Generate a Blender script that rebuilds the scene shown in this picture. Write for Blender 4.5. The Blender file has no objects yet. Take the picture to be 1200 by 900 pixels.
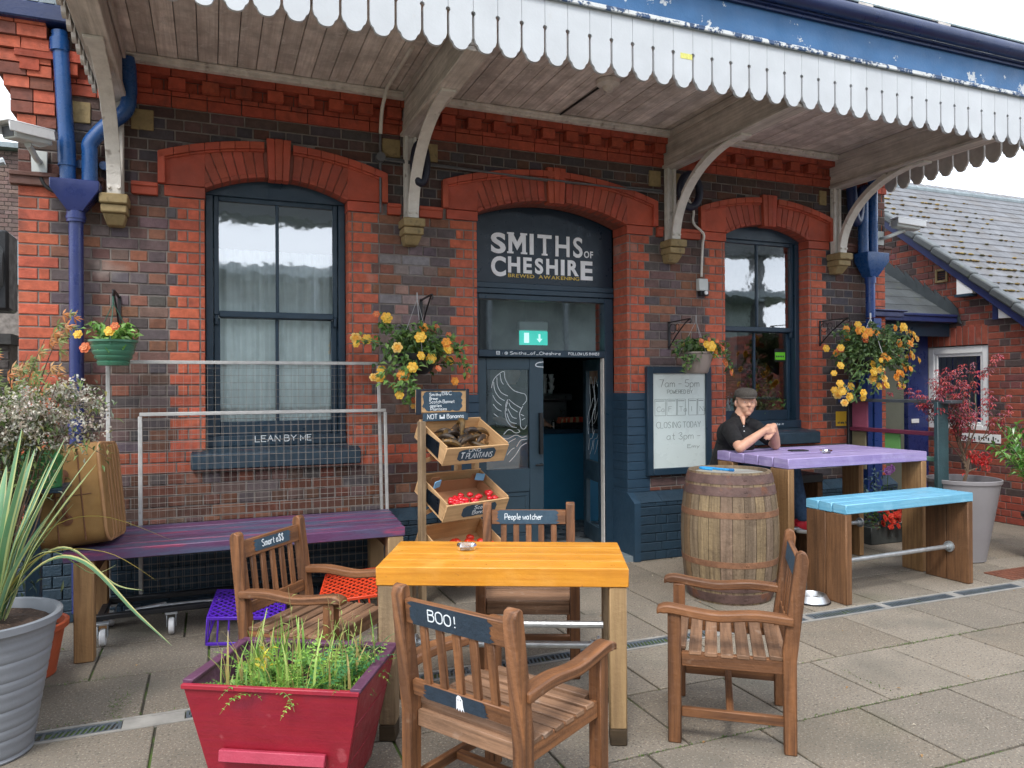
import bpy, bmesh, math, random
from math import sin, cos, pi, radians, sqrt
from mathutils import Vector, Matrix

# ------------------------------------------------------------------ camera, sky, sun, exposure
SC = bpy.context.scene
COL = SC.collection
rnd = random.Random(7)

CAM_H = 1.52
cd = bpy.data.cameras.new('camera')
cam = bpy.data.objects.new('camera', cd); COL.objects.link(cam); SC.camera = cam
yaw, pit, rol = radians(21.97), radians(.116), radians(-.312)
fw = Vector((sin(yaw)*cos(pit), cos(yaw)*cos(pit), sin(pit)))
rt = Vector((cos(yaw), -sin(yaw), 0)); up = rt.cross(fw)
r2 = cos(rol)*rt + sin(rol)*up; u2 = -sin(rol)*rt + cos(rol)*up
cam.matrix_world = Matrix(((r2.x, u2.x, -fw.x, 0), (r2.y, u2.y, -fw.y, 0), (r2.z, u2.z, -fw.z, CAM_H), (0, 0, 0, 1)))
cd.sensor_fit = 'HORIZONTAL'; cd.sensor_width = 36; cd.lens = 36*873/1200
cd.clip_start = .05; cd.clip_end = 3000

SUN_EL, SUN_AZ = radians(52), radians(215)        # azimuth of the sun, clockwise from +Y
world = bpy.data.worlds.new('World'); SC.world = world; world.use_nodes = True
nt = world.node_tree; N = nt.nodes; L = nt.links; N.clear()
wo = N.new('ShaderNodeOutputWorld'); bg = N.new('ShaderNodeBackground'); sky = N.new('ShaderNodeTexSky')
sky.sky_type = 'NISHITA'; sky.sun_disc = False; sky.sun_elevation = SUN_EL; sky.sun_rotation = SUN_AZ
sky.dust_density = 3.0; sky.air_density = 1.0; sky.ozone_density = 1.0
mx = N.new('ShaderNodeMix'); mx.data_type = 'RGBA'
tc = N.new('ShaderNodeTexCoord'); mp = N.new('ShaderNodeMapping'); mp.inputs['Scale'].default_value = (1, 1, 3)
no = N.new('ShaderNodeTexNoise'); no.inputs['Scale'].default_value = 2.2; no.inputs['Detail'].default_value = 6
cr = N.new('ShaderNodeMapRange'); cr.inputs[1].default_value = .38; cr.inputs[2].default_value = .62; cr.inputs[3].default_value = .62; cr.inputs[4].default_value = .97
L.new(tc.outputs['Generated'], mp.inputs['Vector']); L.new(mp.outputs[0], no.inputs['Vector']); L.new(no.outputs['Fac'], cr.inputs[0])
L.new(cr.outputs[0], mx.inputs[0]); L.new(sky.outputs[0], mx.inputs[6]); mx.inputs[7].default_value = (9.6, 10.2, 11.0, 1)
L.new(mx.outputs[2], bg.inputs[0]); bg.inputs[1].default_value = .145
L.new(bg.outputs[0], wo.inputs[0])

sl = bpy.data.lights.new('sun', 'SUN'); sl.energy = 1.3; sl.angle = radians(14); sl.color = (1, .95, .88)
so = bpy.data.objects.new('sun', sl); COL.objects.link(so)
sd = Vector((sin(SUN_AZ)*cos(SUN_EL), cos(SUN_AZ)*cos(SUN_EL), sin(SUN_EL)))
so.rotation_euler = sd.to_track_quat('Z', 'Y').to_euler(); so.location = (0, -8, 12)
SC.view_settings.view_transform = 'Standard'; SC.view_settings.look = 'None'
SC.view_settings.gamma = 1; SC.view_settings.use_curve_mapping = False
SC.view_settings.exposure = .80

# ------------------------------------------------------------------ materials
def srgb(r, g, b):
    f = lambda c: (c/255/12.92) if c/255 <= .04045 else ((c/255+.055)/1.055)**2.4
    return (f(r), f(g), f(b))

MATS = {}
def mat(name, base, rough=.6, metal=0, var=.12, nscale=6, bump=.15, bscale=60, spec=.5, attr=False, wood=None, streak=None,
        speck=None, trans=0, sheen=0, rvar=.12, wear=None):
    """general procedural surface: base colour (or the 'tint' attribute), tonal noise, grain or streaks, bump."""
    if name in MATS: return MATS[name]
    m = bpy.data.materials.new(name); m.use_nodes = True; MATS[name] = m
    t = m.node_tree; n = t.nodes; l = t.links; n.clear()
    out = n.new('ShaderNodeOutputMaterial'); p = n.new('ShaderNodeBsdfPrincipled'); l.new(p.outputs[0], out.inputs[0])
    p.inputs['Metallic'].default_value = metal; p.inputs['Specular IOR Level'].default_value = spec
    if trans: p.inputs['Transmission Weight'].default_value = trans
    tc = n.new('ShaderNodeTexCoord'); ob = tc.outputs['Object']
    def noise(scale, src=ob, detail=4, rgh=.6, sc=None):
        x = n.new('ShaderNodeTexNoise'); x.inputs['Scale'].default_value = scale; x.inputs['Detail'].default_value = detail
        x.inputs['Roughness'].default_value = rgh
        if sc:
            q = n.new('ShaderNodeMapping'); q.inputs['Scale'].default_value = sc; l.new(src, q.inputs[0]); src = q.outputs[0]
        l.new(src, x.inputs['Vector']); return x.outputs['Fac']
    def mr(v, a, b, c, d):
        x = n.new('ShaderNodeMapRange'); l.new(v, x.inputs[0])
        for i, k in enumerate((a, b, c, d)): x.inputs[i+1].default_value = k
        return x.outputs[0]
    def mix(fac, a, b, mode='MIX'):
        x = n.new('ShaderNodeMix'); x.data_type = 'RGBA'; x.blend_type = mode
        if isinstance(fac, (int, float)): x.inputs[0].default_value = fac
        else: l.new(fac, x.inputs[0])
        for i, k in ((6, a), (7, b)):
            if isinstance(k, tuple): x.inputs[i].default_value = (*k, 1) if len(k) == 3 else k
            else: l.new(k, x.inputs[i])
        return x.outputs[2]
    if attr:
        a = n.new('ShaderNodeAttribute'); a.attribute_name = 'tint'; a.attribute_type = 'GEOMETRY'
        colr = a.outputs['Color'] if base is None else mix(1.0, base, a.outputs['Color'], 'MULTIPLY')
    else: colr = base
    hsrc = []
    v = mr(noise(nscale), .3, .7, 1-var, 1+var)
    cv = n.new('ShaderNodeCombineColor'); [l.new(v, cv.inputs[i]) for i in range(3)]
    colr = mix(1.0, colr, cv.outputs[0], 'MULTIPLY')
    if wood:                                     # wood = (dark multiplier, amount): grain along U
        g = noise(1, tc.outputs['UV'], 5, .7, (2.2, 55, 1))
        g2 = noise(1, tc.outputs['UV'], 3, .5, (.9, 14, 1))
        colr = mix(mr(g, .42, .68, 0, wood[1]), colr, tuple(wood[0]))
        colr = mix(mr(g2, .5, .7, 0, wood[1]*.8), colr, tuple(c*.8 for c in wood[0]))
        hsrc.append((g, .5))
    if streak:                                   # second paint colour dragged along U
        g = noise(1, tc.outputs['UV'], 4, .6, (streak[1], streak[2], 1))
        colr = mix(mr(g, .45, .6, 0, 1), colr, streak[0])
        if len(streak) > 3:
            g = noise(1, tc.outputs['UV'], 4, .6, (streak[1]*1.3, streak[2]*1.7, 3))
            colr = mix(mr(g, .58, .66, 0, .8), colr, streak[3])
    if speck:                                    # list of (colour, scale, lo, hi, amount)
        for c, s, lo, hi, am in speck:
            colr = mix(mr(noise(s, detail=2), lo, hi, 0, am), colr, c)
    if wear:                                     # bare patches: (colour, scale, lo, hi)
        f = mr(noise(wear[1], detail=8, rgh=.7), wear[2], wear[3], 0, 1)
        colr = mix(f, colr, wear[0]); hsrc.append((f, -.6))
    if isinstance(colr, tuple): p.inputs['Base Color'].default_value = (*colr, 1)
    else: l.new(colr, p.inputs['Base Color'])
    l.new(mr(noise(nscale*2.3), .3, .7, max(0, rough-rvar), min(1, rough+rvar)), p.inputs['Roughness'])
    if bump:
        hb = noise(bscale)
        acc = hb
        for f, k in hsrc:
            ma = n.new('ShaderNodeMath'); ma.operation = 'MULTIPLY_ADD'; l.new(f, ma.inputs[0]); ma.inputs[1].default_value = k; l.new(acc, ma.inputs[2]); acc = ma.outputs[0]
        b = n.new('ShaderNodeBump'); b.inputs['Strength'].default_value = bump; b.inputs['Distance'].default_value = .01
        l.new(acc, b.inputs['Height']); l.new(b.outputs[0], p.inputs['Normal'])
    return m

M_BRICK = mat('brick', None, .85, attr=True, var=.22, nscale=22, bump=.5, bscale=130,
              speck=[((.42, .38, .35), 3.2, .66, .8, .4), ((.03, .026, .026), 8, .6, .78, .5), ((.035, .028, .026), .9, .52, .74, .28), ((.02, .018, .018), 2.7, .56, .72, .3)])
M_MORTAR = mat('mortar', (.19, .165, .15), .95, var=.35, nscale=12, bump=.4, bscale=200)
M_TERRA = mat('red_terracotta', None, .68, attr=True, var=.2, nscale=7, bump=.3, bscale=90, speck=[((.06, .03, .025), 1.6, .52, .74, .45), ((.5, .4, .36), 34, .76, .82, .5)])
M_NAVY = mat('navy_paint', (.017, .04, .066), .38, var=.12, nscale=5, bump=.18, bscale=25)
M_NAVYB = mat('navy_brick_paint', (.018, .042, .068), .5, var=.18, nscale=9, bump=.6, bscale=70)
M_DARKNAVY = mat('dark_navy_paint', (.01, .02, .034), .35, var=.1, bump=.1)
M_BLUE = mat('blue_pipe_paint', (.012, .065, .21), .3, var=.12, nscale=10, bump=.1, wear=((.5, .5, .5), 30, .78, .8))
M_BLUE2 = mat('bright_blue_fascia', (.028, .115, .27), .5, var=.16, nscale=3, bump=.25, wear=((.50, .53, .55), 4.2, .592, .604))
M_DKBLUE = mat('dark_blue_gutter', (.009, .022, .085), .35, var=.15, nscale=4, bump=.12, wear=((.35, .33, .36), 3, .74, .76))
M_WHITE = mat('white_valance', (.49, .515, .54), .5, var=.08, nscale=3, bump=.08, speck=[((.45, .43, .4), 9, .68, .8, .35)])
M_SOFFIT = mat('weathered_soffit', (.66, .60, .565), .85, attr=True, var=.3, nscale=7, bump=.6, bscale=40, wood=((.38, .32, .29), .6),
               wear=((.74, .70, .67), 12, .55, .7))
M_OFFWHITE = mat('dirty_white_iron', (.64, .61, .565), .6, var=.12, nscale=14, bump=.3, bscale=60, speck=[((.16, .12, .09), 11, .66, .76, .8)])
M_TRIM = mat('dirty_white_timber', (.60, .56, .52), .8, var=.2, nscale=14, bump=.4, speck=[((.13, .1, .08), 16, .6, .74, .6)])
M_STONE = mat('buff_stone_paint', (.27, .20, .095), .75, var=.2, nscale=16, bump=.4, bscale=50, speck=[((.06, .05, .03), 14, .62, .76, .7)])
M_CHAIR = mat('teak_stain', (.235, .098, .037), .55, attr=True, var=.15, nscale=7, bump=.35, bscale=40, wood=((.06, .025, .012), .8), speck=[((.36, .25, .17), 16, .68, .8, .35)])
M_CHAIRSEAT = mat('worn_teak', (.27, .15, .085), .6, attr=True, var=.18, nscale=7, bump=.35, bscale=40, wood=((.07, .036, .02), .75), speck=[((.42, .34, .28), 14, .62, .8, .5)])
M_POST = mat('treated_softwood', (.30, .17, .072), .7, attr=True, var=.18, nscale=4, bump=.3, bscale=60, wood=((.13, .062, .025), .7), speck=[((.07, .035, .015), 8, .7, .78, .8)])
M_POSTDK = mat('brown_stained_board', (.175, .082, .034), .7, attr=True, var=.2, nscale=4, bump=.3, bscale=60, wood=((.06, .028, .012), .7))
M_GREYPOST = mat('weathered_softwood', (.30, .21, .12), .75, attr=True, var=.2, nscale=5, bump=.35, wood=((.15, .10, .06), .8), speck=[((.08, .05, .03), 9, .72, .78, .8)])
M_CRATEW = mat('pale_pine', (.60, .38, .19), .7, attr=True, var=.1, nscale=7, bump=.2, wood=((.38, .21, .09), .55), speck=[((.12, .06, .03), 30, .76, .8, .8)])
M_ORANGE = mat('orange_table_paint', (.66, .285, .03), .38, attr=True, var=.1, nscale=6, bump=.2, bscale=40, wood=((.50, .17, .012), .6), speck=[((.35, .13, .03), 40, .72, .78, .7), ((.80, .42, .10), 5, .56, .74, .4), ((.40, .15, .02), 2.2, .58, .76, .35)])
M_LILAC = mat('lilac_paint', (.36, .30, .52), .45, attr=True, var=.14, nscale=5, bump=.25, wood=((.24, .17, .43), .7), speck=[((.5, .43, .66), 7, .58, .74, .5), ((.16, .11, .26), 30, .72, .8, .5)])
M_SKY = mat('sky_blue_paint', (.13, .40, .59), .4, attr=True, var=.08, nscale=5, bump=.2, wood=((.24, .54, .72), .8), speck=[((.30, .58, .75), 6, .56, .74, .5), ((.06, .2, .3), 34, .72, .8, .5)])
M_MAUVE = mat('mauve_streaked_paint', (.10, .04, .10), .42, attr=True, var=.15, nscale=5, bump=.25, streak=((.07, .085, .15), 1.2, 9, (.34, .05, .11)), speck=[((.30, .28, .33), 60, .70, .78, .5)])
M_GALV = mat('galvanised_steel', (.5, .53, .55), .4, metal=.7, var=.15, nscale=20, bump=.1)
M_WIRE = mat('wire_mesh', (.30, .27, .24), .6, metal=.2, var=.2, nscale=8, bump=0)
M_BLACK = mat('black_iron', (.012, .012, .014), .45, var=.1, bump=.15)
M_BLACKPL = mat('black_plastic', (.012, .013, .016), .4, var=.1, bump=.05)
M_RED = mat('red_planter_paint', (.31, .014, .03), .4, attr=True, var=.14, nscale=5, bump=.25, bscale=35, wood=((.27, .01, .035), .5), speck=[((.15, .02, .045), 5, .58, .74, .7), ((.50, .12, .14), 14, .66, .74, .4), ((.10, .05, .04), 1.8, .56, .78, .4)])
M_PLUM = mat('plum_paint', (.10, .035, .075), .5, var=.2, nscale=8, bump=.25, speck=[((.22, .12, .17), 18, .6, .72, .5)])
M_GREYPOT = mat('grey_plastic_pot', (.21, .225, .25), .45, var=.06, nscale=3, bump=.08)
M_GREYPOT2 = mat('taupe_grey_pot', (.24, .23, .24), .5, var=.07, nscale=3, bump=.12, bscale=20)
M_TAUPE = mat('taupe_pot', (.24, .20, .175), .45, var=.05, bump=.05)
M_GREENPOT = mat('green_pot', (.05, .16, .10), .35, var=.08, bump=.05)
M_TERRAPOT = mat('terracotta_pot', (.36, .07, .025), .6, var=.1, bump=.2)
M_SOIL = mat('soil', (.05, .028, .018), .95, var=.5, nscale=60, bump=.9, bscale=90, speck=[((.18, .12, .08), 55, .62, .72, .8)])
M_SLATE = mat('slate', (.12, .12, .128), .55, attr=True, var=.16, nscale=4, bump=.25, speck=[((.10, .10, .11), 9, .58, .72, .5)])
M_DKSLATE = mat('dark_slate', (.075, .085, .09), .5, attr=True, var=.15, nscale=4, bump=.25, speck=[((.12, .14, .07), 9, .62, .75, .5)])
M_MOSS = mat('moss', (.16, .12, .03), .95, var=.4, nscale=30, bump=.5)
M_WHITEPL = mat('white_upvc', (.78, .79, .80), .35, var=.03, bump=.03)
M_GREYPL = mat('pale_grey_casing', (.50, .53, .52), .4, var=.06, bump=.05)
M_CHALK = mat('chalk_paint', (.74, .80, .84), .8, var=.08, nscale=80, bump=.1)
M_LETTER = mat('sign_white', (.86, .88, .92), .45, var=.02, bump=.02)
M_GOLD = mat('sign_gold', (.62, .44, .09), .45, var=.03, bump=.02)
M_INK = mat('dark_ink', (.05, .06, .06), .8, var=.1, bump=0)
M_BOARD = mat('whiteboard', (.68, .76, .74), .3, var=.03, nscale=2, bump=.02)
M_SLATEBL = mat('blue_chalk_paint', (.032, .066, .10), .75, var=.15, nscale=20, bump=.2, bscale=80)
M_CANVAS = mat('tan_canvas', (.28, .155, .05), .8, var=.25, nscale=5, bump=.35, bscale=240, speck=[((.16, .075, .02), 3, .54, .72, .6), ((.22, .11, .03), 9, .62, .76, .6)])
M_STRAP = mat('tan_leather_strap', (.36, .19, .085), .6, var=.15, nscale=12, bump=.25)
M_LEATHER = mat('brown_leather', (.14, .055, .025), .5, var=.2, nscale=12, bump=.3)
M_STAVE = mat('barrel_oak', (.235, .17, .105), .75, attr=True, var=.2, nscale=6, bump=.5, bscale=50, wood=((.10, .068, .042), .8), speck=[((.09, .06, .04), 7, .6, .74, .6)])
M_HOOP = mat('rusty_hoop', (.125, .075, .065), .7, metal=.2, var=.3, nscale=12, bump=.35, speck=[((.23, .08, .03), 9, .55, .7, .6)])
M_HOOPR = mat('rust_stained_hoop', (.20, .095, .05), .8, var=.3, nscale=12, bump=.35)
M_BARRELTOP = mat('barrel_top', (.33, .33, .30), .7, attr=True, var=.15, nscale=9, bump=.3, wood=((.22, .21, .18), .5))
M_PURPLE = mat('purple_crate', (.085, .02, .42), .4, var=.06, bump=.05)
M_ORCRATE = mat('orange_crate', (.66, .06, .02), .4, var=.06, bump=.05)
M_SKIN = mat('skin', (.56, .31, .21), .5, var=.10, nscale=22, bump=.06, speck=[((.56, .20, .15), 14, .58, .74, .35)])
M_SHIRT = mat('black_cotton', (.0045, .0045, .006), .9, var=.2, nscale=12, bump=.3, bscale=40)
M_JEANS = mat('blue_denim', (.04, .085, .17), .85, var=.25, nscale=30, bump=.3, bscale=200)
M_CAP = mat('grey_tweed', (.06, .052, .045), .9, var=.4, nscale=160, bump=.6, bscale=220, speck=[((.16, .14, .12), 190, .58, .66, .6)])
M_SHOE = mat('red_shoe', (.58, .012, .03), .6, var=.1, bump=.1)
M_HAIR = mat('grey_hair', (.16, .14, .12), .8, var=.3, nscale=90, bump=.3)
M_STEELB = mat('stainless_bowl', (.5, .51, .52), .36, metal=.95, var=.05, bump=.02)
M_CABLE = mat('black_cable', (.01, .01, .011), .6, var=.1, bump=0)
M_STEM = mat('green_stem', (.10, .17, .03), .6, var=.2, bump=0)
M_BARK = mat('bark', (.11, .07, .045), .9, var=.3, nscale=40, bump=.5)
M_LEAD = mat('lead_sheet', (.20, .24, .26), .6, var=.25, nscale=7, bump=.3)
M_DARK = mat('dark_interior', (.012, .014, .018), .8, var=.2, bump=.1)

def leafmat(name, base, rough=.5, tr=.25):
    """two-sided leaf: tint attribute times base, part of the light passes through."""
    m = bpy.data.materials.new(name); m.use_nodes = True; t = m.node_tree; n = t.nodes; l = t.links
    p = n['Principled BSDF']; out = n['Material Output']
    a = n.new('ShaderNodeAttribute'); a.attribute_name = 'tint'
    x = n.new('ShaderNodeMix'); x.data_type = 'RGBA'; x.blend_type = 'MULTIPLY'; x.inputs[0].default_value = 1; x.inputs[6].default_value = (*base, 1); l.new(a.outputs['Color'], x.inputs[7])
    l.new(x.outputs[2], p.inputs['Base Color']); p.inputs['Roughness'].default_value = rough
    tr_ = n.new('ShaderNodeBsdfTranslucent'); l.new(x.outputs[2], tr_.inputs[0])
    ms = n.new('ShaderNodeMixShader'); ms.inputs[0].default_value = tr; l.new(p.outputs[0], ms.inputs[1]); l.new(tr_.outputs[0], ms.inputs[2]); l.new(ms.outputs[0], out.inputs[0])
    return m
M_LEAF = leafmat('leaf', (1, 1, 1))
M_PETAL = leafmat('petal', (1, 1, 1), .6, .3)

def glassmat(name, tint=(.9, .95, .95), refl=.12, rough=.02, bump=0, bsc=20, dist=.01):
    """window glass: a see-through sheet with a reflecting face."""
    m = bpy.data.materials.new(name); m.use_nodes = True; t = m.node_tree; n = t.nodes; l = t.links; n.clear()
    out = n.new('ShaderNodeOutputMaterial'); tr = n.new('ShaderNodeBsdfTransparent'); tr.inputs[0].default_value = (*tint, 1)
    g = n.new('ShaderNodeBsdfGlossy'); g.inputs['Roughness'].default_value = rough; g.inputs['Color'].default_value = (.95, .97, 1, 1)
    fr = n.new('ShaderNodeFresnel'); fr.inputs['IOR'].default_value = 1.5
    ma = n.new('ShaderNodeMath'); ma.operation = 'ADD'; ma.use_clamp = True; l.new(fr.outputs[0], ma.inputs[0]); ma.inputs[1].default_value = refl
    ms = n.new('ShaderNodeMixShader'); l.new(ma.outputs[0], ms.inputs[0]); l.new(tr.outputs[0], ms.inputs[1]); l.new(g.outputs[0], ms.inputs[2]); l.new(ms.outputs[0], out.inputs[0])
    if bump:
        tc = n.new('ShaderNodeTexCoord'); no = n.new('ShaderNodeTexNoise'); no.inputs['Scale'].default_value = bsc; l.new(tc.outputs['Object'], no.inputs['Vector'])
        b = n.new('ShaderNodeBump'); b.inputs['Strength'].default_value = bump; b.inputs['Distance'].default_value = dist
        l.new(no.outputs['Fac'], b.inputs['Height']); l.new(b.outputs[0], g.inputs['Normal'])
    return m
M_GLASS = glassmat('old_window_glass', (.8, .9, .9), .30, .015, .35, 9, .012)
M_GLASS2 = glassmat('door_glass', (.75, .85, .88), .17, .02, .05, 4)
M_CLEAR = glassmat('ashtray_glass', (.75, .78, .78), .12, .04)

# ------------------------------------------------------------------ mesh builder
class MB:
    def __init__(s): s.v = []; s.f = []; s.uv = []; s.c = []
    def face(s, pts, uv=None, c=(1, 1, 1)):
        i = len(s.v); s.v += [tuple(p) for p in pts]; s.f.append(tuple(range(i, i+len(pts))))
        s.uv.append(uv or [(0, 0)]*len(pts)); s.c.append(c)
    def raw(s, verts, faces, c=(1, 1, 1), uvs=None):
        i = len(s.v); s.v += [tuple(p) for p in verts]
        for k, f in enumerate(faces):
            s.f.append(tuple(i+q for q in f)); s.uv.append(uvs[k] if uvs else [(verts[q][0]+verts[q][1], verts[q][2]) for q in f]); s.c.append(c)
    def obox(s, cx, size, M=None, c=(1, 1, 1), tint=.12, taper=1.0, skip=()):
        """box centred at cx, full size, optional 3x3 rotation; UVs run along the longest side, each box its own grain offset."""
        hx, hy, hz = (k/2 for k in size); o = (rnd.random()*9, rnd.random()*9)
        P = [Vector((x*hx*(taper if z > 0 else 1), y*hy*(taper if z > 0 else 1), z*hz)) for z in (-1, 1) for y in (-1, 1) for x in (-1, 1)]
        ax = max(range(3), key=lambda i: size[i]); t = 1+rnd.uniform(-tint, tint); c = tuple(k*t for k in c)
        i = len(s.v); cxv = Vector(cx)
        for p in P: s.v.append(tuple((M @ p if M else p)+cxv))
        for nm, f, nax in (('-z', (0, 2, 3, 1), 2), ('+z', (4, 5, 7, 6), 2), ('-y', (0, 1, 5, 4), 1), ('+y', (2, 6, 7, 3), 1), ('-x', (0, 4, 6, 2), 0), ('+x', (1, 3, 7, 5), 0)):
            if nm in skip: continue
            ot = [a for a in range(3) if a != nax]
            ua = ax if ax in ot else ot[0]; va = [a for a in ot if a != ua][0]
            s.f.append(tuple(i+q for q in f)); s.uv.append([(P[q][ua]+o[0], P[q][va]+o[1]+nax*.37) for q in f]); s.c.append(c)
    def box(s, x0, x1, y0, y1, z0, z1, **k):
        s.obox(((x0+x1)/2, (y0+y1)/2, (z0+z1)/2), (abs(x1-x0), abs(y1-y0), abs(z1-z0)), **k)
    def bar(s, a, b, w, h, upv=(0, 0, 1), **k):
        """rectangular bar from a to b, w wide, h deep along upv."""
        a = Vector(a); b = Vector(b); d = (b-a); ln = d.length; d.normalize(); u = Vector(upv); sd = d.cross(u)
        if sd.length < 1e-4: sd = d.cross(Vector((1, 0, 0)))
        sd.normalize(); u = sd.cross(d)
        s.obox((a+b)/2, (ln, w, h), Matrix((d, sd, u)).transposed(), **k)
    def tube(s, pts, r, seg=8, c=(1, 1, 1), cap=True):
        pts = [Vector(p) for p in pts]; n = len(pts); rs = r if isinstance(r, (list, tuple)) else [r]*n
        i0 = len(s.v); pn = None; L_ = 0
        for k, p in enumerate(pts):
            d = (pts[min(k+1, n-1)]-pts[max(k-1, 0)]).normalized()
            if pn is None: pn = d.cross(Vector((.31, .27, .91))).normalized()
            pn = (pn-d*pn.dot(d)).normalized(); q = d.cross(pn)
            for j in range(seg):
                a = 2*pi*j/seg; s.v.append(tuple(p+(pn*cos(a)+q*sin(a))*rs[k]))
        for k in range(n-1):
            l0 = L_; L_ += (pts[k+1]-pts[k]).length
            for j in range(seg):
                a, b = i0+k*seg+j, i0+k*seg+(j+1) % seg
                s.f.append((a, b, b+seg, a+seg)); s.uv.append([(l0, j/seg*.1), (l0, (j+1)/seg*.1), (L_, (j+1)/seg*.1), (L_, j/seg*.1)]); s.c.append(c)
        if cap:
            for k, rev in ((0, True), (n-1, False)):
                f = [i0+k*seg+j for j in range(seg)]
                if rev: f.reverse()
                s.f.append(tuple(f)); s.uv.append([(0, 0)]*seg); s.c.append(c)
    def lathe(s, prof, cx=(0, 0, 0), seg=32, c=(1, 1, 1), sx=1, sy=1, M=None, cfn=None):
        """surface of revolution about z from (radius, height) pairs."""
        i0 = len(s.v); n = len(prof)
        for r, z in prof:
            for j in range(seg):
                a = 2*pi*j/seg; p = Vector((r*cos(a)*sx, r*sin(a)*sy, z))
                s.v.append(tuple((M @ p if M else p)+Vector(cx)))
        for k in range(n-1):
            for j in range(seg):
                a, b = i0+k*seg+j, i0+k*seg+(j+1) % seg
                s.f.append((a, b, b+seg, a+seg)); s.uv.append([(prof[k][1], j/seg), (prof[k][1], (j+1)/seg), (prof[k+1][1], (j+1)/seg), (prof[k+1][1], j/seg)])
                s.c.append(cfn(j) if cfn else c)
    def prism(s, poly, y0, y1, c=(1, 1, 1), axis='y', map=None):
        """polygon in the x-z plane (counter-clockwise seen from -y) extruded from y0 (front) to y1."""
        n = len(poly); f = map or (lambda u, w, v: (u, w, v))
        A = [f(u, y0, v) for u, v in poly]; B = [f(u, y1, v) for u, v in poly]
        i = len(s.v); s.v += A+B
        s.f.append(tuple(range(i, i+n))); s.uv.append(list(poly)); s.c.append(c)
        s.f.append(tuple(range(i+2*n-1, i+n-1, -1))); s.uv.append(list(reversed(poly))); s.c.append(c)
        for k in range(n):
            q = (k+1) % n
            s.f.append((i+q, i+k, i+n+k, i+n+q)); s.uv.append([(0, 0), (.1, 0), (.1, .1), (0, .1)]); s.c.append(c)
    def sphere(s, cx, r, seg=12, c=(1, 1, 1), sc=(1, 1, 1), M=None):
        rings = max(4, seg//2)
        prof = [(r*sin(pi*k/rings)+1e-5, -r*cos(pi*k/rings)) for k in range(rings+1)]
        i0 = len(s.v)
        s.lathe(prof, (0, 0, 0), seg, c)
        for i in range(i0, len(s.v)):
            p = Vector((s.v[i][0]*sc[0], s.v[i][1]*sc[1], s.v[i][2]*sc[2])); s.v[i] = tuple((M @ p if M else p)+Vector(cx))
    def capsule(s, a, b, ra, rb, seg=12, c=(1, 1, 1)):
        a = Vector(a); b = Vector(b); d = (b-a); ln = d.length or 1e-6; d.normalize()
        pts = []; rs = []
        for k in range(5): t = -cos(pi/2*k/4)*1; pts.append(a+d*t*ra); rs.append(max(ra*sin(pi/2*k/4), ra*.03))
        for k in range(5): t = sin(pi/2*k/4); pts.append(b+d*t*rb); rs.append(max(rb*cos(pi/2*k/4), rb*.03))
        s.tube(pts, rs, seg, c)
    def build(s, name, m, parent=None, root=None, bevel=0, smooth=35, bseg=1):
        me = bpy.data.meshes.new(name)
        off = Vector((0, 0, 0))
        if root is not None: off = Vector(root)
        me.from_pydata([tuple(Vector(p)-off) for p in s.v] if root is not None else s.v, [], s.f)
        ul = me.uv_layers.new(name='UVMap'); flat = []
        for u in s.uv:
            for p in u: flat += [p[0], p[1]]
        ul.data.foreach_set('uv', flat)
        at = me.attributes.new('tint', 'FLOAT_COLOR', 'FACE'); fc = []
        for c in s.c: fc += [c[0], c[1], c[2], 1]
        at.data.foreach_set('color', fc)
        if smooth:
            me.polygons.foreach_set('use_smooth', [True]*len(me.polygons)); me.set_sharp_from_angle(angle=radians(smooth))
        me.materials.append(m); me.update()
        o = bpy.data.objects.new(name, me); COL.objects.link(o)
        if parent: o.parent = parent
        if bevel:
            b = o.modifiers.new('bevel', 'BEVEL'); b.width = bevel; b.segments = bseg; b.limit_method = 'ANGLE'; b.angle_limit = radians(40)
        return o

def tag(o, label=None, cat=None, group=None, kind=None):
    if label: o['label'] = label
    if cat: o['category'] = cat
    if group: o['group'] = group
    if kind: o['kind'] = kind
    return o
def thing(name, label, cat, loc=(0, 0, 0), rz=0, group=None):
    o = bpy.data.objects.new(name, None); COL.objects.link(o); o.empty_display_size = .1
    o.location = loc; o.rotation_euler = (0, 0, rz); return tag(o, label, cat, group)
def dup(o, parent=None):
    c = o.copy(); COL.objects.link(c)
    if parent: c.parent = parent
    for ch in [k for k in bpy.data.objects if k.parent == o]: dup(ch, c)
    return c
class Kit:
    """a top-level thing whose parts are modelled in world coordinates."""
    def __init__(s, name, label, cat, loc, group=None): s.loc = loc; s.root = thing(name, label, cat, loc, 0, group)
    def part(s, mb, name, m, parent=None, **k): return mb.build(name, m, parent or s.root, root=s.loc, **k)

def rotz(a): return Matrix.Rotation(a, 3, 'Z')
def rotx(a): return Matrix.Rotation(a, 3, 'X')
def roty(a): return Matrix.Rotation(a, 3, 'Y')
def jit(c, v=.15, g=.05):
    t = 1+rnd.uniform(-v, v); return tuple(max(0, k*t*(1+rnd.uniform(-g, g))) for k in c)
def crom(pts, n=6):
    out = []; P = [pts[0]]+list(pts)+[pts[-1]]
    for i in range(1, len(P)-2):
        for k in range(n):
            t = k/n; out.append(tuple(.5*((2*P[i][a])+(-P[i-1][a]+P[i+1][a])*t+(2*P[i-1][a]-5*P[i][a]+4*P[i+1][a]-P[i+2][a])*t*t+(-P[i-1][a]+3*P[i][a]-3*P[i+1][a]+P[i+2][a])*t**3) for a in range(len(pts[0]))))
    out.append(tuple(pts[-1])); return out

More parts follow.
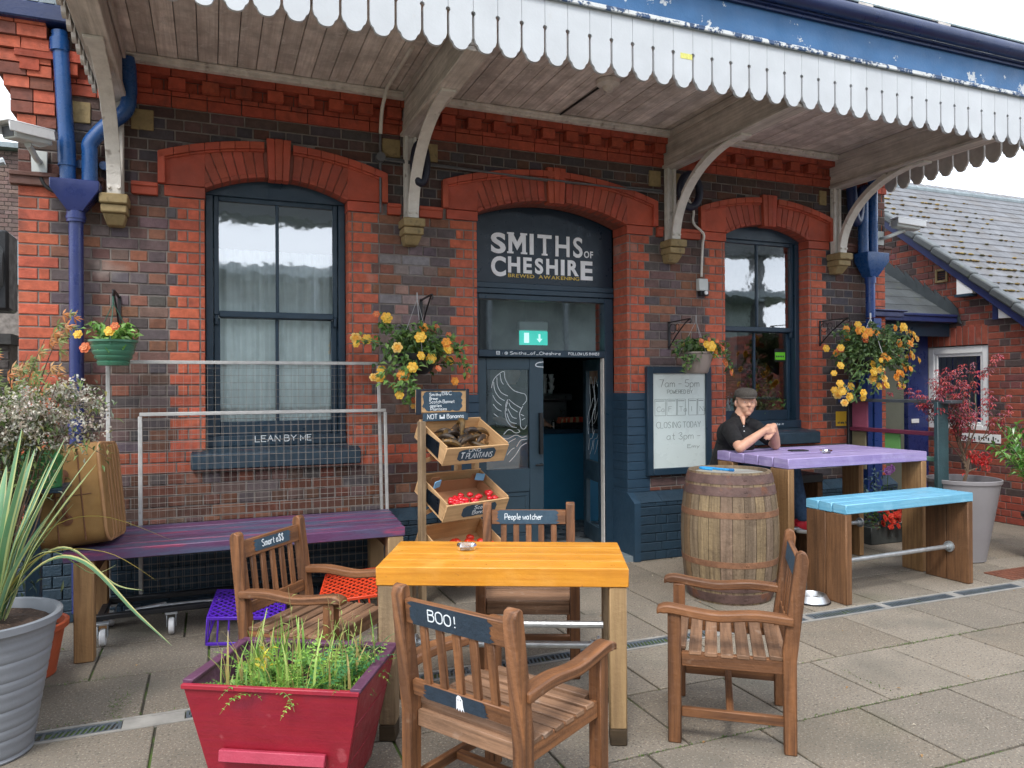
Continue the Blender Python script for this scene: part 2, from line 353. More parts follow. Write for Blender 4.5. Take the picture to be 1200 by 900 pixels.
# ------------------------------------------------------------------ lettering: single-stroke glyphs, baseline y=2, x-height 6, capitals 9
GL = {
 'A': '02 39 62;1.5,5 4.5,5', 'B': '02 09;~09 49 58 46.5 06;~06 4.5,6 5.6,4 4,2.1 02', 'C': '~68 4.5,9 1.4,8.2 0,5.5 1.4,2.7 4.5,2 63', 'D': '02 09;~09 39 55.5 32 02', 'E': '59 09 02 52;06 46',
 'F': '59 09 02;06 46', 'G': '~68 39 05.5 32 63;63 65 45', 'H': '02 09;62 69;06 66', 'I': '22 29', 'K': '02 09;59 05;1.5,6 52', 'L': '09 02 52', 'M': '02 09 34 69 62', 'N': '02 09 62 69', 'O': '~39 0.6,8 05.5 0.6,3 32 5.4,3 65.5 5.4,8 39',
 'P': '02 09;~09 4.5,9 57 4.5,5.2 05', 'R': '02 09;~09 4.5,9 57.4 4.5,5.8 05.8;35.8 52', 'S': '~58 39 07.4 3,5.6 5.3,3.8 3,2 03', 'T': '32 39;09 69', 'U': '~09 04 1.5,2 4.5,2 64 69', 'V': '09 32 69', 'W': '09 1.5,2 36 4.5,2 69', 'Y': '09 35.5 69;35.5 32',
 'a': '~4.4,5.6 2,6 0.2,4 1.4,2.1 3.4,2.4 4.4,4;4.4,6 4.4,3 5,2', 'b': '09 02;~05 2.4,6 4.2,4 2.4,2 02.6', 'c': '~4.2,5.4 2.4,6 0.2,4 1.6,2 4.2,2.7', 'd': '~4.2,5.2 2,6 0.1,4 1.6,2 4.2,3;4.3,9 4.3,2', 'e': '~0.2,4.2 4.2,4.4 3.4,6 1.2,5.7 0.2,4 1.4,2 4.2,2.7', 'f': '~4,8.6 2.4,9 1.6,7 1.6,2;06 3.4,6',
 'g': '~4.2,5.4 2,6 0.2,4.2 1.6,2.4 4.2,3.4;~4.3,6 4.3,1.6 2.4,0 0.3,0.7', 'h': '09 02;~04.4 2,6 4,5 4,2', 'i': '12 16;17.6 18', 'k': '09 02;46 04;1.5,4.8 42', 'l': '1,9 1,2.6 1.8,2', 'm': '02 06;~04.6 1.6,6 2.8,5 2.8,2;~2.8,4.6 4.4,6 5.6,5 5.6,2', 'n': '02 06;~04.4 2,6 4,5 4,2',
 'o': '~26 0.2,4.6 0.8,2.4 2.4,2 4.2,3.4 3.6,5.6 26', 'p': '06 00;~05.2 2.4,6 4.2,4 2.4,2 02.6', 'r': '02 06;~04.4 1.8,6 3.6,5.6', 's': '~3.8,5.5 2,6 0.6,5 3.6,3.4 2.6,2 0.2,2.5', 't': '~1.8,8 1.8,3 3.2,2;0.4,6 3.4,6', 'u': '~06 0.2,3 1.8,2 4,3.4;46 4,2', 'v': '06 22 46', 'w': '06 1.2,2 2.6,5 42 5.4,6', 'y': '06 2.2,2.6;4.4,6 1,0',
 '!': '29 24.4;2,2.6 2,2', '$': '~58 39 07.4 3,5.6 5.3,3.8 3,2 03;3,9.8 3,1.2', '-': '0.5,5 4.5,5', '.': '12 1,2.5', ':': '12.6 13.2;15 15.6', '@': '~4,5 2.6,6 1.8,4.6 2.6,3.4 4,4.4 5,3.6 5.6,6 3,8 0,6 0.2,3 3,1.6 5,2.2', '_': '0,2 5,2', '(': '~39 1,5.5 32', ')': '~19 3,5.5 12',
 '3': '~08 39 47.4 2,5.8 54 32 03', '5': '59 19 06;~06 45.6 54 32 03', '7': '09 59 22', '&': '~52 0.4,7.6 2,9 3.6,7.6 0,4 2,2 5,4.6', '[': '39 19 12 32', ']': '19 39 32 12', "'": '2,9 2,7.6', 'X': '02 59;52 09', '#': '02 09 69 62 02;17.5 1.5,3.6;3,3.5 5,7.5', '*': '~3,7.4 1.6,7 1.6,4.6 3,4 4.4,4.8 4.4,7 3,7.4',
}
def glyph(ch):
    out = []
    for st in GL.get(ch, '').split(';'):
        if not st: continue
        sm = st.startswith('~'); st = st.lstrip('~'); pts = []
        for t in st.split():
            if ',' in t: a, b = t.split(',')
            elif '.' in t and t[0] != '.' and len(t) > 2 and t[1] != '.': a, b = t[0], t[1:]
            elif '.' in t and t[1] == '.': a, b = t[:3], t[3:]
            else: a, b = t[0], t[1:]
            pts.append((float(a), float(b)-2))
        out.append((crom(pts, 5) if sm and len(pts) > 2 else pts, sm))
    return out
def ribbon(mb, pts, w, o, ex, ey, nn, d0, d1, c=(1, 1, 1)):
    """flat raised band along 2-D points in the plane (o, ex, ey)."""
    n = len(pts); Lf = []; Rt = []
    for i, p in enumerate(pts):
        a = Vector(pts[max(i-1, 0)]); b = Vector(pts[min(i+1, n-1)]); d = (b-a)
        if d.length < 1e-9: d = Vector((1, 0))
        d.normalize(); m = 1
        if 0 < i < n-1:
            d1_ = (Vector(p)-a).normalized(); m = min(2.2, 1/max(.35, abs(d1_.dot(d))))
        q = Vector((-d.y, d.x))*w/2*m; Lf.append(Vector(p)+q); Rt.append(Vector(p)-q)
    W3 = lambda p, h: tuple(o+ex*p.x+ey*p.y+nn*h)
    for i in range(n-1):
        A, B, C, D = Rt[i], Rt[i+1], Lf[i+1], Lf[i]
        mb.face([W3(A, d1), W3(B, d1), W3(C, d1), W3(D, d1)], c=c)
        mb.face([W3(A, d0), W3(B, d0), W3(B, d1), W3(A, d1)], c=c); mb.face([W3(D, d1), W3(C, d1), W3(C, d0), W3(D, d0)], c=c)
    for i, fl in ((0, 1), (n-1, 0)):
        q = [W3(Lf[i], d0), W3(Rt[i], d0), W3(Rt[i], d1), W3(Lf[i], d1)]
        mb.face(q if fl else q[::-1], c=c)
def write(mb, text, o, ex, ey, nn, h, stroke=.012, sx=1.0, gap=.22, depth=.0012, wob=.02, serif=0, wid=None, bold=False, c=(1, 1, 1)):
    """letters as raised strokes; returns the width written. h is the capital height."""
    o = Vector(o); ex = Vector(ex); ey = Vector(ey); nn = Vector(nn); k = h/7; x = 0; run = []
    for ch in text:
        if ch == ' ': x += h*.42*sx; continue
        g = glyph(ch)
        if not g: continue
        mxx = max(p[0] for s_, _ in g for p in s_)
        dy = rnd.uniform(-wob, wob)*h; sc = 1+rnd.uniform(-wob, wob)*2
        for pts, sm in g: run.append(([(x+p[0]*k*sx*sc, p[1]*k*sc+dy) for p in pts], sm, ch))
        x += (mxx*k*sx*sc)+h*gap
    sc = 1
    if wid: sc = wid/max(x-h*gap, 1e-6)
    for i, (pts, sm, ch) in enumerate(run):
        P = [(p[0]*sc, p[1]) for p in pts]; dd = depth+(i % 7)*depth*.12
        ribbon(mb, P, stroke, o, ex, ey, nn, 0, dd, c)
        if serif and not sm:
            for e, q in ((P[0], P[1]), (P[-1], P[-2])):
                if abs(e[0]-q[0]) < abs(e[1]-q[1])*.6 and (abs(e[1]) < h*.05 or abs(e[1]-h) < h*.05):
                    yy = serif*.5 if abs(e[1]) < h*.05 else h-serif*.5
                    ribbon(mb, [(e[0]-stroke*.82, yy), (e[0]+stroke*.82, yy)], serif, o, ex, ey, nn, 0, dd+depth*.5, c)
                elif abs(e[1]-q[1]) < abs(e[0]-q[0])*.2 and abs(e[1]-h/2) > h*.3:
                    s_ = -1 if e[1] > h/2 else 1
                    ribbon(mb, [(e[0], e[1]-s_*stroke*.1), (e[0], e[1]+s_*stroke*1.0)], serif, o, ex, ey, nn, 0, dd+depth*.6, c)
    return (x-h*gap)*sc

def fontword(mb, text, x0, x1, z0, z1, y, depth=.004, bold=.03, serif=.0, slope=0, fit=True):
    """bold condensed capitals cut from the built-in face, squeezed into a box on the plane y, with slab serifs."""
    cells = []; X = 0
    for ch in text:
        cu = bpy.data.curves.new('t', 'FONT'); cu.body = ch; cu.extrude = .5; cu.offset = bold; cu.resolution_u = 5
        ob = bpy.data.objects.new('t', cu); COL.objects.link(ob); dg = bpy.context.evaluated_depsgraph_get(); me = bpy.data.meshes.new_from_object(ob.evaluated_get(dg))
        V = [tuple(v.co) for v in me.vertices]; Fc = [tuple(p.vertices) for p in me.polygons]; bpy.data.objects.remove(ob); bpy.data.meshes.remove(me)
        if ch == 'M':
            O = [(0, 0), (.21, 0), (.21, .60), (.5, .16), (.79, .60), (.79, 0), (1, 0), (1, 1), (.76, 1), (.5, .56), (.24, 1), (0, 1)]
            V = [(x, y_, -.5) for x, y_ in O]+[(x, y_, .5) for x, y_ in O]; Fc = [tuple(range(12, 24))]+[((i+1) % 12, i, 12+i, 12+(i+1) % 12) for i in range(12)]; Fc = [Fc[0]]+[tuple(reversed(q)) for q in Fc[1:]]
        a = min(v[0] for v in V); b = max(v[0] for v in V); c = min(v[1] for v in V); d = max(v[1] for v in V)
        w_ = (b-a)/(d-c)*(1.25 if ch == 'I' else 1); cells.append((V, Fc, a, b, c, d, X, w_)); X += w_+.14+serif*.55/max(z1-z0, 1e-6)
    k = (x1-x0)/(X-.14-serif*.55/max(z1-z0, 1e-6)); h = z1-z0
    for V, Fc, a, b, c, d, X_, w_ in cells:
        ox = x0+X_*k; ww = w_*k; dz = slope*(ox-x0)
        mb.raw([(ox+(v[0]-a)/(b-a)*ww, y-(v[2]+.5)*depth, z0+dz+(v[1]-c)/(d-c)*h) for v in V], Fc)
        if serif:
            for lvl in (0, 1):
                xs = sorted(ox+(v[0]-a)/(b-a)*ww for v in V if abs((v[1]-c)/(d-c)-lvl) < .004)
                grp = []
                for q in xs:
                    if grp and q-grp[-1][1] < ww*.30 and q-grp[-1][0] < ww*.5: grp[-1][1] = q
                    else: grp.append([q, q])
                if len(xs) > 8: continue
                for g in grp:
                    if .008 < g[1]-g[0] < ww*.75:
                        zz = z0+dz+(0 if lvl == 0 else h-serif*.55)
                        mb.box(g[0]-serif*.45, g[1]+serif*.45, y-depth-.0006, y-.0001, zz, zz+serif*.55, tint=0)

# ------------------------------------------------------------------ brickwork
CH, BL = .0768, .228                            # course height, brick length with its joint
DARKB = [(.15, .082, .068), (.105, .082, .086), (.19, .082, .055), (.125, .074, .066), (.22, .092, .055), (.13, .094, .092), (.098, .08, .086)]
REDB = (.46, .108, .058)
def one_brick(mb, F, u0, u1, v0, v1, dep, col, y=0, j=.005):
    """one brick with eased edges; F maps (u, out, v) to the world, out = 0 on the wall face, negative = proud."""
    a, b, c, d = u0+j, u1-j, v0+j, v1-j; e = .004; y += rnd.uniform(-.0022, .0016)
    V = [F(a, y+e, c), F(b, y+e, c), F(b, y+e, d), F(a, y+e, d), F(a+e, y, c+e), F(b-e, y, c+e), F(b-e, y, d-e), F(a+e, y, d-e), F(a, y+dep, c), F(b, y+dep, c), F(b, y+dep, d), F(a, y+dep, d)]
    mb.raw(V, [(4, 5, 6, 7), (0, 1, 5, 4), (1, 2, 6, 5), (2, 3, 7, 6), (3, 0, 4, 7), (8, 9, 1, 0), (9, 10, 2, 1), (10, 11, 3, 2), (11, 8, 0, 3)], col)
def brickwall(mb, F, u0, u1, v0, v1, holes=(), colf=None, quoin=True, dep=.012, kmod=0):
    """courses of alternating stretchers and headers with red quoins at ends and openings. holes: (u0, u1, v0, v1)."""
    k0 = int(math.floor(v0/CH+.01)); k = k0
    while k*CH < v1-.01:
        va, vb = max(k*CH, v0), min((k+1)*CH, v1); k += 1
        if vb-va < .02: continue
        mid = (va+vb)/2; spans = [(u0, u1)]
        for h in holes:
            if h[2] < mid < h[3]:
                ns = []
                for s in spans:
                    if h[0] > s[0] and h[0] < s[1]: ns.append((s[0], h[0]))
                    if h[1] < s[1] and h[1] > s[0]: ns.append((h[1], s[1]))
                    if h[1] <= s[0] or h[0] >= s[1]: ns.append(s)
                spans = ns
        odd = (k+kmod) % 2
        for s0, s1 in spans:
            a, b = s0, s1
            if quoin and s1-s0 > .5:
                for side in (0, 1):
                    e_ = (side == 0 and a > u0+.01) or (side == 1 and b < u1-.01)
                    ln = ([.036, .199] if e_ else [.235]) if odd else ([.036, .079, .068] if e_ else [.115, .068])
                    for q in ln:
                        if side == 0: one_brick(mb, F, a, a+q, va, vb, .24, jit(REDB, .12, .06)); a += q
                        else: one_brick(mb, F, b-q, b, va, vb, .24, jit(REDB, .12, .06)); b -= q
            st = BL if odd else BL/2
            x = a; nx = (math.floor(a/st)+1)*st+(BL/4 if not odd else 0)
            while nx-x < .045: nx += st
            while x < b-1e-4:
                e = nx if b-nx > .045 else b
                if e > b: e = b
                one_brick(mb, F, x, e, va, vb, dep, colf((x+e)/2, mid) if colf else jit(rnd.choice(DARKB), .2, .08))
                x = e; nx = e+st
def leaf(mb, p, d, n, ln, w, c, fold=.25):
    p = Vector(p); d = Vector(d).normalized(); n = Vector(n); s = d.cross(n)
    if s.length < 1e-3: s = d.cross(Vector((.3, .5, .8)))
    s.normalize(); n = s.cross(d); m = p+d*ln*.45; t = p+d*ln-n*ln*.18
    i = len(mb.v); mb.v += [tuple(p), tuple(m+s*w/2+n*w*fold), tuple(t), tuple(m-s*w/2+n*w*fold), tuple(m)]
    for f in ((0, 1, 4), (4, 1, 2), (0, 4, 3), (4, 2, 3)):
        mb.f.append(tuple(i+q for q in f)); mb.uv.append([(0, 0)]*3); mb.c.append(c)
def rvec(): 
    while True:
        v = Vector((rnd.uniform(-1, 1), rnd.uniform(-1, 1), rnd.uniform(-1, 1)))
        if .05 < v.length < 1: return v.normalized()
# ------------------------------------------------------------------ ground: base sheet, slabs, drain channel
mb = MB(); mb.box(-300, 300, -300, 300, -.5, -.012, tint=0)
M_GROUND = mat('joint_dirt', (.05, .045, .035), .95, var=.4, nscale=3, bump=.4, speck=[((.07, .12, .02), 4, .46, .56, .95)])
tag(mb.build('ground', M_GROUND), kind='structure')
M_SLAB = mat('aggregate_slab', (1, 1, 1), .85, attr=True, var=.10, nscale=1.6, bump=.55, bscale=260,
             speck=[((.46, .41, .33), 95, .585, .65, .6), ((.075, .068, .06), 80, .585, .65, .8), ((.30, .20, .12), 120, .61, .66, .6), ((.11, .105, .085), 2.2, .50, .72, .45), ((.08, .10, .04), 1.3, .60, .75, .25)])
mb = MB(); SW = .578
def slabrow(y0, y1, off, x0=-9, x1=16):
    x = x0+off
    while x < x1:
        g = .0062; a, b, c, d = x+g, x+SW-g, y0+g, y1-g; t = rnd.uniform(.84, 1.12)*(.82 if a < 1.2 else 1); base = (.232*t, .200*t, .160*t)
        if rnd.random() < .08: base = (.235*t, .198*t, .152*t)
        zz = [rnd.uniform(-.0025, 0) for _ in range(4)]; e = .004
        V = [(a, c, zz[0]-.003), (b, c, zz[1]-.003), (b, d, zz[2]-.003), (a, d, zz[3]-.003), (a+e, c+e, zz[0]), (b-e, c+e, zz[1]), (b-e, d-e, zz[2]), (a+e, d-e, zz[3]), (a, c, -.013), (b, c, -.013), (b, d, -.013), (a, d, -.013)]
        mb.raw(V, [(4, 5, 6, 7), (0, 1, 5, 4), (1, 2, 6, 5), (2, 3, 7, 6), (3, 0, 4, 7), (8, 9, 1, 0), (9, 10, 2, 1), (10, 11, 3, 2), (11, 8, 0, 3)], base)
        x += SW
DRY0, DRY1 = 3.72, 3.86
offs = {0: 0.235, 1: .465, 2: .10, 3: .33}
k = 0; y = DRY0
while y > -9:
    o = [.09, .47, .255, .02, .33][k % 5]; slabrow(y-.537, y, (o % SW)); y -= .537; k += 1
y = DRY1; k = 0
while y < 7.6:
    slabrow(y, y+.555, [.02, .31, .17][k % 3]); y += .555; k += 1
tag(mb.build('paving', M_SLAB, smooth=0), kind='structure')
# moss and weeds in the joints
mb = MB()
for cx_, cy_, n, sx_, sy_ in ((-.42, 4.05, 90, .03, .12), (-.62, 4.42, 60, .14, .02), (3.0, 2.645, 120, .5, .008), (3.9, 3.18, 90, .35, .008), (1.9, 2.64, 60, .3, .006), (2.2, 2.11, 60, .5, .006), (-.55, 3.88, 40, .2, .012), (3.1, 2.9, 50, .01, .2)):
    for _ in range(n*3):
        p = (cx_+rnd.gauss(0, sx_), cy_+rnd.gauss(0, sy_), -.006); leaf(mb, p, (rnd.uniform(-1, 1), rnd.uniform(-1, 1), rnd.uniform(.3, 1)), (0, 0, 1), rnd.uniform(.006, .016), .006, jit((.09, .15, .03), .3))
tag(mb.build('joint_moss', M_LEAF), kind='stuff', label='bright green moss and tiny weeds growing in the slab joints', cat='moss')

K = Kit('inspection_cover', 'rusty brown iron cover set in the paving at the right end of the drain', 'iron cover', (6.0, 3.99, 0))
t = MB(); t.box(5.72, 6.25, 3.885, 4.12, -.01, .006); 
for i in range(14):
    for j in range(5): t.box(5.745+i*.036, 5.765+i*.036, 3.90+j*.043, 3.925+j*.043, .0062, .009)
K.part(t, 'cover', mat('rusty_iron', (.16, .055, .03), .8, var=.3, nscale=12, bump=.4), bevel=.002)
# drain: concrete channel sections with slotted grates
mb = MB(); mb.box(-6, 12, DRY0+.002, DRY1-.002, -.10, -.04, c=(.09, .085, .08)); 
mb.box(-6, 12, DRY0+.002, DRY0+.022, -.04, -.002, c=(.27, .26, .24), tint=0); mb.box(-6, 12, DRY1-.022, DRY1-.002, -.04, -.002, c=(.27, .26, .24), tint=0)
xs = [-1.75, -1.0, -.12, .66, 1.44, 2.22, 2.95, 3.62, 4.3, 5.0, 5.75, 6.6]
for i in range(len(xs)-1):
    mb.box(xs[i]+.62, xs[i+1]-.002, DRY0+.023, DRY1-.023, -.04, -.004, c=(.27, .26, .24), tint=.05)
tag(mb.build('drain_channel', mat('drain_concrete', (1, 1, 1), .9, attr=True, var=.2, nscale=8, bump=.4)), kind='structure')
def grate(x, lab):
    t = thing('drain_grate', lab, 'drain grate', (x+.31, (DRY0+DRY1)/2, -.004), 0, 'slotted grates along the drain')
    f = MB(); L_ = .608; w = DRY1-DRY0-.05
    f.box(-L_/2, L_/2, -w/2, -w/2+.012, -.02, 0); f.box(-L_/2, L_/2, w/2-.012, w/2, -.02, 0)
    for xx in (-L_/2+.004, 0, L_/2-.004): f.box(xx-.006, xx+.006, -w/2+.012, w/2-.012, -.018, -.001)
    for k in range(26):
        xx = -L_/2+.018+k*(L_-.036)/25
        if abs(xx) < .012: continue
        f.bar((xx-.008, -w/2+.011, -.008), (xx+.008, w/2-.011, -.008), .009, .012)
    f.build('grating', M_GRATE, t)
M_GRATE = mat('grey_grate', (.16, .19, .22), .45, metal=.5, var=.2, nscale=10, bump=.1)
gl = ['grey drain grate in front of the big blue-grey pot at the left edge', 'drain grate half under the red planter', 'drain grate under the orange table near its left legs',
      'drain grate under the orange table beside the chair marked People watcher', 'drain grate behind the orange table at its right corner', 'drain grate seen through the slats of the right-hand chair',
      'drain grate passing behind the right-hand chair', 'drain grate beside the steel dog bowl', 'drain grate in front of the blue bench', 'rightmost drain grate, towards the right edge']
for x, l_ in zip(xs[1:], gl): grate(x, l_)

# ------------------------------------------------------------------ station building
B = Kit('station_building', 'dark brick station building with red brick arches, white valanced canopy and navy doorway', 'building', (2.64, 5.7, 0))
WY = 5.66; XL, XR = -1.16, 6.43
FW = lambda u, w, v: (u, WY+w, v)
SPR = 2.84
OPEN = [(-.035, .955, 1.09, SPR), (1.99, 3.37, 0, SPR), (4.425, 5.405, 1.09, SPR)]
APX = {0: (3.035), 1: (3.06), 2: (3.035)}
hoods = [(o[0]-.30, o[1]+.30) for o in OPEN]
def wallcol(u, v):
    if .925 < v < 1.08: return jit(REDB, .12, .06)
    c = rnd.choice(DARKB)
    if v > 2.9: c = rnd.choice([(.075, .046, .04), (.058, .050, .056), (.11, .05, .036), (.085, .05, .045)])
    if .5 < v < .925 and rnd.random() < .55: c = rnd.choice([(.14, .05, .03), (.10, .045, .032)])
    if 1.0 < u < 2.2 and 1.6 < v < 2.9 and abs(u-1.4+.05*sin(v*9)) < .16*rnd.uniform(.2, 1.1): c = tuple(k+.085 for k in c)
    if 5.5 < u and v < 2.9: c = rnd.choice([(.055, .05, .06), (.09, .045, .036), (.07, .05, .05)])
    return jit(c, .22, .08)
# courses below the springing, clear of the plinth and the painted door jambs
bk = MB()
holes = [(o[0], o[1], o[2], 9) for o in OPEN]
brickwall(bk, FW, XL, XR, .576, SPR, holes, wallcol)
# between springing and cornice, clipped by the hood outlines (arch fills hide their inner ends)
holes2 = [(h[0]+.02, h[1]-.02, SPR, 3.14) for h in hoods]
for i, h in enumerate(hoods):
    cx_ = (h[0]+h[1])/2; hw = (h[1]-h[0])/2
    for k in range(3): holes2.append((cx_-hw*(.80-.24*k), cx_+hw*(.80-.24*k), 3.14+.04*k, 3.19+.04*k))
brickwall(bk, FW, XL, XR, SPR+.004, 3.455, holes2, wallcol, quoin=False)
# cornice: red stretchers, dentils, projecting course
x = XL
bx_ = MB()
def red_course(z0, z1, y0, step, x0=XL, x1=XR):
    x = x0
    while x < x1-.02:
        e = min(x+step, x1); bk.box(x+.003, e-.003, y0, WY+.05, z0+.003, z1-.003, c=jit((.34, .065, .035), .15, .05), tint=0); x = e
red_course(3.455, 3.53, WY-.02, .228); red_course(3.53, 3.565, WY-.028, .114)
x = XL+.03
while x < XR-.1:
    if not any(abs(x+.055-bxx) < .12 for bxx in (-.59, 1.43, 3.80, 5.73)):
        bk.box(x, x+.108, WY-.075, WY+.05, 3.568, 3.642, c=jit((.36, .07, .036), .15, .05), tint=0)
    x += .216
red_course(3.645, 3.72, WY-.085, .228); red_course(3.566, 3.644, WY-.004, .108)
wall = B.part(bk, 'wall', M_BRICK, smooth=0)
wall['label'] = 'dark brown and blue brick wall with red brick quoins and dentil cornice'
# mortar body behind the brick faces, 6 mm back, in rectangles round the openings
mm = MB()
cuts = [XL+.006]
for o in OPEN: cuts += [o[0]-.006, o[1]+.006]
cuts.append(XR-.006)
for i in range(0, len(cuts), 2): mm.box(cuts[i], cuts[i+1], WY+.006, WY+.24, 0, SPR)
mm.box(XL+.006, XR-.006, WY+.006, WY+.24, SPR+.22, 3.95)
for a_, b_ in ((XL+.006, OPEN[0][0]-.2), (OPEN[0][1]+.2, OPEN[1][0]-.2), (OPEN[1][1]+.2, OPEN[2][0]-.2), (OPEN[2][1]+.2, XR-.006)): mm.box(a_, b_, WY+.006, WY+.23, SPR, SPR+.22)
for o in (OPEN[0], OPEN[2]): mm.box(o[0]-.006, o[1]+.006, WY+.006, WY+.24, 0, o[2]-.1)
mm.box(XL+.006, XL+.25, WY+.24, 11, 0, 3.9); mm.box(XR-.25, XR-.006, WY+.24, 11, 0, 3.9); mm.box(XL, XR, 10.9, 11.1, 0, 3.9)
B.part(mm, 'mortar', M_MORTAR, smooth=0)
# right return wall bricks (towards the annex)
rb = MB(); brickwall(rb, lambda u, w, v: (XR-w, WY+u, v), 0.0, 1.2, 0, 3.6, (), lambda u, v: jit(rnd.choice(DARKB), .2))
B.part(rb, 'side_wall', M_BRICK, smooth=0)

# arches: solid spandrel blocks, voussoirs, keystone, hood mould
def arch(o, apex, nv):
    x0, x1 = o[0], o[1]; cx_ = (x0+x1)/2; hw = (x1-x0)/2
    rise = apex-(SPR+.075); R_ = (hw*hw+rise*rise)/(2*rise); cz = apex-R_
    intr = lambda u: cz+sqrt(max(R_*R_-(u-cx_)**2, 0))
    H0 = hw+.30; ztop = apex+.245; zsh = SPR+.30; rs = ztop-zsh; R2 = (H0*H0+rs*rs)/(2*rs); c2 = ztop-R2
    extr = lambda u: c2+sqrt(max(R2*R2-(u-cx_)**2, 0))
    a = MB(); red = (.40, .072, .036)
    # solid body of blocks from intrados to extrados, in vertical slices so both curves are followed
    n = 28
    us = [x0+(x1-x0)*i/n for i in range(n+1)]
    for i in range(n):
        u0_, u1_ = us[i], us[i+1]
        a.prism([(u0_, intr(u0_)), (u1_, intr(u1_)), (u1_, extr(u1_)-.03), (u0_, extr(u0_)-.03)], WY-.004, WY+.24, c=(.20, .06, .04))
    # springer blocks either side
    for sgn, xa, xb in ((-1, x0-.262, x0), (1, x1, x1+.262)):
        for z0_, z1_ in ((SPR+.004, SPR+.078), (SPR+.084, 9)):
            pts = []
            m = 6
            zz = [min(z1_, extr(xa+(xb-xa)*i/m)-.035) for i in range(m+1)]
            pts = [(xa, z0_), (xb, z0_)]+[(xa+(xb-xa)*i/m, zz[i]) for i in range(m, -1, -1)]
            a.prism(pts, WY-.012, WY+.24, c=jit(red, .07))
    # voussoirs: radial wedges over the opening
    cr_ = (cx_, cz); A0 = math.atan2(hw, SPR+.075-cz)
    A1 = A0+.0
    for i in range(nv):
        t0 = -A1+2*A1*i/nv; t1 = -A1+2*A1*(i+1)/nv; e = .0028/R_*1.2; t0 += e; t1 -= e
        if abs((t0+t1)/2) < .5*.15/R_*1.1: continue
        P = []
        for t, out in ((t0, 0), (t1, 0), (t1, 1), (t0, 1)):
            if out == 0: P.append((cx_+R_*sin(t), cz+R_*cos(t)))
            else:
                s_ = R_
                while True:
                    s_ += .004; u_, v_ = cx_+s_*sin(t), cz+s_*cos(t)
                    if v_ > extr(u_)-.048: break
                P.append((u_, v_))
        a.prism(P, WY-.010, WY+.10, c=jit((.33, .062, .034), .14, .05))
        # moulded soffit edge of each voussoir
        Q = [(cx_+(R_+d_)*sin(t), cz+(R_+d_)*cos(t)) for t, d_ in ((t0, -.0005), (t1, -.0005), (t1, .028), (t0, .028))]
        a.prism(Q, WY-.018, WY+.03, c=jit((.33, .062, .034), .12, .05))
    # keystone of three strips, a little taller and proud
    for k in (-1, 0, 1):
        wa, wb = .047, .058
        a.prism([(cx_+k*wa-wa/2+.001, apex-.022), (cx_+k*wa+wa/2-.001, apex-.022), (cx_+k*wb+wb/2-.0015, ztop+.03), (cx_+k*wb-wb/2+.0015, ztop+.03)], WY-.046+abs(k)*.006, WY+.06, c=jit(red, .06))
    B.part(a, 'arch', M_TERRA, smooth=0, bevel=.003)
    # hood mould: vertical legs then the curve, in separate blocks
    m = 16; xa, xb = cx_-H0, cx_+H0
    for sgn in (-1, 1):
        h = MB(); X_ = cx_+sgn*H0; xi = X_-sgn*.045
        lo, hi = min(X_, xi), max(X_, xi)
        h.box(lo, hi, WY-.045, WY+.02, SPR+.082, zsh-.004, c=jit(red, .08), tint=0); B.part(h, 'hood_stop', M_TERRA, smooth=0, bevel=.002)
    h = MB(); blk = [xa+(xb-xa)*i/m for i in range(m+1)]
    for i in range(m):
        u0_, u1_ = blk[i]+.0015, blk[i+1]-.0015
        if abs((u0_+u1_)/2-cx_) < .05: continue
        k2 = 4; top = [(u0_+(u1_-u0_)*j/k2) for j in range(k2+1)]
        pts = [(u, extr(u)-.05) for u in top]+[(u, extr(u)) for u in reversed(top)]
        h.prism(pts, WY-.045, WY+.02, c=jit(red, .09))
        pts = [(u, extr(u)-.066) for u in top]+[(u, extr(u)-.051) for u in reversed(top)]
        h.prism(pts, WY-.028, WY+.02, c=jit(red, .09))
    B.part(h, 'hood_mould', M_TERRA, smooth=0, bevel=.002)
arch(OPEN[0], APX[0], 17); arch(OPEN[1], APX[1], 23); arch(OPEN[2], APX[2], 17)

# string course between the arches
red = (.38, .07, .036)
segs = [(XL-.04, -.66), (-.50, hoods[0][0]+.002), (hoods[0][1]-.002, 1.36), (1.50, hoods[1][0]+.002), (hoods[1][1]-.002, 3.73), (3.87, hoods[2][0]+.002), (hoods[2][1]-.002, 5.66), (5.80, XR+.04)]
for a_, b_ in segs:
    x = a_; st = MB()
    while x < b_-.01:
        e = min(x+.28, b_)
        if b_-e < .06: e = b_
        c_ = jit(red, .09) if not (a_ < -1 or b_ > XR) else jit((.12, .05, .04), .1)
        st.prism([(x+.0015, SPR-.004), (e-.0015, SPR-.004), (e-.0015, SPR+.078), (x+.0015, SPR+.078)], WY-.035, WY+.02, c=c_)
        st.box(x+.0015, e-.0015, WY-.05, WY-.034, SPR+.05, SPR+.0785, c=c_, tint=0); x = e
    B.part(st, 'string_course', M_TERRA, smooth=0, bevel=.004)

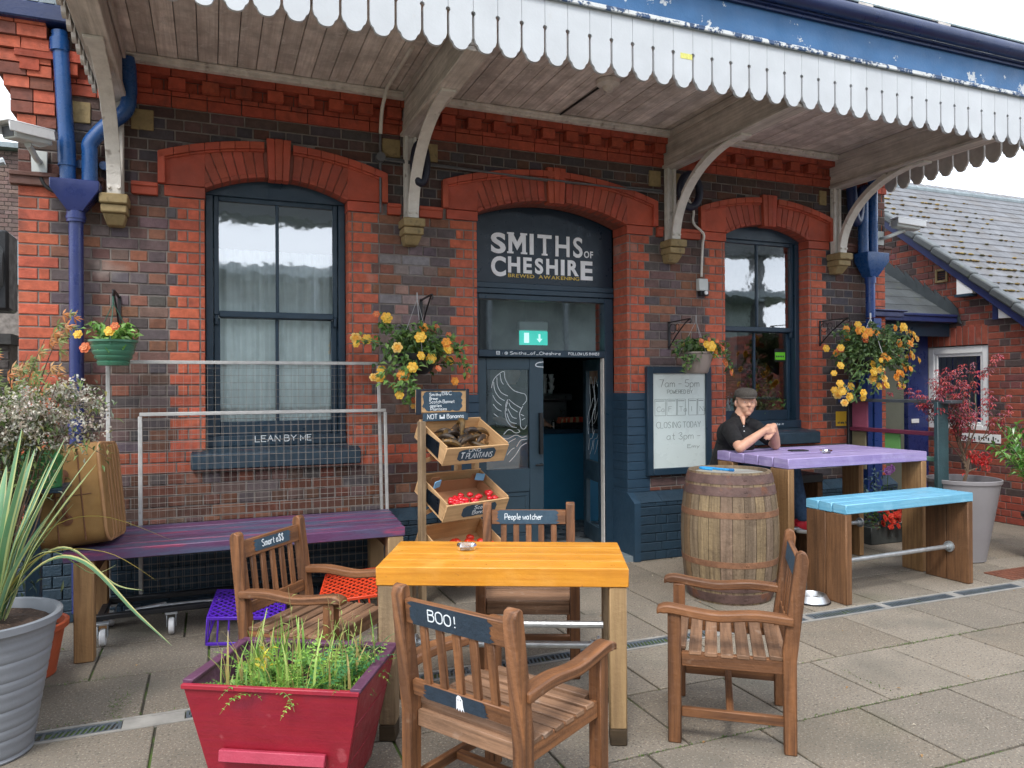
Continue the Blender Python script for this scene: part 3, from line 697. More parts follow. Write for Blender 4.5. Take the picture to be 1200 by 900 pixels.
# plinth: navy painted brick with a splayed top
pl = MB()
def plinth(x0, x1):
    y0 = WY-.12; x = x0
    k = 0
    while k*CH < .49:
        x = x0; st_ = BL if k % 2 else BL/2
        nx = x0+(BL if k % 2 else BL*.75)
        while x < x1-.001:
            e = min(nx, x1)
            if x1-e < .04: e = x1
            one_brick(pl, lambda u, w, v: (u, y0+w, v), x, e, k*CH, min((k+1)*CH, .5), .12, (1, 1, 1), j=.003); x = e; nx = e+st_
        k += 1
    x = x0
    while x < x1-.001:
        e = min(x+.24, x1)
        if x1-e < .06: e = x1
        a_, b_ = x+.0015, e-.0015
        V = [(a_, y0-.004, .502), (b_, y0-.004, .502), (b_, WY+.01, .502), (a_, WY+.01, .502), (a_, WY-.01, .578), (b_, WY-.01, .578), (b_, WY+.01, .578), (a_, WY+.01, .578)]
        pl.raw(V, [(0, 1, 5, 4), (1, 2, 6, 5), (3, 0, 4, 7), (4, 5, 6, 7), (0, 3, 2, 1)]); x = e
    pl.box(x0+.004, x1-.004, y0+.012, WY+.02, 0, .495)
plinth(XL-.02, OPEN[1][0]-.02); plinth(OPEN[1][1]+.035, XR+.02)
B.part(pl, 'plinth', M_NAVYB, smooth=0)
# painted brick door jambs up to chest height
for (xa, xb), (xc, xd) in zip(((OPEN[1][0]-.23, OPEN[1][0]+.006), (OPEN[1][1]-.006, OPEN[1][1]+.225)), ((OPEN[1][0]-.24, OPEN[1][0]+.012), (OPEN[1][1]-.012, OPEN[1][1]+.05))):
    pj = MB(); k = 7
    while k*CH < 1.44:
        one_brick(pj, lambda u, w, v: (u, WY-.008+w, v), xa, xb, k*CH+(.04 if k == 7 else 0), min((k+1)*CH, 1.45), .256, (1, 1, 1), j=.0012); k += 1
    xa, xb = xc, xd
    pj.box(xa, xb, WY-.13, WY+.249, 0, .5); 
    pj.raw([(xa, WY-.13, .5), (xb, WY-.13, .5), (xb, WY+.24, .5), (xa, WY+.24, .5), (xa, WY-.008, .58), (xb, WY-.008, .58), (xb, WY+.24, .58), (xa, WY+.24, .58)], [(0, 1, 5, 4), (1, 2, 6, 5), (3, 0, 4, 7), (4, 5, 6, 7)])
    B.part(pj, 'door_jamb', mat('navy_jamb', (.02, .05, .085), .5, var=.12, nscale=7, bump=.3, bscale=40), smooth=0)

# upper wall above the canopy, corbelled end pier at the left, blue eaves gutter
uw = MB()
brickwall(uw, FW, XL, XL+.7, 3.455+.27, 3.93, (), lambda u, v: jit((.13, .06, .045), .3), quoin=False)
steps = [(3.22, .0), (3.30, .03), (3.38, .03), (3.455, .06), (3.53, .09), (3.61, .10), (3.69, .14), (3.765, .18), (3.84, .20)]
for z, pr in steps:
    for a_, b_ in ((XL-pr*1.1, XL+.11-pr*.5), (XL+.11-pr*.5, XL+.225-pr*.2)):
        uw.box(a_+.003, b_-.003, WY-.012-pr*.55, WY+.3, z+.003, z+.0735, c=jit(REDB if rnd.random() < .8 else (.2, .07, .05), .12), tint=0)
B.part(uw, 'kneeler', M_BRICK, smooth=0)
eg = MB(); eg.box(XL-.5, -.70, WY-.17, WY-.04, 3.86, 3.97); B.part(eg, 'eaves_gutter', M_DKBLUE, bevel=.01)
eg2 = MB()
for i in range(12): eg2.box(XL-.45+i*.09, XL-.39+i*.09, WY-.165, WY-.06, 3.972, 3.985)
eg2.box(XL-.5, -.70, WY-.13, WY+.2, 3.986, 4.03); B.part(eg2, 'eaves_slates', M_LEAD)
# small brass plates (blank pale blocks) beside the beam ends
for xa, xb in ((-.88, -.74), (-.50, -.36), (1.22, 1.36), (1.55, 1.66), (3.60, 3.72), (3.85, 3.93), (5.55, 5.64)):
    pc = MB(); pc.box(xa, xb, WY-.012, WY+.02, 3.28, 3.42, tint=.05); B.part(pc, 'padstone', M_STONE, bevel=.004)

# ------------------------------------------------------------------ windows
M_FROST = mat('net_curtain', (.82, .85, .85), .8, var=.16, nscale=4, bump=.2, bscale=14)
def window(o, apex, curtain):
    x0, x1 = o[0], o[1]; cx_ = (x0+x1)/2; hw = (x1-x0)/2; yf = WY+.12
    rise = apex-(SPR+.075); R_ = (hw*hw+rise*rise)/(2*rise); cz = apex-R_; intr = lambda u: cz+sqrt(max(R_*R_-(u-cx_)**2, 0))
    f = MB(); w = .05
    f.box(x0, x0+w, yf, yf+.12, 1.09, 2.904); f.box(x1-w, x1, yf, yf+.12, 1.09, 2.904)
    n = 16; us = [x0+(x1-x0)*i/n for i in range(n+1)]
    f.prism([(x0, 2.905), (x1, 2.905)]+[(u, intr(u)+.004) for u in reversed(us)], yf-.004, yf+.12)
    fr = B.part(f, 'window', M_NAVY, bevel=.003); fr['label'] = 'arched sash window with navy frame' + (' and pale net curtains' if curtain else ' showing plants inside')
    a, b = x0+w+.004, x1-w-.004
    # outer upper sash, inner lower sash
    s = MB(); zt, zm, zb = 2.922, 2.075, 1.165
    ys = yf+.022
    s.box(a, a+.035, ys, ys+.04, zm-.03, zt); s.box(b-.035, b, ys, ys+.04, zm-.03, zt); s.box(a+.035, b-.035, ys, ys+.04, zt-.05, zt)
    s.box(a+.035, b-.035, ys-.004, ys+.042, zm-.045, zm); s.box(cx_-.012, cx_+.012, ys+.004, ys+.036, zm, zt-.05)
    for xx in (a+.006, b-.029): s.box(xx, xx+.023, ys+.002, ys+.038, zm-.10, zm-.031)      # sash horns
    y2 = ys+.045
    s.box(a, a+.042, y2, y2+.04, zb-.0, zm-.05); s.box(b-.042, b, y2, y2+.04, zb, zm-.05); s.box(a+.042, b-.042, y2, y2+.04, zb, zb+.10)
    s.box(a+.042, b-.042, y2+.001, y2+.04, zm-.05, zm-.012); s.box(cx_-.012, cx_+.012, y2+.004, y2+.036, zb+.10, zm-.05)
    f2 = MB(); B.part(s, 'sash', M_NAVY, fr, bevel=.004)
    for (xa, xb) in ((a+.033, cx_-.011), (cx_+.011, b-.033)):
        g = MB(); g.face([(xa, ys+.02, zm-.01), (xb, ys+.02, zm-.01), (xb, ys+.02, zt-.048), (xa, ys+.02, zt-.048)]); B.part(g, 'pane', M_GLASSUP, fr, smooth=0)
        g = MB(); g.face([(xa+.006, y2+.02, zb+.098), (xb-.0, y2+.02, zb+.098), (xb-.0, y2+.02, zm-.048), (xa+.006, y2+.02, zm-.048)]); B.part(g, 'pane', M_GLASSLOW if curtain else M_GLASS2, fr, smooth=0)
    # bottom board and sill
    f3 = MB(); f3.box(x0, x1, yf-.02, yf+.12, 1.0905, 1.166); B.part(f3, 'sill_board', M_NAVY, fr, bevel=.004)
    sl_ = MB(); sl_.raw([(x0-.10, WY-.075, .945), (x1+.08, WY-.075, .945), (x1+.08, WY+.10, .945), (x0-.10, WY+.10, .945), (x0-.10, WY-.075, 1.055), (x1+.08, WY-.075, 1.055), (x1+.08, WY+.12, 1.092), (x0-.10, WY+.12, 1.092)],
                        [(0, 3, 2, 1), (4, 5, 6, 7), (0, 1, 5, 4), (1, 2, 6, 5), (2, 3, 7, 6), (3, 0, 4, 7)])
    B.part(sl_, 'window_sill', M_SILL, bevel=.008)
    if curtain:
        c = MB(); nn_ = 70; yb = yf+.16; pv = None
        for i in range(nn_+1):
            u = x0+.02+(x1-x0-.04)*i/nn_; yy = yb+.012*sin(i*1.25)+.008*sin(i*.47)
            if pv: c.face([(pv[0], pv[1], 1.1), (u, yy, 1.1), (u, yy, 2.55), (pv[0], pv[1], 2.55)])
            pv = (u, yy)
        B.part(c, 'net_curtain', M_FROST, fr)
        v = MB()                                   # dark sheet added behind the glass, imitating the reflection at its top
        v.box(x0+.03, x1-.03, yb+.06, yb+.07, 2.56, 2.93); B.part(v, 'reflection_sheet', M_FROST2, fr)
    return fr
M_FROST2 = mat('grey_reflection_sheet', (.16, .20, .20), .8, var=.1, nscale=3, bump=.1)
M_SILL = mat('slate_sill_paint', (.022, .045, .068), .5, var=.2, nscale=10, bump=.7, bscale=14)
M_GLASSUP = glassmat('rippled_upper_glass', (.9, .95, .96), .30, .03, .07, 6, .01)
M_GLASSLOW = glassmat('lower_glass', (.9, .96, .95), .20, .03, .05, 5, .01)
win1 = window(OPEN[0], APX[0], True)
win2 = window(OPEN[2], APX[2], False)
# writing on the left window's bottom rail, and a faint line on the right one
t = MB(); write(t, 'LEAN BY ME', (.295, WY+.099, 1.118), (1, 0, 0), (0, 0, 1), (0, -1, 0), .043, .0058, wid=.40, sx=1.1, gap=.3); B.part(t, 'lettering', M_CHALK, win1, smooth=0)
t = MB(); write(t, 'and be it', (5.02, WY+.099, 1.122), (1, 0, 0), (0, 0, 1), (0, -1, 0), .02, .004, wid=.16); B.part(t, 'lettering', M_CHALK, win2, smooth=0)

# ------------------------------------------------------------------ doorway: frame, sign board, fanlight, two leaves
DX0, DX1 = OPEN[1][0]+.0, OPEN[1][1]-.0; DY = WY+.245
rise = APX[1]-(SPR+.075); hw = (DX1-DX0)/2; R_ = (hw*hw+rise*rise)/(2*rise); cz = APX[1]-R_; ccx = (DX0+DX1)/2; intr = lambda u: cz+sqrt(max(R_*R_-(u-ccx)**2, 0))
f = MB()
for xa, xb in ((DX0, DX0+.09), (DX1-.085, DX1)): f.box(xa, xb, DY, DY+.12, 0, 2.30)
f.box(DX0+.09, DX1-.085, DY, DY+.12, 2.255, 2.30); f.box(DX0+.09, DX1-.085, DY-.004, DY+.12, 1.765, 1.825)
f.box(DX0, DX1, DY-.02, DY+.10, 2.3005, 2.345); f.box(DX0, DX1, DY-.012, DY+.10, 2.347, 2.395)
door = B.part(f, 'doorway', M_NAVY, bevel=.004); door['label'] = 'navy double doorway, right leaf open inwards'
f = MB(); n = 24; us = [DX0+(DX1-DX0)*i/n for i in range(n+1)]
f.prism([(DX0, 2.397), (DX1, 2.397)]+[(u, intr(u)+.003) for u in reversed(us)], DY+.012, DY+.06)
sgn = B.part(f, 'sign_board', M_SIGN if 'M_SIGN' in globals() else mat('sign_navy', (.009, .022, .040), .35, var=.05, bump=.03), door)
yS = DY+.011; EX, EZ, NY = (1, 0, 0), (0, 0, 1), (0, -1, 0)
t = MB()
fontword(t, 'S', 2.20, 2.335, 2.645, 2.822, yS, .004, .035); fontword(t, 'MITHS', 2.36, 3.07, 2.652, 2.832, yS, .004, .018, .028)
fontword(t, 'OF', 3.085, 3.175, 2.655, 2.715, yS, .004, .02, .008)
fontword(t, 'C', 2.20, 2.335, 2.45, 2.622, yS, .004, .035); fontword(t, 'HESHIR', 2.355, 3.03, 2.487, 2.625, yS, .004, .035, .022); fontword(t, 'E', 3.05, 3.17, 2.455, 2.625, yS, .004, .035, .026)
B.part(t, 'lettering', M_LETTER, door, smooth=0)
t = MB(); fontword(t, 'BREWED', 2.355, 2.60, 2.448, 2.478, yS, .004, .015); fontword(t, 'AWAKENING', 2.64, 3.035, 2.448, 2.478, yS, .004, .015); B.part(t, 'lettering', M_GOLD, door, smooth=0)
t = MB(); write(t, '# : @ Smiths_of_Cheshire', (2.24, DY-.0045, 1.785), EX, EZ, NY, .026, .0042, wid=.60); write(t, 'FOLLOW US [MAB]', (2.92, DY-.0045, 1.786), EX, EZ, NY, .022, .0042, wid=.30); B.part(t, 'lettering', M_CHALK, door, smooth=0)
g = MB(); g.face([(DX0+.088, DY+.05, 1.823), (DX1-.083, DY+.05, 1.823), (DX1-.083, DY+.05, 2.257), (DX0+.088, DY+.05, 2.257)]); B.part(g, 'fanlight', glassmat('fanlight_glass', (.75, .86, .9), .22, .03, .04, 7, .006), door, smooth=0)
# left leaf (closed): stiles, rails, glass with chalk drawing
LX0, LX1 = DX0+.092, 2.70; LY = DY+.05
f = MB(); f.box(LX0, LX0+.085, LY, LY+.045, .05, 1.76); f.box(LX1-.135, LX1, LY, LY+.045, .05, 1.76); f.box(LX0+.085, LX1-.135, LY, LY+.045, 1.655, 1.76)
f.box(LX0+.085, LX1-.135, LY, LY+.045, .60, .80); f.box(LX0+.085, LX1-.135, LY, LY+.045, .05, .22)
f.box(LX0+.085, LX1-.135, LY+.012, LY+.03, .22, .60)
for xa, xb, z0, z1 in ((LX0+.11, LX1-.16, .56, .575), (LX0+.11, LX1-.16, .245, .26), (LX0+.11, LX0+.125, .26, .56), (LX1-.175, LX1-.16, .26, .56)): f.box(xa, xb, LY+.004, LY+.013, z0, z1)
leafL = B.part(f, 'door_leaf', M_DOORL if 'M_DOORL' in globals() else mat('slate_door_paint', (.035, .066, .092), .45, var=.1, nscale=4, bump=.12), door, bevel=.004)
g = MB(); g.face([(LX0+.084, LY+.02, .799), (LX1-.134, LY+.02, .799), (LX1-.134, LY+.02, 1.656), (LX0+.084, LY+.02, 1.656)]); B.part(g, 'door_glass', M_GLASS2, door, smooth=0)
f = MB(); f.box(LX1-.05, LX1-.02, LY-.035, LY-.001, .92, 1.28); f.tube([(LX1-.03, LY-.004, .83), (LX1-.03, LY-.05, .83), (LX1-.10, LY-.05, .828)], .009); B.part(f, 'door_handle', M_BLACK, door, bevel=.004)
# angel-wing line drawing on the glass, and the halo above
t = MB(); ys_ = LY+.018
def chalkline(pts, w=.0048, y=ys_): ribbon(t, crom(pts, 6), w, Vector((0, y, 0)), Vector(EX), Vector(EZ), Vector(NY), 0, .0012+rnd.random()*.0004)
for q in ([(2.22, 1.50), (2.24, 1.57), (2.29, 1.62), (2.335, 1.64), (2.345, 1.58), (2.38, 1.52), (2.43, 1.475), (2.49, 1.455), (2.535, 1.44), (2.545, 1.39), (2.51, 1.35)],
          [(2.24, 1.55), (2.25, 1.48), (2.29, 1.42), (2.34, 1.39)], [(2.27, 1.59), (2.275, 1.52), (2.31, 1.46), (2.37, 1.43)], [(2.30, 1.62), (2.31, 1.56), (2.33, 1.53)], [(2.23, 1.44), (2.26, 1.39), (2.31, 1.35)],
          [(2.235, 1.36), (2.27, 1.32), (2.31, 1.30)], [(2.24, 1.28), (2.28, 1.25)], [(2.38, 1.40), (2.43, 1.36), (2.50, 1.32)], [(2.38, 1.37), (2.40, 1.33), (2.46, 1.29)], [(2.37, 1.38), (2.345, 1.30), (2.36, 1.22), (2.40, 1.17), (2.45, 1.155)],
          [(2.36, 1.28), (2.39, 1.21), (2.45, 1.19)], [(2.37, 1.32), (2.41, 1.25), (2.45, 1.235)], [(2.33, 1.10), (2.38, 1.14), (2.44, 1.11), (2.48, 1.12), (2.46, 1.14)], [(2.30, 1.08), (2.36, 1.06), (2.44, 1.09), (2.50, 1.07), (2.545, 1.08)],
          [(2.34, .98), (2.38, 1.03), (2.44, 1.06)], [(2.36, .92), (2.40, .965), (2.43, .98)], [(2.38, .86), (2.44, .92), (2.49, .99), (2.545, 1.02)], [(2.45, .99), (2.49, 1.045), (2.545, 1.05)],
          [(2.51, 1.34), (2.48, 1.28), (2.485, 1.22), (2.49, 1.16), (2.52, 1.14), (2.545, 1.17)], [(2.49, 1.27), (2.52, 1.255)], [(2.50, 1.22), (2.53, 1.235)], [(2.37, 1.40), (2.35, 1.35), (2.36, 1.30)]):
    chalkline(q)
B.part(t, 'chalk_drawing', M_CHALK, door, smooth=0)
t = MB(); chalkline([(2.70, 1.725), (2.65, 1.718), (2.625, 1.70), (2.64, 1.685), (2.70, 1.68)], .008, LY-.001); B.part(t, 'chalk_drawing', M_CHALK, door, smooth=0)
# right leaf, swung inwards about its hinge at the right
ang = radians(101); hx, hy = DX1-.09, DY+.06
def RF(u, w, v): return (hx-u*cos(ang)+w*sin(ang), hy+u*sin(ang)+w*cos(ang), v)
f = MB()
def rbox(u0, u1, z0, z1, w0=0, w1=.045):
    V = [RF(u, w, z) for z in (z0, z1) for w in (w0, w1) for u in (u0, u1)]
    f.raw(V, [(0, 2, 3, 1), (4, 5, 7, 6), (0, 1, 5, 4), (2, 6, 7, 3), (0, 4, 6, 2), (1, 3, 7, 5)])
for u0, u1, z0, z1 in ((0, .11, .05, 1.76), (.49, .59, .05, 1.76), (.11, .49, 1.655, 1.76), (.11, .49, .62, .80), (.11, .49, .05, .20)): rbox(u0, u1, z0, z1)
B.part(f, 'door_leaf', MATS['slate_door_paint'], door, bevel=.003)
g = MB(); g.face([RF(.11, .02, .80), RF(.49, .02, .80), RF(.49, .02, 1.655), RF(.11, .02, 1.655)]); g.face([RF(.11, .02, .2), RF(.49, .02, .2), RF(.49, .02, .62), RF(.11, .02, .62)]); B.part(g, 'door_glass', M_GLASS2, door, smooth=0)
t = MB(); o_ = Vector(RF(0, -.002, 0)); ex_ = (Vector(RF(1, 0, 0))-Vector(RF(0, 0, 0))); nn__ = (Vector(RF(0, 0, 0))-Vector(RF(0, 1, 0)))
for q in ([(.2, 1.2), (.18, 1.35), (.24, 1.5), (.32, 1.6), (.35, 1.5), (.33, 1.35), (.42, 1.2), (.4, 1.05)], [(.22, 1.3), (.3, 1.2), (.38, 1.15)], [(.24, 1.4), (.31, 1.32), (.36, 1.28)], [(.2, 1.1), (.28, 1.02), (.36, 1.0), (.4, .9)], [(.25, 1.0), (.3, .92), (.36, .86)]):
    ribbon(t, crom(q, 5), .0035, o_, ex_, Vector(EZ), nn__, 0, .002)
B.part(t, 'chalk_drawing', M_CHALK, door, smooth=0)
f = MB(); f.box(DX1-.105, DX1-.094, DY-.001, DY+.05, .05, 1.76); B.part(f, 'door_edge_strip', M_OFFWHITE, door)
f = MB(); f.box(DX0, DX1, WY-.1, DY+.5, -.01, .045); B.part(f, 'threshold', M_LEAD, door, bevel=.006)

# ------------------------------------------------------------------ canopy
CY = 4.00; SOF = 3.745; CX0, CX1 = -.70, 6.28
beams = [-.59, 1.43, 3.80, 5.73]
s = MB(); x = CX0
while x < CX1-.01:
    e = min(x+.125, CX1); dz = rnd.uniform(0, .004)
    s.obox(((x+e)/2, (CY+.03+WY+.02)/2, SOF+.012+dz), (e-x-.005, WY-CY-.01, .024), c=(1, 1, 1), tint=.22); x = e
cano = B.part(s, 'canopy', M_SOFFIT, smooth=0, bevel=.002); cano['label'] = 'projecting timber canopy with scalloped white valance and weathered boarded soffit'
r_ = MB(); r_.raw([(CX0, CY-.02, 3.80), (CX1, CY-.02, 3.80), (CX1, WY+.3, 3.80), (CX0, WY+.3, 3.80), (CX0, CY-.02, 4.20), (CX1, CY-.02, 4.20), (CX1, WY+.3, 4.50), (CX0, WY+.3, 4.50)], [(4, 5, 6, 7), (2, 3, 7, 6), (0, 3, 2, 1)])
B.part(r_, 'canopy_roof', M_LEAD, cano, smooth=0)
# dirty white trim along the wall
t = MB()
for a_, b_ in zip([CX0]+beams, beams+[CX1]):
    if b_-a_ > .3:
        t.box(a_+.06, b_-.06, WY-.14, WY-.085, 3.695, 3.743, tint=0); t.box(a_+.06, b_-.06, WY-.155, WY-.10, 3.721, 3.7442, tint=0)
B.part(t, 'wall_trim', M_TRIM, cano, bevel=.006)
# beams with curved iron brackets
for bx in beams:
    t = MB(); t.box(bx-.055, bx+.055, CY+.035, WY-.01, 3.47, SOF-.002)
    t.box(bx-.075, bx+.075, CY+.035, WY-.02, 3.44, 3.468)
    t.box(bx-.078, bx-.058, CY+.035, WY-.15, 3.68, SOF-.003); t.box(bx+.058, bx+.078, CY+.035, WY-.15, 3.68, SOF-.003)
    B.part(t, 'beam', M_BEAM if 'M_BEAM' in globals() else mat('weathered_beam', (.58, .53, .49), .85, var=.2, nscale=6, bump=.5, bscale=40, wood=((.2, .18, .165), .5)), cano, bevel=.004)
    q = MB()
    # curved T-section strut: quarter ellipse from the corbel up to the beam
    prof = []
    y0_, z0_ = WY-.13, 2.80; y1_, z1_ = WY-.98, 3.43
    for i in range(17):
        a = pi/2*i/16; prof.append((y0_-(y0_-y1_)*(1-cos(a)), z0_+(z1_-z0_)*sin(a)))
    for wdt, off0, off1 in ((.085, 0, .014), (.024, .0135, .07)):
        for i in range(16):
            (ya, za), (yb, zb) = prof[i], prof[i+1]
            def nr(j):
                p = prof[max(j-1, 0)]; n_ = prof[min(j+1, 16)]; d = Vector((n_[0]-p[0], n_[1]-p[1])).normalized(); return Vector((d.y, -d.x))
            na, nb = nr(i), nr(i+1)
            # outward (camera side, lower) normal is -na for the flange
            pa0 = (ya+na.x*off0, za+na.y*off0); pa1 = (ya+na.x*off1, za+na.y*off1); pb0 = (yb+nb.x*off0, zb+nb.y*off0); pb1 = (yb+nb.x*off1, zb+nb.y*off1)
            V = [(bx-wdt/2, *pa0), (bx+wdt/2, *pa0), (bx+wdt/2, *pa1), (bx-wdt/2, *pa1), (bx-wdt/2, *pb0), (bx+wdt/2, *pb0), (bx+wdt/2, *pb1), (bx-wdt/2, *pb1)]
            fs = [(0, 1, 5, 4), (1, 2, 6, 5), (2, 3, 7, 6), (3, 0, 4, 7)]
            if i == 0: fs.append((0, 3, 2, 1))
            if i == 15: fs.append((4, 5, 6, 7))
            q.raw(V, fs)
    for sx_ in (-1, 1):                                     # flat upright against the wall, and foot bolts
        q.box(bx+sx_*.034-.012, bx+sx_*.034+.012, WY-.062, WY-.040, 2.80, 3.44)
        q.tube([(bx+sx_*.028, WY-.147, 2.84), (bx+sx_*.028, WY-.125, 2.84)], .011, 8)
    q.box(bx-.05, bx+.05, WY-.039, WY-.012, 2.80, 3.44)
    q.box(bx-.05, bx+.05, WY-1.06, WY-.94, 3.42, 3.439)
    B.part(q, 'bracket', M_OFFWHITE, cano, bevel=.002)
# corbels
for bx in beams:
    t = MB(); t.box(bx-.085, bx+.085, WY-.17, WY+.02, 2.73, 2.795, tint=0); t.box(bx-.078, bx+.078, WY-.15, WY+.02, 2.672, 2.728, tint=0)
    t.raw([(bx-.05, WY-.07, 2.60), (bx+.05, WY-.07, 2.60), (bx+.05, WY+.02, 2.60), (bx-.05, WY+.02, 2.60), (bx-.07, WY-.13, 2.67), (bx+.07, WY-.13, 2.67), (bx+.07, WY+.02, 2.67), (bx-.07, WY+.02, 2.67)], [(0, 3, 2, 1), (0, 1, 5, 4), (1, 2, 6, 5), (3, 0, 4, 7), (4, 5, 6, 7)])
    B.part(t, 'corbel', M_STONE, bevel=.008)
# valance boards with round-ended tips and drilled slots
def valance_board(mb, u, F, w=.1495, zt=3.80, zb=3.42, g=.0016, th=.022):
    hw_ = w/2-g; sl = .011; zs = zb+.075; zk = zb+.215
    # half outline on the right: from the bottom tip up the shoulder, slot half, bulb, then straight
    pts = [(0, zb)]
    for a in (20, 40, 60, 80): pts.append((.042*sin(radians(a)), zb+.03*(1-cos(radians(a)))))
    pts += [(.046, zb+.036), (.054, zb+.043), (.060, zb+.050), (.0635, zb+.062), (hw_-sl*.55, zs), (hw_-sl*.55, zk-.012), (hw_-sl*1.05, zk-.006), (hw_-sl*1.15, zk), (hw_-sl*.9, zk+.009), (hw_, zk+.014), (hw_, zt)]
    right = pts; left = [(-a, b) for a, b in reversed(pts[1:])]
    full = right+left
    n = len(full); ctr = full
    i = len(mb.v); A = [F(u+a, 0, b) for a, b in full]; Bk = [F(u+a, th, b) for a, b in full]; mb.v += A+Bk
    # strips between mirrored points (convex pieces)
    m = len(pts)
    for k in range(m-1):
        a, b = k, k+1; c, d = (n-k) % n, (n-k-1) % n
        if k == 0: mb.f.append((i+a, i+b, i+d)); mb.uv.append([(0, 0)]*3); mb.c.append((1, 1, 1)); mb.f.append((i+n+b, i+n+a, i+n+d)); mb.uv.append([(0, 0)]*3); mb.c.append((1, 1, 1))
        else:
            mb.f.append((i+a, i+b, i+d, i+c)); mb.f.append((i+n+b, i+n+a, i+n+c, i+n+d)); mb.uv += [[(0, 0)]*4]*2; mb.c += [(1, 1, 1)]*2
        for p, q in ((a, b), (d, c)): mb.f.append((i+q, i+p, i+n+p, i+n+q)); mb.uv.append([(0, 0)]*4); mb.c.append((1, 1, 1))
v = MB(); nb = 47
for k in range(nb): valance_board(v, CX0+.075+k*.1492, lambda a, w, z: (a, CY+w, z))
B.part(v, 'valance', M_WHITE, cano, smooth=0)
for X_ in (CX1, CX0+.02):
    v = MB()
    for k in range(10): valance_board(v, CY+.10+k*.1495, lambda a, w, z: (X_-w, a, z))
    B.part(v, 'side_valance', mat('grey_side_valance', (.50, .47, .44), .7, var=.15, nscale=10, bump=.2), cano, smooth=0)
t = MB(); t.box(CX0+.021, CX0+.05, CY+.03, WY-.1, 3.5, SOF-.002)
t.box(CX0-.004, CX1+.05, CY-.022, CY+.03, 3.802, 3.835, tint=0); B.part(t, 'fascia_bead', mat('peeled_bead', (.03, .07, .16), .5, var=.2, wear=((.6, .62, .62), 16, .48, .52), bump=.3), cano, bevel=.006)
t = MB(); t.box(CX0-.004, CX1+.05, CY-.006, CY+.06, 3.836, 4.03, tint=0); B.part(t, 'fascia', M_BLUE2, cano)
t = MB(); t.box(CX0-.004, CX1+.07, CY-.03, CY+.06, 4.031, 4.05, tint=0); t.box(CX0-.004, CX1+.07, CY-.05, CY+.06, 4.051, 4.062, tint=0)
t.tube([(CX0-.01, CY-.065, 4.122), (CX1+.09, CY-.065, 4.122)], .058, 20); B.part(t, 'gutter', M_DKBLUE, cano)
t = MB(); t.box(CX0-.01, CX1+.10, CY-.09, CY+.3, 4.186, 4.202, tint=0); B.part(t, 'lead_flashing', mat('flashing', (.22, .28, .29), .7, var=.3, nscale=14, bump=.5, speck=[((.5, .45, .42), 8, .6, .7, .7)]), cano, bevel=.003)
# bits of peeling board hanging under the lead, and the yellow mark on the valance
t = MB(); t.box(4.2, 4.33, CY-.10, CY-.092, 4.13, 4.185); t.box(4.98, 5.10, CY-.10, CY-.092, 4.14, 4.185); t.box(4.975, 4.995, CY-.10, CY-.092, 4.10, 4.14); B.part(t, 'peeled_board', M_TRIM, cano)
t = MB(); t.box(2.785, 2.875, CY-.0015, CY, 3.605, 3.64, tint=0); B.part(t, 'yellow_mark', mat('faded_yellow', (.62, .60, .16), .6, var=.2, nscale=40), cano)
# ------------------------------------------------------------------ rooms behind the glass
r = MB()
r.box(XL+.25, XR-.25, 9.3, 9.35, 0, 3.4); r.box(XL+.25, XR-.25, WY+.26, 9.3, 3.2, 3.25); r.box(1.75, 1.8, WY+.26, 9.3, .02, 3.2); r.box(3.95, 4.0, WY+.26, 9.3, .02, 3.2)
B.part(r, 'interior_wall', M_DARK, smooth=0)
r = MB(); k = 0
for i in range(14):
    for j in range(16):
        t = .5 if (i+j) % 2 else .16
        for a in range(2):
            for b in range(2):
                tt = t if (a+b) % 2 else .75-t; x = 1.82+i*.15+a*.075; y = WY+.5+j*.2+b*.1
                r.face([(x, y, .012), (x+.073, y, .012), (x+.073, y+.098, .012), (x, y+.098, .012)], c=(tt*.55, tt*.58, tt*.6))
B.part(r, 'interior_floor', mat('tile_floor', None, .35, attr=True, var=.1), smooth=0)
K = Kit('shop_counter', 'navy blue counter just inside the open doorway', 'counter', (3.6, 7.5, 0))
t = MB(); t.box(1.9, 3.94, 7.45, 8.1, 0, .99); K.part(t, 'front_panel', mat('counter_blue', (.03, .20, .36), .5, var=.1, nscale=3), bevel=.004)
t = MB(); t.box(1.88, 3.94, 7.41, 8.12, .991, 1.04); K.part(t, 'counter_top', M_NAVY, bevel=.005)
K = Kit('coffee_machine', 'silver coffee machine with cups stacked on it, behind the counter', 'coffee machine', (3.62, 7.95, 1.04))
t = MB(); t.box(3.45, 3.9, 7.8, 8.05, 1.05, 1.10); t.box(3.46, 3.89, 7.9, 8.05, 1.10, 1.34); t.box(3.44, 3.91, 7.8, 8.06, 1.34, 1.42); K.part(t, 'body', M_STEELB, bevel=.02, bseg=3)
t = MB()
for i in range(3):
    for j in range(5): t.lathe([(.001, 0), (.024, 0), (.033, .05), (.030, .05)], (3.5+i*.09+rnd.uniform(-.01, .01), 7.9, 1.422+j*.045), 12)
K.part(t, 'cup_stack', M_WHITEPL)
K = Kit('snack_box', 'display box of red snack packets on the counter', 'snack box', (3.75, 7.6, 1.04))
t = MB(); t.box(3.62, 3.93, 7.5, 7.68, 1.041, 1.10); K.part(t, 'box', M_BLACKPL, bevel=.004)
t = MB()
for i in range(16):
    x = 3.63+i*.018; t.obox((x, 7.58, 1.125), (.012, .09, .07), roty(rnd.uniform(-.5, .5)), c=rnd.choice([(.7, .03, .02), (.75, .12, .05), (.7, .5, .3)]))
K.part(t, 'packet', mat('packet_foil', None, .4, attr=True), bevel=.002)
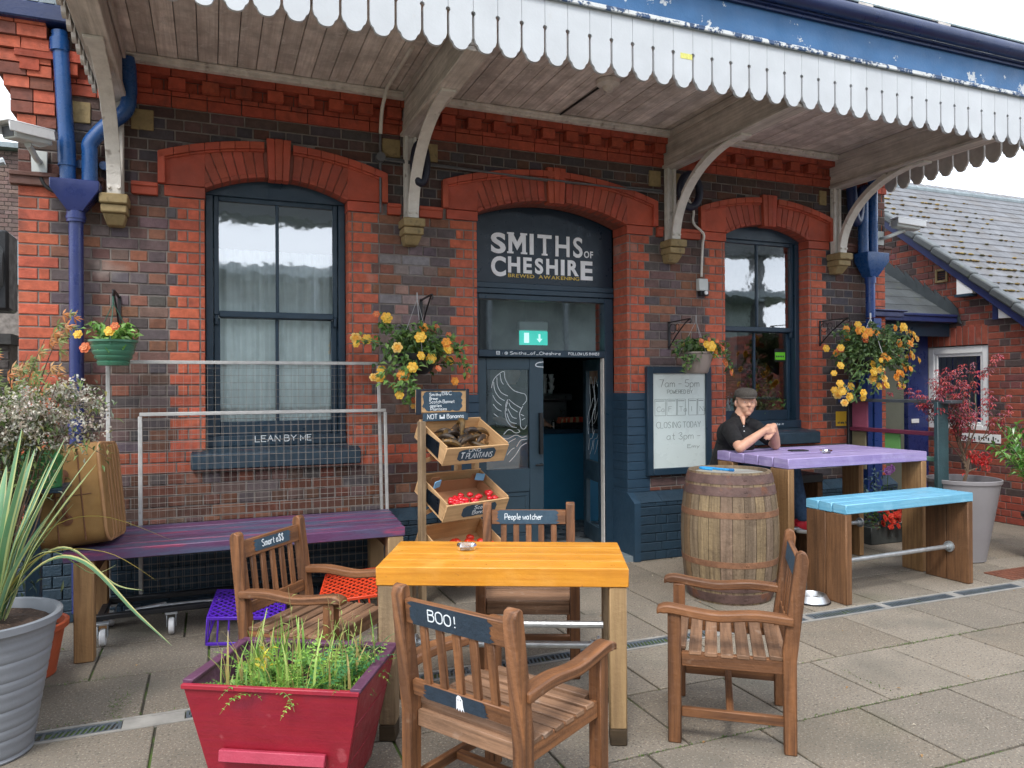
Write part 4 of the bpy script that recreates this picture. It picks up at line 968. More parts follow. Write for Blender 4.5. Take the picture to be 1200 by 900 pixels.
K = Kit('water_jar', 'small clear jar on the counter inside the doorway', 'jar', (3.52, 7.5, 1.04)); t = MB(); t.lathe([(.001, 1.042), (.03, 1.042), (.032, 1.11), (.02, 1.125), (.02, 1.14)], (3.52, 7.5, 0), 14); K.part(t, 'glass', M_CLEAR)
K = Kit('tiled_splashback', 'white panel and shelf line on the dark wall behind the counter', 'panel', (3.7, 8.6, 1.1))
t = MB(); t.box(3.9, 4.35, 8.55, 8.57, 1.05, 1.3); K.part(t, 'panel', M_WHITEPL)
t = MB(); t.box(3.0, 4.6, 8.55, 8.57, 1.41, 1.425); t.box(4.18, 4.19, 8.55, 8.57, 1.3, 1.41); K.part(t, 'shelf_edge', M_WHITEPL)
K = Kit('exit_sign', 'green and white illuminated exit sign seen through the fanlight', 'exit sign', (2.84, 6.5, 1.9))
t = MB(); t.box(2.70, 3.0, 6.5, 6.55, 2.04, 2.13); K.part(t, 'housing', M_WHITEPL, bevel=.01)
M_EXIT = bpy.data.materials.new('exit_green'); M_EXIT.use_nodes = True; e_ = M_EXIT.node_tree.nodes['Principled BSDF']; e_.inputs['Base Color'].default_value = (.0, .35, .25, 1); e_.inputs['Emission Color'].default_value = (.03, .62, .48, 1); e_.inputs['Emission Strength'].default_value = .75
M_EXITW = bpy.data.materials.new('exit_white'); M_EXITW.use_nodes = True; e_ = M_EXITW.node_tree.nodes['Principled BSDF']; e_.inputs['Emission Color'].default_value = (.7, .95, .9, 1); e_.inputs['Emission Strength'].default_value = .8
t = MB(); t.box(2.705, 2.995, 6.505, 6.52, 1.905, 2.038); K.part(t, 'lit_panel', M_EXIT)
t = MB(); t.box(2.90, 2.918, 6.50, 6.504, 1.96, 2.01); t.prism([(2.88, 1.965), (2.909, 1.93), (2.938, 1.965)], 6.499, 6.504); t.box(2.75, 2.80, 6.50, 6.504, 1.925, 2.02); t.box(2.765, 2.785, 6.497, 6.4995, 1.935, 1.99); K.part(t, 'symbol', M_EXITW)

# behind the right-hand window
K = Kit('window_shelf', 'brown wooden shelf board seen low inside the right window', 'shelf', (4.75, 6.15, 1.2))
t = MB(); t.box(4.42, 5.0, 6.16, 6.19, 1.18, 1.66, c=(1.8, 1.8, 1.8)); t.box(4.40, 5.02, 6.1, 6.2, 1.661, 1.68); K.part(t, 'board', M_POSTDK, bevel=.003)
K = Kit('menu_board', 'dark board with faint chalk lines inside the right window', 'menu board', (4.75, 6.25, 1.7))
t = MB(); t.box(4.42, 5.02, 6.25, 6.27, 1.69, 2.1); K.part(t, 'board', mat('grey_brown_board', (.20, .17, .16), .7, var=.1, nscale=4))
t = MB(); o_ = Vector((0, 6.249, 0)); ribbon(t, crom([(4.62, 1.72), (4.68, 1.76), (4.70, 1.84), (4.78, 1.83), (4.88, 1.87), (4.93, 1.93)], 4), .004, o_, Vector(EX), Vector(EZ), Vector(NY), 0, .001)
ribbon(t, crom([(4.6, 1.7), (4.66, 1.73), (4.72, 1.70), (4.8, 1.76)], 4), .004, o_, Vector(EX), Vector(EZ), Vector(NY), 0, .0012); K.part(t, 'chalk_mark', M_CHALK)
def foliage(mb, n, cfn, pfn, ln=(.03, .06), w=.5, up_=.4):
    for _ in range(n):
        p = pfn(); d = rvec()+Vector((0, 0, up_)); l_ = rnd.uniform(*ln); leaf(mb, p, d, (rvec()*.5+Vector((0, -.3, 1))), l_, l_*w, cfn())
GREEN = [(.16, .28, .05), (.10, .22, .05), (.22, .36, .08), (.07, .15, .04), (.26, .38, .12)]
K = Kit('window_houseplant', 'leafy green houseplant on the inner ledge of the right window', 'houseplant', (5.2, 6.0, 1.17))
t = MB(); foliage(t, 650, lambda: jit(rnd.choice(GREEN), .3), lambda: (rnd.gauss(5.16, .11), rnd.gauss(6.0, .06), 1.2+abs(rnd.gauss(0, .13))), (.04, .08)); K.part(t, 'leaves', M_LEAF)
t = MB(); t.lathe([(.001, 1.15), (.05, 1.15), (.065, 1.24), (.05, 1.24)], (5.22, 6.0, 0), 14); K.part(t, 'pot', M_BLACKPL)
K = Kit('trailing_plant', 'dark red trailing plant in the middle of the right window', 'houseplant', (5.1, 6.1, 1.5))
t = MB(); foliage(t, 260, lambda: jit(rnd.choice([(.12, .03, .04), (.05, .05, .05), (.2, .16, .12)]), .3), lambda: (rnd.gauss(5.12, .07), rnd.gauss(6.1, .05), rnd.uniform(1.35, 1.72)), (.03, .06)); K.part(t, 'leaves', M_LEAF)
K = Kit('bottle_display', 'pale glittering bottles lined along the ledge of the right window', 'bottles', (4.62, 6.0, 1.2))
for i in range(6):
    t = MB(); x = 4.46+i*.06; t.lathe([(.001, 1.17), (.024, 1.17), (.026, 1.29), (.01, 1.33), (.01, 1.38), (.001, 1.38)], (x, 5.99+.02*(i % 2), 0), 12); K.part(t, 'bottle', mat('bottle_glass%d' % (i % 2), [(.7, .75, .73), (.5, .55, .5)][i % 2], .2, var=.3, nscale=30))
t = MB(); foliage(t, 120, lambda: jit(rnd.choice([(.8, .82, .8), (.7, .72, .7), (.12, .25, .06)]), .3), lambda: (rnd.uniform(4.44, 4.80), 5.96, rnd.uniform(1.2, 1.42)), (.02, .035)); K.part(t, 'tinsel', M_LEAF)
K = Kit('hygiene_sticker', 'bright green rating sticker in the right window', 'sticker', (5.25, 5.86, 1.74))
yy = WY+.12+.022+.045+.012
t = MB(); t.box(5.165, 5.30, yy, yy+.002, 1.74, 1.87); K.part(t, 'backing', M_BLACKPL)
t = MB(); t.box(5.17, 5.295, yy-.0015, yy, 1.76, 1.835); K.part(t, 'green_panel', mat('lime_green', (.16, .62, .03), .5, var=.05))
t = MB()
for i in range(5): t.box(5.182+i*.021, 5.196+i*.021, yy-.003, yy-.0017, 1.786, 1.802)
K.part(t, 'mark', M_INK)
# no lamp is added in the rooms; plant leaf colours are lightened instead

# ------------------------------------------------------------------ pipes, hopper heads
K = Kit('downpipe', 'two blue pipes joining in a hopper above one downpipe at the left corner', 'downpipe', (-.83, WY-.09, 0))
t = MB(); py = WY-.09
t.tube([(-.905, py, 3.83), (-.90, py, 3.76), (-.865, py, 3.1), (-.86, py, 2.83)], .047, 16); t.tube([(-.905, py, 3.78), (-.903, py, 3.70)], .056, 16); t.tube([(-.868, py, 3.12), (-.864, py, 2.96)], .053, 16)
K.part(t, 'pipe', M_BLUE)
t = MB(); t.tube(crom([(-.735, py, 2.83), (-.735, py, 3.05), (-.73, py, 3.13), (-.64, py, 3.25), (-.53, py-.02, 3.35), (-.50, py-.03, 3.45), (-.50, py-.05, 3.62), (-.51, py-.05, 3.70)], 5), .048, 16); K.part(t, 'pipe', M_BLUE)
t = MB(); z0 = 2.66
t.raw([(-.95, py-.10, 2.80), (-.67, py-.10, 2.80), (-.67, py+.07, 2.80), (-.95, py+.07, 2.80), (-.95, py-.10, 2.86), (-.67, py-.10, 2.86), (-.67, py+.07, 2.86), (-.95, py+.07, 2.86), (-.86, py-.05, 2.665), (-.77, py-.05, 2.665), (-.77, py+.05, 2.665), (-.86, py+.05, 2.665)],
      [(4, 5, 6, 7), (0, 1, 5, 4), (1, 2, 6, 5), (2, 3, 7, 6), (3, 0, 4, 7), (8, 9, 1, 0), (9, 10, 2, 1), (10, 11, 3, 2), (11, 8, 0, 3), (8, 11, 10, 9)])
M_INDIGO = mat('indigo_paint', (.02, .032, .135), .32, var=.15, nscale=6, bump=.1)
K.part(t, 'hopper', M_INDIGO, bevel=.005)
t = MB(); t.tube([(-.815, py, 2.67), (-.815, py, .06)], .043, 18); t.tube([(-.815, py, 2.67), (-.815, py, 2.60)], .055, 18); t.tube([(-.815, py, 2.64), (-.815, py, 2.62)], .059, 18); t.tube([(-.815, py, 1.30), (-.815, py, 1.22)], .052, 18); K.part(t, 'downpipe_stack', M_INDIGO)
for x_, y_ in ((-.66, .05), (-.80, .03)):
    t = MB(); t.tube([(x_, WY-y_, 3.0), (x_, WY-.012, 3.0)], .028, 14); K.part(t, 'fixing', M_BLUE)
K = Kit('downpipe', 'blue pipes and funnel hopper beside the right-hand canopy bracket', 'downpipe', (6.12, WY-.09, 0))
t = MB(); t.tube([(6.03, py, 2.80), (6.03, py, 3.45)], .05, 16); t.tube([(6.16, py, 2.80), (6.16, py, 3.80)], .046, 16); K.part(t, 'pipe', M_BLUE)
t = MB()
t.raw([(5.98, py-.10, 2.74), (6.27, py-.10, 2.74), (6.27, py+.07, 2.74), (5.98, py+.07, 2.74), (5.98, py-.10, 2.82), (6.27, py-.10, 2.82), (6.27, py+.07, 2.82), (5.98, py+.07, 2.82), (6.07, py-.05, 2.58), (6.17, py-.05, 2.58), (6.17, py+.05, 2.58), (6.07, py+.05, 2.58)],
      [(4, 5, 6, 7), (0, 1, 5, 4), (1, 2, 6, 5), (2, 3, 7, 6), (3, 0, 4, 7), (8, 9, 1, 0), (9, 10, 2, 1), (10, 11, 3, 2), (11, 8, 0, 3), (8, 11, 10, 9)])
K.part(t, 'hopper', M_BLUE, bevel=.005)
t = MB(); t.tube([(6.12, py, 2.6), (6.12, py, 2.18)], .045, 16); t.tube([(6.12, py, 2.6), (6.12, py, 2.52)], .054, 16); t.box(6.10, 6.20, py-.06, py+.04, .05, 2.17); t.box(6.025, 6.095, py-.045, py+.06, .05, 2.12); K.part(t, 'downpipe_stack', mat('pipe_stack_blue', (.016, .05, .20), .35, var=.1))  # stack in a slightly darker blue than the upper pipes
t = MB(); t.tube(crom([(5.86, py, 3.66), (5.86, py-.02, 3.4), (5.87, py-.03, 3.22), (5.92, py-.02, 3.12), (5.98, py, 3.22), (6.0, py, 3.4), (6.06, py, 3.46), (6.16, py, 3.42)], 5), .05, 14); K.part(t, 'swan_neck', M_DKBLUE)

# black flexible loops beside the middle brackets
for bx, lab in ((3.80, 'oval ring of thick black hose hung behind the bracket right of the sign'), (1.43, 'black hose tucked behind the bracket left of the doorway')):
    K = Kit('hose_loop', lab, 'hose', (bx+.06, WY-.10, 2.9)); t = MB(); P = []
    cx_, cz_ = (bx+.10, 3.22) if bx > 3 else (bx+.04, 3.20)
    rx_ = .10 if bx > 3 else .045
    for i in range(25): a = 2*pi*i/24; P.append((cx_+rx_*cos(a), WY-.19, cz_+.145*sin(a)))
    t.tube(P, .034, 12, cap=False); K.part(t, 'hose', mat('navy_black_hose', (.006, .009, .025), .5, bump=.1))

# ------------------------------------------------------------------ security cameras
def cctv(name, label, base, head, aim, wall_dir):
    K = Kit(name, label, 'security camera', base)
    b = Vector(base); h = Vector(head); d = Vector(aim).normalized()
    t = MB(); t.box(b.x-.045, b.x+.045, b.y-.014, b.y, b.z-.07, b.z+.07); K.part(t, 'wall_plate', M_GREYPL, bevel=.004)
    t = MB(); t.tube(crom([tuple(b+Vector((0, -.01, 0))), tuple(b+Vector((0, -.09, -.005))), tuple(b.lerp(h, .8)+Vector((0, 0, -.04))), tuple(h+Vector((0, 0, -.055)))], 5), .019, 12); K.part(t, 'arm', M_GREYPL)
    s = d.cross(Vector((0, 0, 1))).normalized(); u = s.cross(d); M = Matrix((d, s, u)).transposed()
    t = MB(); t.obox(h, (.26, .105, .085), M, tint=0); K.part(t, 'housing', M_GREYPL, bevel=.012, bseg=2)
    t = MB(); t.obox(h+u*.052+d*.02, (.33, .135, .012), M, tint=0)
    for q in (-1, 1): t.obox(h+u*.02+d*.02+s*q*.066, (.31, .008, .062), M @ rotx(q*.1), tint=0)
    K.part(t, 'sunshield', M_WHITEPL, bevel=.004)
    t = MB(); t.obox(h+d*.131, (.006, .085, .062), M, tint=0); K.part(t, 'lens_window', M_BLACK)
    return K
K = cctv('security_camera', 'white security camera on the left corner pier beside the blue pipes', (-1.03, WY-.02, 2.99), (-1.05, WY-.26, 3.085), (-.62, -.76, -.10), 0)
t = MB(); t.tube(crom([(-1.03, WY-.03, 2.92), (-1.0, WY-.03, 2.84), (-.93, WY-.03, 2.80), (-.86, WY-.03, 2.83)], 5), .012, 8); K.part(t, 'cable', M_CABLE)
cctv('security_camera', 'white security camera on the right corner of the station building', (6.33, WY-.02, 3.0), (6.52, WY-.17, 3.12), (.97, -.25, -.12), 0)

# ------------------------------------------------------------------ conduit, switch, canopy lamp
K = Kit('electrical_conduit', 'thin grey conduit running from the canopy along the wall above the doorway', 'conduit', (2.6, WY-.03, 2.9))
t = MB(); y = WY-.10
t.tube([(1.20, y+.07, 3.44), (1.20, y+.07, 2.84)], .009, 8); t.tube(crom([(1.20, y+.07, 3.26), (1.7, y+.07, 3.25), (2.6, y+.07, 3.225), (3.4, y+.07, 3.24), (3.72, y+.07, 3.24)], 5), .011, 8); t.tube([(1.23, y+.05, 3.24), (3.7, y+.05, 3.215)], .008, 8)
t.tube([(1.20, y+.09, 3.26), (1.20, y+.04, 3.26)], .036, 14)
K.part(t, 'pipe', mat('grey_conduit', (.13, .13, .135), .5, metal=.3, var=.2, nscale=14))
t = MB(); t.tube(crom([(1.20, y+.06, 3.44), (1.20, y+.0, 3.60), (1.21, WY-.18, 3.69), (1.22, WY-.25, 3.735), (1.23, WY-.9, 3.738)], 5), .014, 8); K.part(t, 'ceiling_run', M_OFFWHITE)
t = MB(); t.tube(crom([(3.98, y+.08, 3.22), (4.05, y+.07, 3.1), (4.05, y+.07, 2.98), (4.13, y+.03, 2.88), (4.14, y+.06, 2.78), (4.14, y+.08, 2.5)], 5), .011, 8); K.part(t, 'drop_pipe', M_OFFWHITE)
K = Kit('outdoor_switch', 'small grey weatherproof switch box with white knob on the wall right of the sign', 'switch', (4.14, WY-.03, 2.4))
t = MB(); t.box(4.09, 4.19, WY-.055, WY-.003, 2.37, 2.48); K.part(t, 'box', M_GREYPL, bevel=.006)
t = MB(); t.tube([(4.15, WY-.06, 2.35), (4.15, WY-.02, 2.35)], .022, 14); t.box(4.11, 4.20, WY-.05, WY-.003, 2.325, 2.366); K.part(t, 'socket_cover', M_BLACKPL, bevel=.003)
t = MB(); t.tube([(4.155, WY-.075, 2.35), (4.155, WY-.061, 2.35)], .017, 14); K.part(t, 'knob', M_WHITEPL)
K = Kit('canopy_lamp', 'small round lamp fitting under the canopy above the doorway', 'lamp fitting', (2.70, 4.78, 3.72))
t = MB(); t.lathe([(.001, 3.66), (.03, 3.665), (.045, 3.70), (.085, 3.715), (.09, 3.742)], (2.70, 4.78, 0), 16); K.part(t, 'fitting', M_TRIM)
t = MB(); t.tube([(2.69, 4.86, 3.738), (2.66, WY-.16, 3.738)], .009, 6); K.part(t, 'cable', M_CABLE)

# ------------------------------------------------------------------ small wall plates
K = Kit('wall_sign', 'blue security notice on the wall below the largest flower basket', 'sign', (5.97, WY-.01, 1.4))
t = MB(); t.box(5.78, 6.005, WY-.008, WY-.004, 1.335, 1.56); K.part(t, 'plate', mat('sign_blue', (.02, .055, .20), .4, var=.04))
t = MB(); write(t, 'CCTV', (5.865, WY-.0085, 1.455), EX, EZ, NY, .042, .009, wid=.12); write(t, 'images are being', (5.80, WY-.0085, 1.41), EX, EZ, NY, .014, .003, wid=.18); write(t, 'recorded', (5.80, WY-.0085, 1.385), EX, EZ, NY, .014, .003, wid=.12)
for i in range(20):
    a = 2*pi*i/20
t.lathe([(.018, 0), (.03, 0), (.03, .002)], (5.825, WY-.0085, 1.475), 20, M=rotx(radians(90))); t.box(5.80, 5.98, WY-.010, WY-.0085, 1.345, 1.352); K.part(t, 'lettering', M_LETTER, smooth=0)
K = Kit('wall_sign', 'small yellow warning plate low on the wall beside the railing', 'sign', (5.85, WY-.01, 1.1))
t = MB(); t.box(5.745, 5.92, WY-.008, WY-.004, 1.10, 1.245); K.part(t, 'plate', mat('sign_yellow', (.60, .36, .02), .5, var=.06))
t = MB(); write(t, 'at any time', (5.765, WY-.0085, 1.125), EX, EZ, NY, .024, .006, wid=.15); K.part(t, 'lettering', M_INK, smooth=0)
K = Kit('notice_board', 'navy framed whiteboard with handwritten opening hours on the wall', 'whiteboard', (3.89, WY-.03, .72))
t = MB(); a_, b_, c_, d_ = 3.545, 4.225, .72, 1.68; y = WY-.05
t.box(a_, a_+.06, y, y+.045, c_, d_); t.box(b_-.06, b_, y, y+.045, c_, d_); t.box(a_+.06, b_-.06, y, y+.045, c_, c_+.06); t.box(a_+.06, b_-.06, y, y+.045, d_-.06, d_); K.part(t, 'frame', M_NAVY, bevel=.004)
t = MB(); t.box(a_+.055, b_-.055, y+.02, y+.03, c_+.055, d_-.055); K.part(t, 'writing_surface', M_BOARD)
t = MB(); y = y+.0195
for s_, x, z, h, st_, w_ in (('7am - 5pm', 3.68, 1.50, .065, .0042, .42), ('POWERED BY', 3.76, 1.44, .032, .0035, .27), ('CLOSING TODAY', 3.645, 1.135, .052, .0036, .47), ('at 3pm -', 3.75, 1.03, .062, .0038, .36), ('Emyx', 3.97, .95, .03, .0035, .13)):
    write(t, s_, (x, y, z), EX, EZ, NY, h, st_, wid=w_, depth=.0006)
for i, ch in enumerate(('Ca', 'F', 'Ta', 'I', 'Ne')):
    x = 3.63+[0, .125, .235, .355, .455][i]; w_ = [.11, .10, .085, .09, .07][i]
    ribbon(t, [(x, 1.245), (x+w_, 1.245), (x+w_, 1.39), (x, 1.39), (x, 1.244)], .003, Vector((0, y, 0)), Vector(EX), Vector(EZ), Vector(NY), 0, .0006)
    ribbon(t, [(x+.008, 1.375), (x+w_-.01, 1.375)], .006, Vector((0, y, 0)), Vector(EX), Vector(EZ), Vector(NY), 0, .0006); write(t, ch, (x+.02, y, 1.28), EX, EZ, NY, .045, .003, depth=.0006)
K.part(t, 'handwriting', mat('marker_ink', (.20, .24, .23), .7, bump=0), smooth=0)

# ------------------------------------------------------------------ annex to the right
A = Kit('brick_annex', 'low red brick annex with slate roof, white window and blue door in the recess', 'building', (7.95, 6.0, 0))
AX = 7.95; FA = lambda u, w, v: (AX+w, -u, v)        # u runs towards the camera so that faces look to -X
ab = MB(); acol = lambda u, v: jit(rnd.choice([(.28, .065, .04), (.22, .058, .04), (.25, .06, .036), (.15, .05, .045), (.07, .045, .045)]), .18, .06)
WA = (-6.42, -5.66, .96, 1.945)
def acol2(u, v):
    if v < .34: return jit((.30, .06, .035), .12)
    return acol(u, v)
brickwall(ab, FA, -7.2, 2.0, 0, 2.3, [(WA[0], WA[1], WA[2], WA[3]+.235)], acol2, quoin=False, dep=.11)
x = WA[0]-.0
while x < WA[1]-.01: one_brick(ab, FA, x, x+.076, 1.945, 2.18, .11, jit((.26, .06, .036), .15)); x += .076
k = 30
while k*CH < 3.45:                                      # gable, cut by the verge slope
    zz = (k+1)*CH; yl = 6.65+(zz-3.40)/.8
    if zz > 2.30: brickwall(ab, FA, -7.3, -yl, k*CH, (k+1)*CH, (), acol, quoin=False)
    k += 1
A.part(ab, 'wall', M_BRICK, smooth=0)
mm = MB(); mm.box(AX+.006, AX+.11, 4.0-6, WA[1]*-1-.0, 0, 2.3); mm.box(AX+.006, AX+.11, -WA[0], 7.3, 0, 2.3); mm.box(AX+.006, AX+.11, -WA[1], -WA[0], 0, WA[2]); mm.box(AX+.006, AX+.11, -WA[1], -WA[0], WA[3]+.005, 2.3)
mm.raw([(AX+.006, 5.28, 2.301), (AX+.006, 7.3, 2.301), (AX+.006, 7.3, 3.75), (AX+.006, 7.1, 3.75), (AX+.1, 5.28, 2.301), (AX+.1, 7.3, 2.301), (AX+.1, 7.3, 3.75), (AX+.1, 7.1, 3.75)], [(0, 3, 2, 1), (4, 5, 6, 7), (0, 4, 7, 3)])
A.part(mm, 'mortar', M_MORTAR, smooth=0)
f = MB(); y0, y1, z0, z1 = 5.665, 6.415, .965, 1.94; xx = AX+.02
for a_, b_, c_, d_ in ((y0, y0+.075, z0, z1), (y1-.075, y1, z0, z1), (y0+.075, y1-.075, z0, z0+.08), (y0+.075, y1-.075, z1-.08, z1)): f.box(xx, xx+.06, a_, b_, c_, d_)
for a_, b_, c_, d_ in ((y0+.075, y0+.11, z0+.08, z1-.08), (y1-.11, y1-.075, z0+.08, z1-.08), (y0+.11, y1-.11, z1-.115, z1-.08), (y0+.11, y1-.11, z0+.08, z0+.115)): f.box(xx+.015, xx+.05, a_, b_, c_, d_)
aw = A.part(f, 'window', M_WHITEPL, bevel=.005)
g = MB(); g.face([(xx+.03, y1-.1, z0+.1), (xx+.03, y0+.1, z0+.1), (xx+.03, y0+.1, z1-.1), (xx+.03, y1-.1, z1-.1)]); A.part(g, 'pane', M_GLASS2, aw, smooth=0)
c = MB()
for i in range(9): yv = y0+.09+i*.072; c.box(AX+.12, AX+.125, yv, yv+.062, z0+.05, z1-.05, c=(.02, .04, .22) if i < 6 else (.25, .27, .22))
A.part(c, 'vertical_blind', mat('blind_fabric', None, .8, attr=True), aw, smooth=0)
t = MB(); t.box(AX-.004, AX, 5.52, 5.98, .86, .955); sg = A.part(t, 'notice_strip', M_WHITEPL); t = MB()
for i in range(16): t.box(AX-.006, AX-.0045, 5.54+i*.027, 5.555+i*.027, .88+.02*(i % 2), .90+.03*(i % 3)*.5)
A.part(t, 'print', M_INK)
# roof with laid slates, verge tiles, barge board, vent and boxes
SLP = .8; th_ = math.atan(SLP); zr = lambda y: 3.40+.8*(y-6.65)
s = MB(); dy = .13; j = 0; y = 4.2
while y < 7.74:
    x = 7.86-(.12 if j % 2 else 0)
    while x < 17:
        w_ = .205; t_ = rnd.uniform(.86, 1.12); z0 = zr(y)+.03; c0 = (t_*.98, t_, t_*1.02) if rnd.random() < .8 else (t_*.9, t_*.86, t_*.82)
        a_ = max(x+.003, 7.86); b_ = x+w_-.003; y2 = y+dy*1.9
        if b_ > a_+.02:
            V = [(a_, y, z0+.020), (b_, y, z0+.020+rnd.uniform(-.002, .004)), (b_, y2, zr(y2)+.028), (a_, y2, zr(y2)+.028), (a_, y, z0+.004), (b_, y, z0+.004)]
            s.raw(V, [(0, 1, 2, 3), (4, 5, 1, 0)], c0)
        x += w_
    y += dy; j += 1
rf = A.part(s, 'roof', M_SLATE, smooth=0)
s = MB(); yb_ = 7.76
s.raw([(7.86, 4.0, zr(4.0)), (17, 4.0, zr(4.0)), (17, 7.76, zr(7.76)), (7.86, 7.76, zr(7.76)), (17, 11.5, zr(4.0)), (7.86, 11.5, zr(4.0))], [(0, 1, 2, 3), (3, 2, 4, 5)]); A.part(s, 'roof_underlay', M_DARK, smooth=0)
s = MB()
for i in range(24): s.tube([(7.86+i*.38, 7.76, 4.31), (8.235+i*.38, 7.76, 4.31)], .055, 10)
A.part(s, 'ridge_tile', M_LEAD, rf)
s = MB(); n = 15
for i in range(n):
    ya = 4.35+i*.235; yb = ya+.245; za, zb = zr(ya)+.045, zr(yb)+.030
    s.bar((7.875, ya, za-.02), (7.875, yb, zb-.02), .13, .085, upv=(0, 0, 1), tint=.15)
A.part(s, 'verge_tile', M_DKSLATE, rf, bevel=.02, bseg=3)
s = MB(); s.bar((7.855, 4.3, zr(4.3)-.07), (7.855, 7.6, zr(7.6)-.07), .03, .10, tint=0); A.part(s, 'barge_board', mat('deep_blue_board', (.015, .024, .095), .45, var=.1), bevel=.004)
s = MB()
for _ in range(700):
    yy = 4.3+rnd.random()**1.5*3.2; jj = round((yy-4.2)/dy); yy = 4.2+jj*dy; xx = 7.95+abs(rnd.gauss(0, 1.0)); cz_ = zr(yy)+.045
    if rnd.random() > .35+.65*(sin(xx*3+jj) > 0): continue
    s.sphere((xx, yy-.004, cz_), rnd.uniform(.01, .026), 6, c=jit(rnd.choice([(.12, .075, .02), (.07, .06, .02), (.20, .14, .04)]), .3), sc=(1.6, 1, .55))
A.part(s, 'moss', mat('roof_moss', None, .95, attr=True, bump=.4), rf)['kind'] = 'stuff'
s = MB()
for a_, b_, c_, d_ in ((6.13, 6.155, 2.70, 2.86), (6.265, 6.29, 2.70, 2.86), (6.155, 6.265, 2.70, 2.725), (6.155, 6.265, 2.835, 2.86)): s.box(AX-.02, AX+.02, a_, b_, c_, d_)
vt = A.part(s, 'air_vent', M_STONE, bevel=.003); s = MB()
for i in range(4): s.box(AX-.006, AX+.02, 6.16, 6.26, 2.735+i*.026, 2.75+i*.026)
A.part(s, 'louvre', M_DARK, vt)
s = MB(); s.prism([(-5.955, 2.52), (-5.76, 2.52), (-5.76, 2.70), (-5.90, 2.745), (-5.955, 2.73)], 0, .09, map=lambda u, w, v: (AX-.10+w, -u, v)); A.part(s, 'soffit_box', M_WHITEPL, bevel=.004)
s = MB(); s.box(AX-.14, AX-.01, 5.77, 5.95, 2.49, 2.519); A.part(s, 'soffit_base', M_NAVY)
s = MB(); s.prism([(-5.50, 2.215), (-5.06, 2.215), (-5.06, 2.22), (-5.50, 2.44)], 0, .06, map=lambda u, w, v: (AX-.06+w, -u, v)); A.part(s, 'eaves_box', M_WHITEPL, bevel=.004)
s = MB(); s.box(AX-.065, AX-.004, 5.502, 5.56, 2.21, 2.48); A.part(s, 'eaves_end', MATS['deep_blue_board'])
# lean-to porch over the blue door
s = MB(); py0, pz0, ps = 6.10, 2.30, .68; zp = lambda y: pz0+ps*(y-py0); y = py0-.02; j = 0
while y < 7.4:
    x = 6.44-(.12 if j % 2 else 0)
    while x < AX-.01:
        a_, b_ = max(x+.002, 6.44), min(x+.238, AX-.01)
        if b_ > a_+.02:
            y2 = y+.31; t_ = rnd.uniform(.75, 1.3); s.raw([(a_, y, zp(y)+.026), (b_, y, zp(y)+.028), (b_, y2, zp(y2)+.014), (a_, y2, zp(y2)+.014), (a_, y, zp(y)+.01), (b_, y, zp(y)+.01)], [(0, 1, 2, 3), (4, 5, 1, 0)], (t_, t_, t_))
        x += .24
    y += .17; j += 1
A.part(s, 'porch_roof', M_DKSLATE, smooth=0)
s = MB(); s.raw([(6.44, py0, zp(py0)-.02), (AX, py0, zp(py0)-.02), (AX, 7.6, zp(7.6)-.02), (6.44, 7.6, zp(7.6)-.02), (6.44, py0, zp(py0)+.005), (AX, py0, zp(py0)+.005), (AX, 7.6, zp(7.6)+.005), (6.44, 7.6, zp(7.6)+.005)], [(4, 5, 6, 7), (0, 3, 2, 1), (0, 1, 5, 4)]); A.part(s, 'porch_deck', M_DARK)
s = MB()
for i in range(9):                                     # stepped flashing up the wall
    y = py0+.01+i*.135; z = zp(y)
    V = [(-y, z-.02), (-(y-.16), zp(y-.16)-.02), (-(y-.14), zp(y-.14)+.17), (-(y+.03), z+.23)]
    s.prism([(-(y+.02), z-.01), (-(y-.15), zp(y-.15)-.01), (-(y-.10), zp(y-.10)+.14), (-(y+.055), z+.235)], -.018-.003*(i % 3), -.006-.001*(i % 3), map=lambda u, w, v: (AX+w, -u, v))
A.part(s, 'stepped_flashing', mat('dark_lead', (.05, .062, .07), .5, var=.2, nscale=5, bump=.15), smooth=0)
s = MB(); s.box(6.44, AX-.02, 6.00, 6.11, 2.21, 2.295, tint=0); s.box(6.44, AX-.03, 5.985, 6.0, 2.27, 2.302, tint=0); s.box(6.20, 6.62, 5.60, 5.655, 2.20, 2.255, tint=0); s.box(6.18, 6.66, 5.585, 5.66, 2.256, 2.275, tint=0); A.part(s, 'porch_gutter', MATS['deep_blue_board'], bevel=.01)
s = MB(); s.box(6.44, AX-.002, 6.12, 6.18, 2.06, 2.21); A.part(s, 'porch_beam', M_NAVY)
# back wall of the recess with the blue door
s = MB(); s.box(6.44, 6.62, 6.47, 6.55, 0, 2.4); s.box(7.62, AX, 6.40, 6.55, 0, 2.4); s.box(6.62, 7.62, 6.47, 6.55, 2.05, 2.4); bd = A.part(s, 'door_frame', M_INDIGO, bevel=.004)
s = MB(); s.box(6.63, 7.31, 6.5, 6.54, .02, 2.04); s.box(7.33, 7.6, 6.48, 6.53, .02, 2.04); A.part(s, 'blue_door', M_INDIGO, bevel=.006)
s = MB(); s.box(7.15, 7.60, 6.44, 6.468, .05, 2.03); A.part(s, 'side_panel', mat('grey_green_panel', (.16, .17, .13), .5, var=.1, nscale=3), bevel=.003)
s = MB(); s.box(7.66, 7.78, 6.385, 6.398, 1.05, 1.10); A.part(s, 'letter_plate', M_WHITEPL, bevel=.003)

